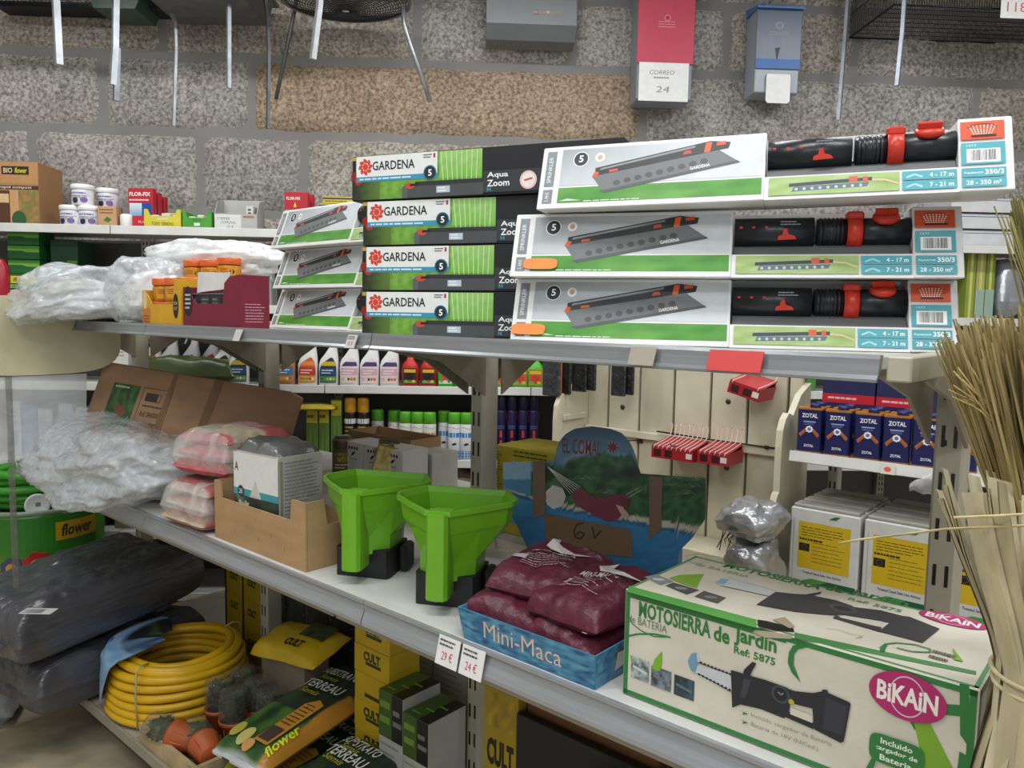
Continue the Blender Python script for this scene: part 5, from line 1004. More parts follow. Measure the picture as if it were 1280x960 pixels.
# squeeze and spray bottles
def loft(b, rings, c, n=16):   # rings: z, centre x, half width, half depth
    vs = []; fs = []
    for z, cx, rx, ry in rings:
        for k in range(n):
            a = 2 * math.pi * k / n; ca, sa = math.cos(a), math.sin(a); vs.append((cx + rx * math.copysign(abs(ca) ** .7, ca), ry * math.copysign(abs(sa) ** .7, sa), z))
    for i in range(len(rings) - 1):
        for k in range(n): fs.append([i * n + k, i * n + (k + 1) % n, (i + 1) * n + (k + 1) % n, (i + 1) * n + k])
    fs.append([k for k in range(n)][::-1]); fs.append([(len(rings) - 1) * n + k for k in range(n)]); return b.add(vs, fs, c, True)
RG = [(0, 0, .044, .026), (.004, 0, .047, .029), (.10, 0, .047, .029), (.125, .004, .043, .027), (.155, .014, .030, .022), (.185, .022, .018, .016), (.205, .024, .015, .015)]
def bottle_front(x, z):
    for (z0, c0, r0, y0), (z1, c1, r1, y1) in zip(RG, RG[1:]):
        if z0 <= z <= z1:
            t = (z - z0) / (z1 - z0); cx = c0 + (c1 - c0) * t; rx = r0 + (r1 - r0) * t; ry = y0 + (y1 - y0) * t; u = max(-1, min(1, (x - cx) / rx)); return -ry * (1 - abs(u) ** 2.86) ** .35
    return -.015
PROTO = {}
def spray(label, px, z, d, body, head, scheme, rz=0, group='spray bottles on the wall shelf'):
    loc = W(spot(px, 450, d), d, z)
    if scheme in PROTO: return dup(PROTO[scheme], loc, WR + rz, label)
    b = B(); loft(b, RG, body); t = b.done('spray_bottle', 'gloss', None, loc, WR + rz); tag(t, label, 'bottle', group)
    q = B(); q.lathe([(.017, .205), (.018, .207), (.018, .225), (.014, .23), (0, .23)], 12, head, (.024, 0, 0)); q.prism([(-.022, .232), (.05, .232), (.056, .25), (.045, .262), (-.018, .262), (-.03, .25)], -.011, .011, head, 'xz'); q.done('spray_head', 'gloss', t)
    q = B(); q.prism([(-.012, .232), (-.004, .232), (-.014, .20), (-.024, .185), (-.026, .19), (-.018, .205)], -.006, .006, head, 'xz'); q.done('trigger', 'gloss', t)
    p = P(); fr, c1, c2, c3 = LBL[scheme]
    def el(k): return [(x * k, .072 + (z_ - .072) * k) for x, z_ in ((-.040, .012), (.040, .012), (.042, .05), (.040, .10), (.034, .128), (.018, .140), (.0, .126), (-.020, .115), (-.036, .095), (-.042, .06))]
    def strip(y0, y1, c):       # clip the label outline between two heights
        e = el(.98); xs = []
        def xat(y):
            hit = []
            for (xa, ya), (xb, yb) in zip(e, e[1:] + e[:1]):
                if (ya - y) * (yb - y) <= 0 and ya != yb: hit.append(xa + (xb - xa) * (y - ya) / (yb - ya))
            return (min(hit), max(hit)) if hit else (0, 0)
        n = 5; ys = [y0 + (y1 - y0) * k / n for k in range(n + 1)]; L_ = [xat(y) for y in ys]
        m = 10; p.raw([(l + (r_ - l) * q / m, y) for (l, r_), y in zip(L_, ys) for q in range(m + 1)], [[k * (m + 1) + q, k * (m + 1) + q + 1, (k + 1) * (m + 1) + q + 1, (k + 1) * (m + 1) + q] for k in range(n) for q in range(m)], lin(c))
    strip(.0135, .135, fr); strip(.095, .116, c1); strip(.05, .085, c2); strip(.018, .045, c3)
    rr = random.Random(len(PROTO))
    for k in range(5): p.ell(-.028 + k * .014, .032, .006, .007, (c1, c2, '#e0d8c0', '#c8602c', '#5a9a3a')[rr.randrange(5)], 8)
    p.sub = 3; p.lines(-.03, .054, .03, .08, 2, '#e8e8e4', 4, .4)
    q = B(); fine = []
    p.onto(q, lambda x, y, d_: (x, bottle_front(x, y) - .0015 - d_, y)); q.done('label_print', 'label', t)
    PROTO[scheme] = t; return t
LBL = dict(red=('#c8402c', '#e08a2c', '#d8402c', '#b03020'), dark=('#24323c', '#c8b030', '#2a4a7a', '#4a8a5a'), tan=('#9a6a3c', '#c8b030', '#3a7aa8', '#c87a30'), wred=('#d85a34', '#e8904a', '#c83a2c', '#d8a84a'), pink=('#e4d4da', '#4a3a6a', '#d8a8b4', '#e0c8b8'))
for k, px in enumerate((190, 212, 238)): spray('white spray bottle with red label over the cardboard box, %s from the far post' % ('first', 'second', 'third')[k], px, Z3, .32, '#e4e5e4', '#dcdddc', 'red')
spray('white spray bottle with red label set back beside the dark-labelled pair', 263, Z3, .24, '#e4e5e4', '#dcdddc', 'red')
spray('white spray bottle with dark garden label, set back, over the cardboard box', 279, Z3, .34, '#e8e8e6', '#e0e0e0', 'dark'); spray('white spray bottle with dark garden label, set forward, over the cardboard box', 299, Z3, .42, '#e8e8e6', '#e0e0e0', 'dark')
spray('tan spray bottle half hidden behind the shelf post', 343, Z3, .36, '#b98a5e', '#b08458', 'tan'); spray('tan spray bottle with blue label', 357, Z3, .41, '#b98a5e', '#b08458', 'tan')
spray('white spray bottle with orange-red flower label beside the tan ones', 385, Z3, .41, '#e8e8e6', '#dcdcda', 'wred'); spray('white spray bottle with dark label and yellow badge in the middle of the row', 411, Z3, .41, '#e8e8e6', '#dcdcda', 'dark')
for k, px in enumerate((437, 462, 487)): spray('white spray bottle with pale pink label, %s' % ('next to the dark-labelled one', 'middle of three', 'next to the red bottles')[k], px, Z3, .41, '#e6e6e6', '#d8d8da', 'pink')
def squat(label, px, body, scheme, rz=0):
    loc = W(spot(px, 460, .41), .41, Z3)
    if scheme in PROTO: return dup(PROTO[scheme], loc, WR + rz, label)
    r2 = [(0, 0, .038, .024), (.004, 0, .041, .027), (.085, 0, .041, .027), (.11, 0, .034, .024), (.13, 0, .018, .017), (.145, 0, .015, .015)]
    b = B(); loft(b, r2, body); t = b.done('plant_food_bottle', 'gloss', None, loc, WR); tag(t, label, 'bottle', 'red and green plant food bottles')
    q = B(); q.lathe([(.017, .142), (.018, .144), (.018, .168), (.015, .172), (0, .172)], 12, body); q.done('cap', 'gloss', t)
    p = P(); c = dict(mred=('#3a1a1a', '#d8b030', '#5a9a3a'), mgreen=('#3aa03a', '#e8e8d8', '#d8d0c8'), mgred=('#c85a3a', '#d8c040', '#6ab83a'))[scheme]
    p.rect(-.032, .012, .032, .09, c[0]); p.rect(-.028, .068, .028, .084, c[1]); p.ell(0, .048, .02, .016, '#15120f' if scheme == 'mred' else '#c8402c'); p.rect(-.03, .016, .03, .03, c[2])
    for k in range(3): p.ell(-.018 + k * .018, .026, .007, .007, ('#6a9a4a', '#d8d8d0', '#5a6a5a')[k] if scheme == 'mgreen' else ('#5ab04a', '#c83a2a', '#e0b83a')[k], 8)
    q = B(); p.onto(q, lambda x, y, d_: (x, -.029 + .00 - d_, y)); q.done('label_print', 'label', t); PROTO[scheme] = t; return t
for k, px in enumerate((513, 536)): squat('red plant food bottle with black badge, %s' % ('beside the white bottles' if k == 0 else 'beside the green bottles'), px, '#c8281e', 'mred')
for k, px in enumerate((557, 578)): squat('bright green plant food bottle with flower pictures, %s' % ('beside the red ones' if k == 0 else 'touching the shelf post'), px, '#4fb52c', 'mgreen')
for k, px in enumerate((600, 626, 650, 669)): squat('light green bottle with red-yellow label past the post, %s' % ('behind the post', 'first in sight', 'second in sight', 'last, by the dark bags')[k], px, '#5cc23a', 'mgred')
b = B(); b.pillow(.50, .12, .13, 30, 16, '#3d4a22', 6, .02, 8, 4, .5, .3); tag(b.done('dark_sack', 'bag', None, W(spot(232, 470, .40), .40, Z3 + .0), WR), 'dark olive plastic sack lying behind the cardboard box', 'sack')
wcarton('white_carton', 'white carton with small brown pictures behind the rounded panel', 136, 159, Z3, .40, .20, .1, '#d9d9d6', paint=lambda p, w_, h: (p.lines(w_ * .2, h * .6, w_ * .8, h * .85, 3, '#b08a80', 3), p.rect(w_ * .15, h * .1, w_ * .5, h * .4, '#7a5a3a'), p.rect(w_ * .6, h * .1, w_ * .9, h * .4, '#c8a06a')))
for k, px in enumerate((1005, 1018)): wcarton('seed_pack', 'yellow and green seed pack above the tins, %s' % ('first' if k == 0 else 'second'), px - 6, px + 6, Z3, .40, .15, .05, ('#c8c03a', '#4a8a34')[k], 'pack', 'seed packs above the tins', lambda p, w_, h: (p.rect(w_ * .1, h * .5, w_ * .9, h * .9, '#5aa03a'), p.ell(w_ * .5, h * .7, w_ * .2, h * .1, '#e0d030')))
for k, px in enumerate((1138, 1150, 1163)): wcarton('seed_pack', 'white pack with purple flower beside the dark blue cartons, %s' % ('first', 'second', 'third')[k], px - 6, px + 6, Z3 + .0, .41, .13, .05, '#d8d4d8', 'pack', 'white packs with purple flower', lambda p, w_, h: (p.rect(w_ * .1, h * .72, w_ * .9, h * .95, '#3a5a2a'), p.ell(w_ * .5, h * .36, w_ * .36, h * .22, '#8a4a9a'), p.ell(w_ * .5, h * .40, w_ * .2, h * .12, '#b57ac0')))
# cans on the lower wall shelf
def can(label, px, z, d, scheme, rz=None):
    loc = W(spot(px, 540, d), d, z); rz = WR if rz is None else rz
    if scheme in PROTO: return dup(PROTO[scheme], loc, rz, label)
    h, r, body, capc, name = dict(ant=(.235, .032, '#dedcd4', '#57a828', 'orange'), fly=(.235, .032, '#dfe2e4', '#57a828', 'blue'), navy=(.325, .027, '#1d1740', '#1a1534', 'navy'), black=(.30, .029, '#16150f', '#d29a22', 'black'))[scheme]
    b = B(); b.lathe([(0, 0), (r - .002, 0), (r, .003), (r, h * .74), (r - .002, h * .76), (r - .006, h * .775)], 18, body); t = b.done('spray_can', 'gloss', None, loc, rz); tag(t, label, 'spray can', dict(ant='white cans with orange band and green cap', fly='white cans with blue band and green cap', navy='navy cans with red flashes', black='black cans with yellow cap')[scheme])
    q = B(); q.lathe([(r - .001, h * .765), (r, h * .77), (r - .001, h * .97), (r - .004, h), (0, h)], 18, capc); q.done('cap', 'gloss', t)
    p = P(); w_ = r * 1.5
    def gridrect(x0, y0, x1, y1, c): p.raw([(x0 + (x1 - x0) * k / 6, y) for y in (y0, y1) for k in range(7)], [[k, k + 1, 8 + k, 7 + k] for k in range(6)], lin(c))
    if scheme in ('ant', 'fly'):
        c = '#d58a2c' if scheme == 'ant' else '#3f86c4'; gridrect(-w_, h * .48, w_, h * .58, c); gridrect(-w_, .006, w_, h * .2, c); p.poly([(-w_, h * .2), (-w_, h * .36), (-w_ * .3, h * .26), (w_ * .1, h * .2)], c) if scheme == 'fly' else None
        for k in range(3): gridrect(-w_, h * (.05 + k * .06), w_, h * (.058 + k * .06), '#e8e4d8'); gridrect(-w_ * (.7 - .5 * k), .006, -w_ * (.66 - .5 * k), h * .2, '#e8e4d8')
        p.ell(.0, h * .34, .012, .006, '#2a2420', 10, .3); p.line([(-.012, h * .35), (.014, h * .325)], .0014, '#2a2420'); p.line([(-.03, h * .68), (-.015, h * .7), (0, h * .68), (.015, h * .66), (.03, h * .68)], .003, '#a8b8a0')
    elif scheme == 'navy':
        for k in range(3): p.poly([(-w_ * .8, h * (.58 + k * .035)), (w_ * .7, h * (.66 + k * .035)), (w_ * .7, h * (.68 + k * .035)), (-w_ * .8, h * (.60 + k * .035))], '#c83a34')
        for k in range(2): gridrect(-w_ * .15, h * (.20 + k * .15), w_ * .15, h * (.31 + k * .15), '#b83a30')
        p.lines(-w_ * .5, h * .48, w_ * .5, h * .54, 2, '#5a64a8', 3)
    else:
        gridrect(-w_, h * .58, w_, h * .66, '#d8dce0'); p.lines(-w_ * .7, h * .30, w_ * .7, h * .55, 4, '#b9a83a', 5); gridrect(-w_ * .8, h * .2, w_ * .8, h * .23, '#c8c8c0'); p.ell(-w_ * .3, h * .1, .008, .008, '#e0d8a0')
    q = B(); p.onto(q, WRAP(r + .0002)); q.done('label_print', 'label', t); PROTO[scheme] = t; return t
for k, (px, d) in enumerate(((472, .33), (493, .36), (507, .40), (522, .415), (537, .42))): can('white can with orange brick pattern and green cap, %s' % ('set back by the black cans', 'second from the black cans', 'middle of the five', 'fourth from the black cans', 'last before the blue ones')[k], px, Z4, d, 'ant')
for k, (px, d) in enumerate(((555, .36), (568, .415), (583, .42), (600, .42))): can('white can with blue pattern and green cap, %s' % ('set back', 'first in front', 'second in front, by the post', 'behind the post')[k], px, Z4, d, 'fly')
for k, px in enumerate((613, 626, 639.5, 653.5, 667)): can('navy spray can with red flashes past the middle post, %s' % ('touching the post', 'second', 'third', 'fourth', 'last, by the cream display')[k], px, Z4, .41, 'navy')
for k, px in enumerate((438, 454)): can('black can with yellow cap and print, %s' % ('closer to the yellow packs' if k == 0 else 'closer to the white cans'), px, Z4, .40, 'black')
def pt_yp(p, w_, h): p.rect(w_ * .05, h * .72, w_ * .95, h * .97, '#d8c83a'); [p.poly([(w_ * (.1 + k * .2), 0), (w_ * (.18 + k * .2), 0), (w_ * (.22 + k * .18), h * .6), (w_ * (.18 + k * .18), h * .6)], ('#3f7a34', '#7ab04a')[k % 2]) for k in range(4)]; p.lines(w_ * .1, h * .78, w_ * .9, h * .92, 1, '#6a5a14', 2)
for k, (a, c, h) in enumerate(((382, 397, .24), (398, 411, .24), (413, 427, .29))): wcarton('grass_pack', 'yellow-topped grass seed pack, %s' % ('first from the cardboard box', 'second from the cardboard box', 'tall one by the black cans')[k], a, c, Z4, .40, h, .05, '#6a8a3a', 'pack', 'grass seed packs', pt_yp)
b = B(); b.pillow(.24, .16, .03, 16, 10, '#b8a23a', 3, .008, 9, 4, .5, .4); tag(b.done('seed_sachet', 'bag', None, W(spot(390, 530, .41), .41, Z4 + .2405), WR), 'crumpled yellow sachet lying on the grass seed packs', 'sachet')
for k, (px, z, h, c) in enumerate(((552, .4305, .29, '#a89a84'), (640, .4305, .30, '#b8a488'))):
    b = B(); b.pillow(.40, .34, h, 26, 18, c, 4 + k, .03, 6, 4, .5, .4); o = b.done('paper_sack', 'towel', None, W(spot(px, 600, .22), .255, z), WR); tag(o, 'beige sack with white label below the green-capped cans' if k == 0 else 'beige sack under the navy cans', 'sack', 'sacks under the cans')
    if k == 0: q = B(); q.box(-.075, .075, -.02, .02, 0, .002, '#d8d4d4'); oo = q.done('paper_label', 'label', o, rot=(R(40), 0, R(6))); oo.location = (.0, -.11, h * .88)
for k, (px, c, h) in enumerate(((12, '#d2d6dc', .26), (32, '#5a8ac0', .24), (52, '#cfd3d4', .22), (78, '#c8ccd0', .25), (100, '#d8d8d4', .23))): squ = wcarton('detergent_carton', 'pale carton seen through the clear aisle sheet, %s' % ('first', 'blue one', 'third', 'fourth', 'last')[k], px - 9, px + 9, Z4, .36, h, .1, c, 'carton', 'pale cartons behind the clear sheet', lambda p, w_, h: (p.ell(w_ * .5, h * .3, w_ * .3, h * .15, '#7a9ac8'), p.lines(w_ * .1, h * .55, w_ * .9, h * .85, 3, '#9aa4b0', 2)))
# end of the wall shelving past the sprinkler cartons
for k in range(3): wcarton('paper_pile', 'flat white paper pack with dark blue edge beyond the sprinkler cartons, %s' % ('lowest', 'middle', 'top')[k], 1180, 1262, Z1 + k * .082, .38, .081, .25, '#cfd0d2', 'pack', 'white paper packs', lambda p, w_, h: (p.rect(0, h * .03, w_, h * .15, '#23262e'), p.rect(0, h * .86, w_, h * .9, '#3a5a9a')))
for k in range(3): wcarton('striped_pack', 'tall green and yellow striped pack beyond the sprinkler cartons, %s' % ('first', 'second', 'third')[k], 1205 + k * 12, 1216 + k * 12, Z2, .39, .33, .12, ('#8a9a3a', '#a8a860', '#7d8f34')[k], 'pack', 'striped packs', lambda p, w_, h: (p.rect(w_ * .35, 0, w_ * .65, h, '#c8c870'), p.rect(0, 0, w_, h * .45, '#9ab0a0') if k > 0 else None))
b = B(); b.pillow(.14, .2, .30, 20, 16, '#b9bcc4', 7, .03, 11, 3, .5, .3); tag(b.done('foil_bag', 'foil', None, W(spot(1252, 350, .33), .33, Z2), WR), 'silver bag beyond the striped packs on the wall shelf', 'bag')
# deep pile of cartons on lower shelves of the far wall, seen between the posts
for k in range(9): wcarton('storage_carton', 'brown storage carton low on the wall shelving, number %s along' % ('one', 'two', 'three', 'four', 'five', 'six', 'seven', 'eight', 'nine')[k], -40 + k * 88, 30 + k * 88, .4305 if k not in (6, 7, 8) else .1205, .40, .24, .3, mixc('#6d5a44', '#8d8a80', rnd.random()), 'carton', 'storage cartons on low wall shelves')
# ================================================================= base deck of the long shelving
# --- black padded rolls in film
def roll(label, s, w_, z, rz, wd, dp, h, seed, tail):
    t = thing('wrapped_cushion', label, 'cushion', G(s, w_, z), GR + rz, 'black cushions in plastic film')
    b = B(); b.pillow(wd, dp, h, 60, 70, '#4c4d53', seed, .016, 9, 9, .3, .45); b.done('cushion', 'black_film', t)
    def tl(u, v): return ((u - .5) * wd * .8 * (1 - .5 * v), -dp * .46 - v * .14 - .02 * nz(u * 4, v * 4, seed), h * .45 - v * v * tail - .03 * nz(u * 6, v * 3, seed + 2) * v)
    b = B(); b.grid(tl, 16, 10, '#4a4b50'); b.grid(lambda u, v: tuple(V3(tl(1 - u, v)) + V3((0, .003, -.003))), 16, 10, '#4a4b50'); b.done('film_tail', 'clear', t); return t
roll('lower black cushion in plastic film, its film end hanging over the shelf edge', 2.075, .10, BZ + .004, R(9), .46, .62, .195, 3, .22)
t = roll('upper black cushion in plastic film with a white barcode sticker', 2.07, .06, BZ + .222, R(12), .48, .70, .195, 11, .12)
t.rotation_euler = (R(4), 0, GR + R(12))
p = P(); p.rect(-.055, -.018, .055, .018, '#d4d4d3'); p.bars(-.048, -.012, .03, .012, '#2a2a2a', 12); o = p.mesh(lambda x, y, d: (x, y, d), 'barcode_sticker', parent=t); q = at_z(48, 764, BZ + .218 + .195 + .012); o.matrix_parent_inverse = Matrix(); o.location = (t.matrix_basis.inverted() @ q) if False else (Matrix.LocRotScale(t.location, t.rotation_euler, None).inverted() @ q); o.rotation_euler = (R(4), R(-3), R(18))
# --- yellow hose coil
HC = G(1.665, .218, BZ + .006); HR_ = .215
t = thing('hose_coil', 'coiled yellow garden hose with a blue and black card sleeve', 'hose', HC, 0)
YL = '#dfb21c'; rr = random.Random(5)
for lay in range(7):
    b = B(); r0 = HR_ - (.004 * lay if lay < 6 else .03) + rr.uniform(-.004, .004); pts = []
    for k in range(48):
        a = 2 * math.pi * k / 48; pts.append((r0 * math.cos(a) * 1.02, r0 * math.sin(a), .0135 + lay * .0265 + .004 * math.sin(a * 2 + lay)))
    b.tube(pts, .0135, 10, YL, closed=True); b.done('hose_turn', 'rubber', t)
for k, (r0, z, ph) in enumerate(((.185, .168, 0), (.160, .178, 1), (.188, .140, 2), (.186, .112, 3), (.187, .085, 4), (.187, .058, 2.4), (.187, .03, 1.2))):
    b = B(); pts = [(r0 * math.cos(a) + .006 * math.cos(ph), r0 * math.sin(a) + .006 * math.sin(ph), z + .006 * math.sin(a * 2 + ph)) for a in [2 * math.pi * j / 44 for j in range(44)]]; b.tube(pts, .0135, 10, YL, closed=True); b.done('hose_turn', 'rubber', t)
for a in (4.55, .9): b = B(); b.tube([(x * math.cos(a), x * math.sin(a), z) for x, z in ((.168, .19), (.2, .20), (.228, .19), (.236, .1), (.228, .004), (.2, .003))], .003, 6, '#b8b08a'); b.done('tie', 'satin', t)
def sleeve(u, v, k=0):     # card bent over the coil: v runs from outer wall across the top
    a = 2.55 + (u - .5) * 1.75
    L_ = [(.244, .05), (.242, .12), (.236, .185), (.222, .209), (.18, .216), (.12, .218), (.05, .217)]; x = v * (len(L_) - 1); i = min(int(x), len(L_) - 2); f = x - i
    r0 = L_[i][0] + (L_[i + 1][0] - L_[i][0]) * f; z = L_[i][1] + (L_[i + 1][1] - L_[i][1]) * f
    sw = .55 + .45 * math.sin(math.pi * min(1, v * .62)) if v < .8 else .55 + .45 * math.sin(math.pi * .8 * .62) * math.cos((v - .8) * 4.2)
    a = 3.22 + (u - .5) * 2.1 * sw + .4 * (v > .85) * (v - .85)
    return (r0 * math.cos(a), r0 * math.sin(a), z - k)
def slcol(u, v):
    if v > .66: return mixc('#22232a', '#4a6a34', 1.7 * max(0, nz(u * 6, v * 6, 2))) if u < .62 and v > .7 else mixc('#2a3a5a', '#7fa8cc', .3 + nz(u * 5, v * 5, 1))
    return mixc('#8fb4d4', '#5d8ab8', .3 + .8 * nz(u * 8, v * 6, 4))
b = B(); b.grid(sleeve, 30, 26, slcol); b.grid(lambda u, v: sleeve(1 - u, v, .0015), 30, 26, '#b9bcc0'); sl = b.done('card_sleeve', 'label', t)
def on_sleeve(x, y, d): q = V3(sleeve(x, y)); return tuple(q + V3((q.x * .006, q.y * .006, .0012)) * (1 + d * 400))
p = P(); p.rect(.40, .30, .52, .42, '#2a4f86'); p.bars(.42, .31, .50, .40, '#d9e2ec', 7); p.lines(.56, .28, .78, .42, 3, '#e6ecf2', 3); p.lines(.2, .1, .7, .24, 3, '#d8e6f2', 6); p.ell(.55, .50, .06, .05, '#2a4a9a'); p.text('25 m', .22, .30, .12, .08, '#2a3f6a', .02)
p.mesh(on_sleeve, 'sleeve_print', parent=sl)
# --- low wooden tray on the deck
t = thing('wooden_tray', 'low chipboard tray holding the potted plants', 'tray', G(1.49, .005, BZ), GR)
for q in ((0, .35, 0, .014), (0, .35, .331, .345)): b = B(); b.box(*q, 0, .055, '#b7a47c'); b.done('board', 'wood', t)
for q in ((0, .014, .0145, .3305), (.336, .35, .0145, .3305)): b = B(); b.box(*q, 0, .055, '#b7a47c'); b.done('board', 'wood', t)
b = B(); b.box(.0145, .3355, .0145, .3305, 0, .006, '#7a5a3c'); b.done('tray_floor', 'kraft', t)
# --- potted plants under clear cups
PLP = []
def plant(label, s, w_, rot=None, z=None, dome=True):
    loc = G(s, w_, BZ + .0065 if z is None else z); ro = rot or (0, 0, rnd.random() * 6)
    if PLP: return dup(PLP[0], loc, 0, label, ro)
    t = thing('potted_plant', label, 'plant', loc, 0, 'small plants in orange pots with clear cups', ro)
    OR = '#b5592c'
    b = B(); b.lathe([(0, 0), (.036, 0), (.038, .002), (.049, .072), (.052, .074), (.052, .088), (.048, .088), (.045, .076), (0, .074)], 20, [OR] * 7 + ['#2a1d14']); b.done('pot', 'card', t)
    for a0 in (0, 2.1, 4.2): p = P(); p.line([(-.02, .02), (-.02, .06)], .003, '#d08a5a'); p.line([(.012, .02), (.012, .06)], .002, '#8a3a1a'); q = B(); p.onto(q, lambda x, y, d: ((.040 + y * .13 + d) * math.sin(x / .045), -(.040 + y * .13 + d) * math.cos(x / .045), y + .004)); q.done('groove', 'label', t).rotation_euler = (0, 0, a0)
    rr = random.Random(3); b = B()
    for k in range(300):
        a = rr.random() * 6.28; el = rr.uniform(.2, 1.45); r0 = rr.uniform(.006, .030); c0 = V3((r0 * math.cos(a), r0 * math.sin(a), .085 + rr.random() * .07)); d = V3((math.cos(a) * math.cos(el), math.sin(a) * math.cos(el), math.sin(el))); n = d.cross(V3((0, 0, 1))).normalized(); l = rr.uniform(.016, .030); w2 = l * .42
        c = mixc('#182e17', '#4a6a30', rr.random()); b.add([c0, c0 + d * l * .5 + n * w2, c0 + d * l, c0 + d * l * .5 - n * w2], [(0, 1, 2, 3)], c)
    f = b.done('foliage', 'leaf', t); f['kind'] = 'stuff'
    b = B(); b.lathe([(.050, .082), (.051, .10), (.049, .178), (.046, .188), (.0, .190)], 22, '#8a887c'); b.done('clear_cup', 'dome', t)
    t.scale = (.88, .88, .88); PLP.append(t); return t
plant('upright potted plant in a clear cup beside the yellow hose', 1.365, .20); plant('upright potted plant in a clear cup behind the fallen pot', 1.268, .195)
plant('potted plant in a clear cup further back, next to the soil bags', 1.187, .272); plant('potted plant in a clear cup in the rear corner behind the hose', 1.375, .285); plant('potted plant in a clear cup at the middle of the tray rear board', 1.28, .282)
plant('fallen potted plant lying on its side with a glossy clear cup', 1.275, .075, (R(83), 0, GR - R(68)), BZ + .054); plant('potted plant lying on the tray under the soil bag corner', 1.17, .07, (R(84), 0, GR - R(100)), BZ + .052)

# --- soil bags
def soil(label, s, w_, z, rz, tilt, seed, variant=0, wd=.225, dp=.45, h=.062):
    t = thing('soil_bag', label, 'bag', G(s, w_, z), 0, 'dark green soil bags', (R(tilt[0]), R(tilt[1]), GR + rz))
    def col(u, v):
        if v < .012 or v > .985: return lin('#d2d4d4')
        if u > .89: return lin('#b27d2c') if v < .72 else lin('#243028')
        if v < .42: return mixc(mixc('#27492a', '#4f7a36', .5 + nz(u * 5, v * 9, seed)), '#1c2a22', max(0, nz(u * 4, v * 5, seed + 3)) * 1.5)
        return mixc('#22352c', '#2f5638', max(0, nz(u * 3, v * 5, seed)) * 1.2 * (u < .5))
    b = B(); b.pillow(wd, dp, h, 30, 50, col, seed, .008, 9, 6, .4, .3); b.done('bag_body', 'bag', t)
    b = B(); b.box(-wd * .47, wd * .47, -dp * .5 - .012, -dp * .49, h * .22, h * .42, '#cfd2d3', .002); b.box(-wd * .25, -wd * .1, -dp * .5 - .0128, -dp * .5 - .012, h * .26, h * .38, '#2a2c2c'); b.done('white_seal', 'bag', t)
    hz = lambda x, y: h * .30 + h * .70 * max(0, 1 - abs(2 * x / wd) ** 6) ** .4 * max(0, 1 - abs(2 * y / dp) ** 6) ** .4
    p = P(); W_ = '#dfe2dc'; X = lambda u: (u - .5) * wd; Yv = lambda v: (v - .5) * dp
    if variant == 0:
        p.text('SUBSTRATO', X(.10), Yv(.80), wd * .70, .034, W_, .012); p.text('Semis', X(.2), Yv(.74), wd * .34, .02, '#b8b83a', .0, .25); p.text('TERREAU', X(.10), Yv(.635), wd * .72, .036, W_, .012); p.text('Semis', X(.2), Yv(.57), wd * .36, .022, '#b8b83a', .0, .25)
        p.ell(X(.2), Yv(.12), .022, .026, '#b8b24a'); p.ell(X(.42), Yv(.10), .022, .03, '#c8c070'); p.ell(X(.58), Yv(.06), .02, .018, '#d09a5a')
        p.poly([(X(.58), Yv(.10)), (X(.84), Yv(.10)), (X(.84), Yv(.52)), (X(.70), Yv(.55)), (X(.58), Yv(.48))], '#c58f38'); p.rect(X(.60), Yv(.12), X(.80), Yv(.24), '#4a4038'); p.lines(X(.61), Yv(.27), X(.82), Yv(.50), 7, '#6a4a1a', seed, .3)
        p.text('flower', X(.97), Yv(.06), .11, .024, '#d8e02a', .02, .2, R(90))
    else:
        p.poly([(X(.15), Yv(.80)), (X(.85), Yv(.80)), (X(.85), Yv(.94)), (X(.15), Yv(.94))], '#cfd62e'); p.text('flo', X(.22), Yv(.83), wd * .24, .042, '#2a6a2a', .02, .25); p.text('w', X(.47), Yv(.83), wd * .14, .034, '#c83a1a', .02, .25); p.text('er', X(.62), Yv(.83), wd * .15, .034, '#2a6a2a', .02, .25)
        p.text('SUBSTRATO', X(.10), Yv(.66), wd * .76, .034, W_, .012); p.text('Semis', X(.25), Yv(.60), wd * .3, .02, '#b8b83a', .0, .25); p.text('TERREAU', X(.10), Yv(.50), wd * .74, .036, W_, .012)
    p.mesh(lambda x, y, d: (x, y, hz(x, y) + .0065 + d), 'front_print', parent=t, e=6e-5); return t
soil('soil bag at the bottom of the pile, its white end showing at the deck edge', 1.005, .255, BZ + .002, R(2), (0, 0), 3, 0)
soil('topmost soil bag with a white end seam, tilted on the plant tray', .975, .262, BZ + .150, R(3), (8, -4), 5, 0)
soil('second soil bag, lying low beside the topmost one', .735, .170, BZ + .085, R(-2), (6, -3), 9, 0, .215, .33)
soil('bottom soil bag under the second one', .755, .170, BZ + .002, R(-2), (0, 0), 13, 0, .215, .32)
soil('soil bag with yellow badge, closest to the slotted middle post', .515, .160, BZ + .040, R(-3), (10, -2), 17, 1, .205, .30)
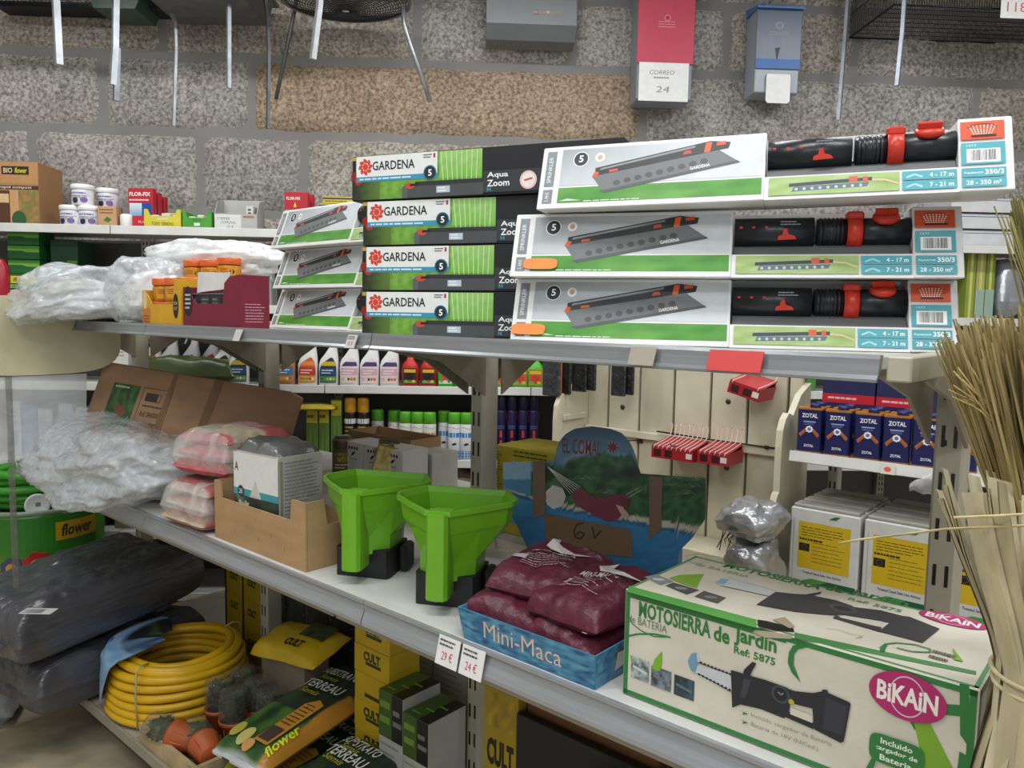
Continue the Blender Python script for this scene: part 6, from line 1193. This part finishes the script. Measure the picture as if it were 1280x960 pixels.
# --- cartons at the back of the deck
def bcarton(name, label, s, w_, wd, dp, h, c, cat='carton', group=None, paint=None, rz=0, z=None, topc=None, mat='card'):
    b = B(); b.box(0, wd, 0, dp, 0, h, c, .0015); o = b.done(name, mat, None, G(s, w_, BZ + .0005 if z is None else z), GR + rz); tag(o, label, cat, group)
    if paint: p = P(); paint(p, wd, h); p.mesh(FRONT, 'front_print', parent=o)
    return o
def pt_cult(p, w_, h): p.text('CULT', w_ * .28, h * .50, w_ * .48, h * .34, '#23301a', .05); p.rect(w_ * .34, h * .36, w_ * .78, h * .48, '#2c3a1c')
for k in range(6): bcarton('yellow_box', 'yellow box in the stack behind the soil bags, %s' % ('lowest', 'second from the bottom', 'third from the bottom', 'third from the top', 'second from the top', 'topmost')[k], .856 - .002 * (k % 2), .335 if k else .335, .150, .112, .080, '#c4a51c', 'box', 'stacked yellow boxes', pt_cult if k != 3 else (lambda p, w_, h: p.rect(w_ * .3, h * .2, w_ * .75, h * .34, '#3a3a14')), 0, BZ + .061 + k * .081 if False else BZ + .0005 + k * .0808)
def pt_gb(p, w_, h): p.rect(0, h * .62, w_ * .55, h, '#3f5a24'); p.rect(w_ * .55, h * .62, w_, h, '#17181a'); p.lines(w_ * .05, h * .70, w_ * .5, h * .95, 2, '#6f9a3a', 3); p.lines(w_ * .6, h * .72, w_ * .95, h * .9, 2, '#77807a', 5); p.lines(w_ * .04, h * .1, w_ * .9, h * .6, 7, '#8d8f8c', 4, .3)
for k, (s, lab) in enumerate(((.704, 'beside the yellow stack'), (.607, 'touching the slotted middle post'))):
    o = bcarton('green_black_carton', 'white carton with green and black top band, %s' % lab, s, .30, .095, .135, .33 - .03 * k, '#a9aaa6', 'carton', 'green and black banded cartons', pt_gb)
    p = P(); p.rect(.0, .0, .095, .135, '#1d201a'); p.rect(.0, .0, .055, .135, '#46652a'); [p.rect(.01 + .02 * j, .02 + .03 * j, .04 + .02 * j, .026 + .03 * j, '#7fa84a') for j in range(3)]; p.mesh(TOP(.33 - .03 * k), 'top_print', parent=o)
def pt_lines(p, w_, h): p.lines(w_ * .06, h * .05, w_ * .94, h * .95, int(h / .02), '#8f8e88', int(w_ * 1000), .28); p.frame(0, 0, w_, h, .002, '#6f6d66')
for k, (s, wd, h, lab) in enumerate(((1.675, .155, .42, 'pale carton with rows of print just past the far lower post'), (1.03, .085, .34, 'narrow pale carton with rows of print beside the yellow stack'), (.845, .10, .42, 'pale carton with rows of print behind the green banded cartons'), (.738, .14, .40, 'wider pale carton with rows of print touching the middle post'))): bcarton('printed_carton', lab, s, .53, wd, .16, h + .0, '#b4b1a8', 'carton', 'pale cartons with rows of print', pt_lines)
def pt_grid(p, w_, h): [p.rect(w_ * .04, h * (.04 + k * .16), w_ * .96, h * (.05 + k * .16), '#6d7278') for k in range(6)]; p.rect(0, 0, w_ * .05, h, '#55585c'); p.cells(w_ * .12, h * .1, w_ * .9, h * .9, 4, 8, lambda u, v: mixc('#23262a', '#3f4a3a', .5 + nz(u * 3, v * 6)))
for k in range(3): bcarton('dark_carton', 'dark gridded carton behind the yellow sack, %s from the far post' % ('first', 'second', 'third')[k], 1.515 - k * .135, .53, .130, .16, .40 + k * .02, '#2c2e31', 'carton', 'dark gridded cartons', pt_grid)
for k in range(6): bcarton('yellow_box', 'yellow box past the far lower post, %s' % ('lower pile, nearer the cushions', 'lower pile, nearer the post', 'middle, nearer the cushions', 'middle, nearer the post', 'top, nearer the cushions', 'top, nearer the post')[k], 1.93 - (k % 2) * .128, .53, .125, .15, .115, '#b5981c', 'box', 'yellow boxes past the far post', lambda p, w_, h: (p.text('CULT', w_ * .3, h * .5, w_ * .5, h * .25, '#23301a', .05), p.rect(0, 0, w_ * .1, h, '#2a2a1c')), 0, BZ + .0005 + (k // 2) * .1158)
bcarton('open_carton', 'brown grey open carton under the yellow sack', 1.36, .350, .235, .092, .245, '#8a7c6c', 'carton', None, None, 0, None, None, 'kraft')
t = thing('yellow_sack', 'yellow sack with a dark picture lying on the open carton', 'sack', G(1.20, .395, BZ + .250), 0, None, (R(14), R(-6), GR + R(6)))
b = B(); b.pillow(.30, .17, .06, 30, 20, '#c9ab1e', 5, .012, 9, 4, .45, .3); b.done('sack_body', 'bag', t)
hz_ = lambda x, y: .06 * .3 + .06 * .7 * max(0, 1 - abs(2 * x / .30) ** 4) ** .45 * max(0, 1 - abs(2 * y / .18) ** 4) ** .45
p = P(); p.cells(.02, -.01, .125, .065, 8, 6, lambda u, v: mixc('#1f2a1c', '#4f6a34', .5 + nz(u * 4, v * 4))); p.text('CULT', .0, -.06, .08, .03, '#1d2418', .05); p.mesh(lambda x, y, d: (x, y, hz_(x, y) + .010 + d), 'front_print', parent=t)
# right-hand bay
def pt_bag(p, w_, h): p.text('CULT', w_ * .1, h * .55, w_ * .8, h * .16, '#1d2016', .05); p.lines(w_ * .12, h * .12, w_ * .8, h * .4, 5, '#6a5a1c', 4, .3); p.cells(w_ * .05, h * .78, w_ * .95, h * .98, 6, 4, lambda u, v: mixc('#7d6a1c', '#c0a02a', .5 + nz(u * 4, v * 4)))
bcarton('yellow_box', 'tall yellow pack with black lettering just past the slotted middle post', .378, .36, .108, .06, .43, '#a98f1e', 'box', None, pt_bag)
bcarton('brown_carton', 'brown cardboard carton under the lower shelf below the hammock box', .262, .385, .36, .062, .455, '#7c5634', 'carton', None, lambda p, w_, h: p.rect(w_ * .98, 0, w_, h, '#5a3c24'), 0, None, None, 'kraft')
bcarton('black_pack', 'flat black pack leaning before the brown carton', .268, .352, .40, .02, .40, '#1b1c1e', 'pack', None, None)
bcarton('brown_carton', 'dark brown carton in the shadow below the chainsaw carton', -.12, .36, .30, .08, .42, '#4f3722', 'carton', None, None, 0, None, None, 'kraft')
b = B(); b.pillow(.09, .07, .05, 14, 10, '#c8aa1e', 4, .01, 14, 4, .45, .3); tag(b.done('yellow_bag', 'bag', None, G(-.02, .30, BZ + .32), GR), 'small yellow bag lying before the dark brown carton', 'bag')
b = B(); b.box(-.08, .10, -.045, .045, 0, .319, '#35302a', .003); tag(b.done('dark_box', 'card', None, G(-.02, .30, BZ + .0005), GR), 'dark box carrying the small yellow bag', 'box')

# ================================================================= flower tub and bag on the floor beyond the end
TC = V3((-2.09, 3.345, 0))
t = thing('flower_tub', 'big round green tub with a red flower badge and yellow sign', 'tub', TC, R(5)); t.scale = (.92, .92, .92)
b = B(); b.lathe([(0, 0), (.262, 0), (.27, .01), (.282, .70), (.277, .705)], 40, '#4f9a2a'); b.done('tub_body', 'gloss', t)
b = B(); b.lathe([(.276, .700), (.288, .702), (.291, .712), (.288, .722), (.274, .722), (.270, .705), (0, .69)], 40, ['#8b9a86'] * 5 + ['#2f6a22']); b.done('rim', 'satin', t)
TW = lambda r0: (lambda x, y, d: ((r0 + d) * math.sin(x / r0), -(r0 + d) * math.cos(x / r0), y))
p = P()
p.cells(-.40, .03, .40, .69, 30, 14, lambda u, v: mixc(mixc('#3f8f24', '#2f7f22', v), '#a8bf3a', max(0, .9 - 3.2 * math.hypot(u - .48, (v - .45) * .9)))); p.mesh(TW(.2835), 'wrap_print', parent=t)
def petal_flower(cx, cy, r0, c, cc, name):
    b = B(); f = TW(.287); vs = []; n = 48
    for k in range(n): a = 2 * math.pi * k / n; r1 = r0 * (1 + .16 * abs(math.cos(a * 3.5)) - .1); vs.append((cx + r1 * math.cos(a), cy + r1 * math.sin(a)))
    b.add([f(x, y, .010) for x, y in vs] + [f(x, y, -.004) for x, y in vs], [list(range(n))] + [[k, n + k, n + (k + 1) % n, (k + 1) % n] for k in range(n)], c); o = b.done(name, 'gloss', t)
    p = P(); p.ell(cx, cy, r0 * .52, r0 * .52, cc, 24); p.mesh(lambda x, y, d: TW(.287)(x, y, .010 + d), 'flower_center', parent=o)
petal_flower(.125, .475, .060, '#b82a30', '#e0902a', 'flower_badge'); petal_flower(.025, .47, .045, '#4a4a7a', '#d9a03a', 'flower_badge')
b = B(); b.grid(lambda u, v: TW(.289)(.20 + u * .20, .575 + v * .085, 0), 8, 1, '#d0a81c', False); sg = b.done('yellow_sign', 'label', t)
p = P(); p.text('flower', .225, .592, .15, .055, '#26331a', .02, .15); p.mesh(TW(.2895), 'lettering', parent=sg)
b = B(); rr = random.Random(12)
for k in range(16):
    r0 = rr.uniform(.09, .225); z = .71 + (k % 8) * .019; ph = rr.random() * 6; tl = rr.uniform(-.2, .2)
    b.tube([(r0 * math.cos(a) + .03 * math.cos(ph), r0 * math.sin(a) + .03 * math.sin(ph), z + .015 + tl * r0 * (1 + math.cos(a + ph)) * .5 if tl > 0 else z + .015 - tl * r0 * (1 + math.sin(a * 2 + ph)) * .4) for a in [2 * math.pi * j / 40 for j in range(40)]], .019, 8, mixc('#2f8a24', '#5cc03e', rr.random()), closed=True)
o = b.done('green_hose', 'rubber', None, TC); o.scale = (.92, .92, .92); tag(o, 'tangled green hose heaped in the flower tub', 'hose', kind='stuff')
for k, a in enumerate((.46, .86)):
    q = B(); q.M = Matrix.Translation((.262 * math.sin(a), -.262 * math.cos(a), .745)) @ Matrix.Rotation(a, 4, 'Z') @ Matrix.Rotation(R(80), 4, 'X'); q.lathe([(0, 0), (.050, 0), (.052, .004), (.052, .012), (.046, .016), (.040, .012), (0, .012)], 24, '#c9ccc8'); q.box(-.008, .012, -.006, .012, .0121, .0128, '#6a6e70')
    o = q.done('white_reel', 'gloss', None, TC, R(5)); o.scale = (.92, .92, .92); tag(o, 'round white disc on the green hose, %s' % ('nearer the clear sheet edge' if k == 0 else 'nearer the yellow sign'), 'disc', 'round white discs')
b = B(); b.pillow(.26, .22, .13, 20, 16, '#c3c9cc', 4, .03, 8, 3, .5, .3); tag(b.done('plastic_bag', 'white_film', None, (-1.93, 2.70, 0), R(20)), 'small pale plastic bag on the floor by the tub', 'plastic bag')
# ================================================================= things hanging on the stone wall
def leg(parent, pts, d, r=.012, flat=True, c='#b4b8bd', name='leg'):
    P3 = [at_wall(x, y, dd) for (x, y), dd in zip(pts, d)]
    b = B(); b.tube([p_ - parent.location for p_ in P3], r, 4 if flat else 8, c, smooth=not flat); return b.done(name, 'steel', parent)
# round mesh grill with splayed legs
g0 = at_wall(432, 6, .34)
t = thing('mesh_grill', 'round black mesh grill pan with splayed steel legs high on the wall', 'grill', g0)
b = B(); RX = .30
for k in range(24): r0 = .02 + k * .0122; b.tube([(r0 * math.cos(a), r0 * .85 * math.sin(a), -.03 + .05 * (k / 24) ** 2) for a in [2 * math.pi * j / 28 for j in range(28)]], .0024, 4, '#3f4144', closed=True)
for k in range(30): a = 2 * math.pi * k / 30; b.tube([(.02 * math.cos(a), .017 * math.sin(a), -.031), (.16 * math.cos(a), .136 * math.sin(a), -.018), (.30 * math.cos(a), .255 * math.sin(a), .02)], .0018, 4, '#3a3c3f')
o = b.done('mesh_pan', 'steel', t); o['kind'] = 'stuff'
b = B(); b.tube([(.305 * math.cos(a), .26 * math.sin(a), .02) for a in [2 * math.pi * j / 40 for j in range(40)]], .009, 8, '#8b9095', closed=True); b.done('rim', 'steel', t)
b = B(); b.box(-.30, .30, .20, .30, .18, .21, '#5a5c5f'); b.box(-.30, -.28, -.1, .21, .16, .18, '#5a5c5f'); b.box(.28, .30, -.1, .21, .16, .18, '#5a5c5f'); b.box(-.31, -.29, -.02, .0, .02, .18, '#5a5c5f'); b.box(.29, .31, -.02, .0, .02, .18, '#5a5c5f'); b.done('wall_bracket', 'steel', t)
leg(t, [(504, 8), (505, 30), (514, 58), (538, 127)], [.36] * 4, .011, False, '#a9adb2'); leg(t, [(402, -30), (399, 10), (391, 74)], [.62] * 3, .016, True, '#c3c7ca'); leg(t, [(372, -6), (366, 25), (345, 124)], [.18] * 3, .010, False, '#6f7276')
# steel stand with tray
g1 = at_wall(262, -14, .28)
t = thing('steel_trough', 'grey sheet steel trough on angled legs hung high on the wall', 'trough', g1)
b = B(); b.prism([(-.26, .0), (-.22, -.11), (.22, -.11), (.26, .0)], -.16, .16, '#77797a', 'xz'); b.box(-.27, .27, -.17, .22, .0, .012, '#85888a'); b.done('trough_body', 'steel', t)
leg(t, [(207, -6), (215, 18), (219, 28), (220, 62), (217, 157)], [.26] * 5, .009); leg(t, [(286, -8), (286, 110)], [.40] * 2, .012, True, '#aeb3b9'); leg(t, [(331, -6), (334, 20), (336, 60), (335, 161)], [.30] * 4, .010, True, '#777b80')
# wire table with square legs
g2 = at_wall(70, -16, .35)
t = thing('wire_table', 'dark wire topped stand with pale angle-iron legs at the wall end', 'stand', g2)
b = B()
for k in range(44): b.tube([(-.42 + k * .0195, -.2, 0), (-.42 + k * .0195, .2, 0)], .0018, 4, '#2f3138')
for k in range(21): b.tube([(-.42, -.2 + k * .02, .002), (.42, -.2 + k * .02, .002)], .0018, 4, '#2f3138')
o = b.done('wire_top', 'steel', t); o['kind'] = 'stuff'
b = B(); b.box(-.43, .43, -.215, -.2, -.012, .012, '#33353c'); b.box(-.43, .43, .2, .34, -.012, .012, '#33353c'); b.done('frame', 'steel', t)
leg(t, [(69, -14), (72, 40), (74, 81)], [.42] * 3, .020, True, '#c9ced3'); leg(t, [(145, -14), (144, 60), (141, 106)], [.40] * 3, .018, True, '#bfc4ca'); leg(t, [(147, 60), (145, 126)], [.39] * 2, .016, True, '#8f969e')
b = B(); b.prism([(-.13, -.02), (-.10, -.10), (.10, -.10), (.14, -.02)], -.10, .12, '#2f4f3a', 'xz'); q = at_wall(155, -6, .16); o = b.done('green_tray', 'gloss', None, q); tag(o, 'dark green plastic tray tucked behind the angle-iron leg', 'tray')
# grey feeder bin
p0 = at_wall(607, 57, 0); p1 = at_wall(714, 60, 0); wd = (p1 - p0).length
t = thing('feeder_bin', 'grey steel feeder bin with slatted grid on the stone wall', 'bin', p0, WR)
b = B(); b.prism([(-.04, -.03), (-.04, .55), (-.13, .55), (-.13, .27), (-.20, .20), (-.20, .045), (-.15, -.02)], 0, wd, '#6f7274', 'yz'); b.box(-.006, wd + .006, -.205, -.195, .185, .20, '#8a8d8f', .003); b.done('bin_body', 'paint', t)
for k in range(9): x = .02 + k * (wd - .04) / 8; b = B(); b.tube([(x, -.20, .205), (x, -.135, .30), (x, -.135, .54)], .005, 6, '#3f4244'); b.done('grid_bar', 'steel', t)
b = B(); b.box(.01, wd - .01, -.134, -.131, .28, .54, '#c4c8cc'); b.done('back_plate', 'steel', t)
p = P(); p.rect(wd * .52, .09, wd * .58, .115, '#7a5038'); p.lines(wd * .52, .085, wd * .85, .12, 1, '#8a8078', 3); p.ell(wd * .68, .105, .008, .008, '#b9a890'); p.mesh(lambda x, y, d: (x, -.2004 - d, y), 'maker_print', parent=t)
# mailboxes
def mailbox(name, label, x0, x1, yb, zt, c, c2, dep, paint, tagp):
    a = at_wall(x0, yb, dep); q = at_wall(x1, yb, dep); wd = (q - a).length; h = at_wall(x0, zt, dep).z - a.z
    t = thing(name, label, 'letterbox', a - WN * (dep - .04), WR)
    b = B(); b.box(0, wd, -dep, -.0, 0, h, c2, .004); b.done('box_body', 'gloss', t)
    b = B(); b.box(-.004, wd + .004, -dep - .008, -dep, h * .28, h - .002, c, .003); b.done('door', 'gloss', t)
    b = B(); b.prism([(-dep - .03, h - .006), (-dep - .03, h + .004), (.0, h + .045), (.0, h + .0)], -.008, wd + .008, c if c2 != '#9aa3ac' else '#3f6fae', 'yz'); b.done('lid', 'gloss', t)
    paint(t, wd, h, dep); return t
def red_paint(t, w_, h, dep):
    p = P(); c = '#d98a98'; p.ell(w_ * .52, h * .64, .016, .016, c); p.ell(w_ * .52, h * .64, .011, .011, '#b3263c'); p.lines(w_ * .36, h * .56, w_ * .68, h * .62, 3, c, 3, .35); p.mesh(lambda x, y, d: (x, -dep - .008 - d, y), 'post_horn', parent=t)
    b = B(); b.box(w_ * .03, w_ * .93, -dep - .013, -dep - .009, -.012, h * .285, '#e6e6e4'); o = b.done('price_card', 'label', t)
    p = P(); p.text('CORREO', w_ * .22, h * .19, w_ * .45, .022, '#7a7a80', .0, .15); p.lines(w_ * .3, h * .15, w_ * .6, h * .18, 1, '#9a9aa0', 3); p.text('24', w_ * .34, h * .05, w_ * .25, .03, '#8a8a90', .0, .1); p.mesh(lambda x, y, d: (x, -dep - .013 - d, y), 'lettering', parent=o)
mailbox('red_letterbox', 'red letterbox with a white price card on the stone wall', 793, 861, 126, -32, '#c4485e', '#8a909a', .17, red_paint, None)
def blue_paint(t, w_, h, dep):
    p = P(); c = '#8f98a6'; p.ell(w_ * .5, h * .80, .022, .018, c); p.ell(w_ * .5, h * .80, .016, .012, '#6a7a90'); p.text('CORREOS', w_ * .28, h * .68, w_ * .44, .02, c, .0); p.poly([(w_ * .42, h * .53), (w_ * .54, h * .54), (w_ * .51, h * .47), (w_ * .49, h * .40), (w_ * .46, h * .40)], '#1f242c'); p.rect(0, h * .285, w_, h * .40, '#3a6ab0'); p.mesh(lambda x, y, d: (x, -dep - .008 - d, y), 'post_horn', parent=t)
    b = B(); b.prism([(w_ * .25 + .012, -.055), (w_ * .80 - .012, -.055), (w_ * .80, -.043), (w_ * .80, .075), (w_ * .78, .09), (w_ * .27, .09), (w_ * .25, .075), (w_ * .25, -.043)], -dep - .014, -dep - .009, '#e9eae8', 'xz'); b.done('price_card', 'label', t)
mailbox('blue_letterbox', 'steel letterbox with blue lid and hanging white tag', 939, 993, 118, 14, '#566478', '#9aa3ac', .15, blue_paint, None)
# wire cage on legs
g3 = at_wall(1165, 50, .20)
t = thing('wire_cage', 'black wire cage with pale legs above the sprinkler cartons', 'cage', at_wall(1062, 47, 0), WR)
CW, CDp, CHh = .98, .44, .5
def bars(name, pts): b = B(); [b.tube([V3(a), V3(c)], .0021, 4, '#34363b') for a, c in pts]; o = b.done(name, 'steel', t); o['kind'] = 'stuff'; return o
bars('cage_floor', [((x, -CDp, 0), (x, 0, 0)) for x in [k * .0125 for k in range(79)]] + [((0, -y, .003), (CW, -y, .003)) for y in [k * .055 for k in range(9)]])
bars('cage_side', [((0, -y, 0), (0, -y, CHh)) for y in [k * .0147 for k in range(31)]] + [((0, -CDp, z), (0, 0, z)) for z in (.12, .24, .36)])
bars('cage_front', [((x, -CDp, 0), (x, -CDp, CHh)) for x in [k * .0125 for k in range(79)]] + [((0, -CDp, z), (CW, -CDp, z)) for z in (.05, .1, .15, .3, .45)])
b = B(); b.tube([(0, 0, 0), (CW, 0, 0)], .005, 6, '#2f3136'); b.tube([(0, -CDp, 0), (CW, -CDp, 0)], .005, 6, '#2f3136'); b.tube([(0, 0, 0), (0, -CDp, 0)], .005, 6, '#2f3136'); b.done('cage_frame', 'steel', t)
for pts, dd in (([(1061, -20), (1057, 40), (1048, 150)], .10), ([(1132, -20), (1128, 40), (1121, 107)], .46)):
    P3 = [t.matrix_basis.inverted() @ V3(at_wall(x, y, dd)) for x, y in pts]
    M4 = (Matrix.Translation(at_wall(1062, 47, 0)) @ Matrix.Rotation(WR, 4, 'Z')).inverted(); P3 = [M4 @ at_wall(x, y, dd) for x, y in pts]
    b = B(); b.tube(P3, .012, 4, '#aab2bd', smooth=False); b.done('leg', 'steel', t)
q = at_wall(1290, 24, .48); b = B(); b.box(-.16, .16, -.002, .0, 0, .20, '#e4e4e0'); o = b.done('price_card', 'label', None, q, WR); tag(o, 'white price card with red figures on the wire cage', 'price tag')
p = P(); p.lines(-.15, .11, .1, .16, 2, '#5a5a5e', 3); p.text('118', -.13, .03, .10, .045, '#c86a7a', .0); p.mesh(lambda x, y, d: (x, -.002 - d, y), 'lettering', parent=o)

# ================================================================= brooms beside the shelf end
def bristles(n, base, top_c, rb, rt, z0, z1, seed, cols, r=.0016, curl=.02, lean_=(0, 0)):
    rr = random.Random(seed); b = B()
    for k in range(n):
        a = rr.random() * 6.283; q = math.sqrt(rr.random()); zt = z1 + rr.uniform(-.035, .012) - .03 * q * q
        x0, y0 = base[0] + rb * q * math.cos(a), base[1] + rb * q * math.sin(a); x1, y1 = top_c[0] + rt * q * math.cos(a) + rr.uniform(-.008, .008), top_c[1] + rt * q * math.sin(a) + rr.uniform(-.008, .008)
        m = (.55 * x0 + .45 * x1 + rr.uniform(-curl, curl) * .3, .55 * y0 + .45 * y1 + rr.uniform(-curl, curl) * .3, z0 + (zt - z0) * .5)
        b.tube([(x0, y0, z0), m, (x1, y1, zt)], [r, r * .9, r * .5], 4, mixc(cols[0], cols[1], rr.random()), caps=False, smooth=False)
    return b
t = thing('straw_broom', 'dark straw broom standing bristles up at the shelf end', 'broom', (.592, .825, 0), 0)
b = bristles(1150, (.01, .0), (-.005, 0), .034, .118, 1.22, 1.515, 3, ('#857448', '#c2b078'), .0021); o = b.done('bristles', 'straw', t); o['kind'] = 'stuff'
b = B(); b.lathe([(.012, 0), (.014, .01), (.014, 1.15), (.034, 1.17), (.036, 1.26), (.030, 1.28), (0, 1.28)], 14, '#8a7444', (.01, 0, 0)); b.done('handle', 'wood', t)
for k in range(3): b = B(); b.tube([(.01 + .037 * math.cos(a), .037 * math.sin(a), 1.185 + k * .025) for a in [2 * math.pi * j / 20 for j in range(20)]], .0025, 5, '#c8b27a', closed=True); b.done('binding', 'straw', t)
rr = random.Random(9); b = B()
for k in range(9): z = 1.42 + rr.random() * .06; b.tube([(-.05 + rr.random() * .03, -.02, 1.36), (-.085 - rr.random() * .02, -.03, 1.41), (-.105 - rr.random() * .025, -.02 + rr.random() * .03, z - .0)], .0009, 4, '#a8925a')
o = b.done('stray_straws', 'straw', t); o['kind'] = 'stuff'
t = thing('straw_broom', 'taller straw broom leaning behind the other straw broom', 'broom', (.79, 1.08, 0), 0)
b = bristles(520, (.02, .0), (-.01, 0), .03, .085, 1.30, 1.70, 7, ('#7d7242', '#b5aa6a'), .0022); o = b.done('bristles', 'straw', t); o['kind'] = 'stuff'
b = B(); b.lathe([(.012, 0), (.014, .01), (.014, 1.22), (.034, 1.24), (.036, 1.33), (0, 1.34)], 14, '#8a7444', (.02, 0, 0)); b.done('handle', 'wood', t)
rr = random.Random(19); b = B()
for k in range(12): a = rr.uniform(-.06, .02); b.tube([(-.02 + a * .3, -.02, 1.42), (-.06 + a * .5, -.02, 1.54), (-.08 + a, -.02 + rr.random() * .02, 1.64 + rr.random() * .03)], .0012, 4, '#8a8048')
o = b.done('stray_straws', 'straw', t); o['kind'] = 'stuff'
t = thing('palm_leaf_broom', 'pale palm leaf broom of flat strips tied with a strand', 'broom', (.522, .725, 0), 0)
rr = random.Random(21)
for k in range(46):
    a = 2 * math.pi * k / 46 + rr.uniform(-.06, .06); q = rr.choice((.55, .8, 1, 1)); wd = rr.uniform(.014, .025); ca, sa = math.cos(a), math.sin(a); zt = 1.335 + rr.uniform(-.02, .018); rt = .098 * q; tw = rr.uniform(-.3, .3); zlow = rr.uniform(.72, .86)
    col = mixc('#c4b892', '#e2d9ba', rr.random())
    path = [(zlow, .052 * q), (.90, .058 * q), (1.02, .050 * q), (1.10, .040 * q), (1.155, .034 * q), (1.20, .046 * q), (1.27, .075 * q), (zt, rt)]
    def bl(u, v, path=path, ca=ca, sa=sa, wd=wd, tw=tw):
        x = v * (len(path) - 1); i = min(int(x), len(path) - 2); f = x - i; z = path[i][0] + (path[i + 1][0] - path[i][0]) * f; r0 = path[i][1] + (path[i + 1][1] - path[i][1]) * f
        kk = (u - .5) * wd * (1 if v > .05 else .5); th = tw * v; nx, ny = -sa * math.cos(th) + ca * math.sin(th), ca * math.cos(th) + sa * math.sin(th); wav = .006 * math.sin(v * 7 + tw * 20) * (v < .6)
        return (r0 * ca + kk * nx + wav * ca, r0 * sa + kk * ny + wav * sa, z + .25 * (u - .5) * wd * (v > .95))
    b = B(); b.grid(bl, 2, 16, col); b.grid(lambda u, v, bl=bl, ca=ca, sa=sa: tuple(V3(bl(1 - u, v)) - V3((ca * .0012, sa * .0012, 0))), 2, 16, col); b.done('leaf_strip', 'straw', t)
b = B(); b.lathe([(.013, 0), (.015, .01), (.015, 1.1), (0, 1.12)], 14, '#a08c5c'); b.done('handle', 'wood', t)
for k in range(2): b = B(); b.tube([((.040 + .002 * k) * math.cos(a), (.040 + .002 * k) * math.sin(a), 1.148 + .012 * k + .004 * math.sin(a)) for a in [2 * math.pi * j / 22 for j in range(22)]], .0026, 5, '#d9cda0', closed=True); b.done('tie', 'straw', t)
b = B(); b.tube([(.05, -.07, 1.352), (-.02, -.085, 1.346), (-.09, -.06, 1.333), (-.125, -.05, 1.328)], .0013, 5, '#cfc08a'); b.done('loose_strand', 'straw', t)
b = B(); b.tube([(-.06, -.06, 1.325), (-.12, -.03, 1.312), (-.185, .0, 1.292), (-.20, .01, 1.285)], .0012, 5, '#b8a878'); b.done('loose_strand', 'straw', t)
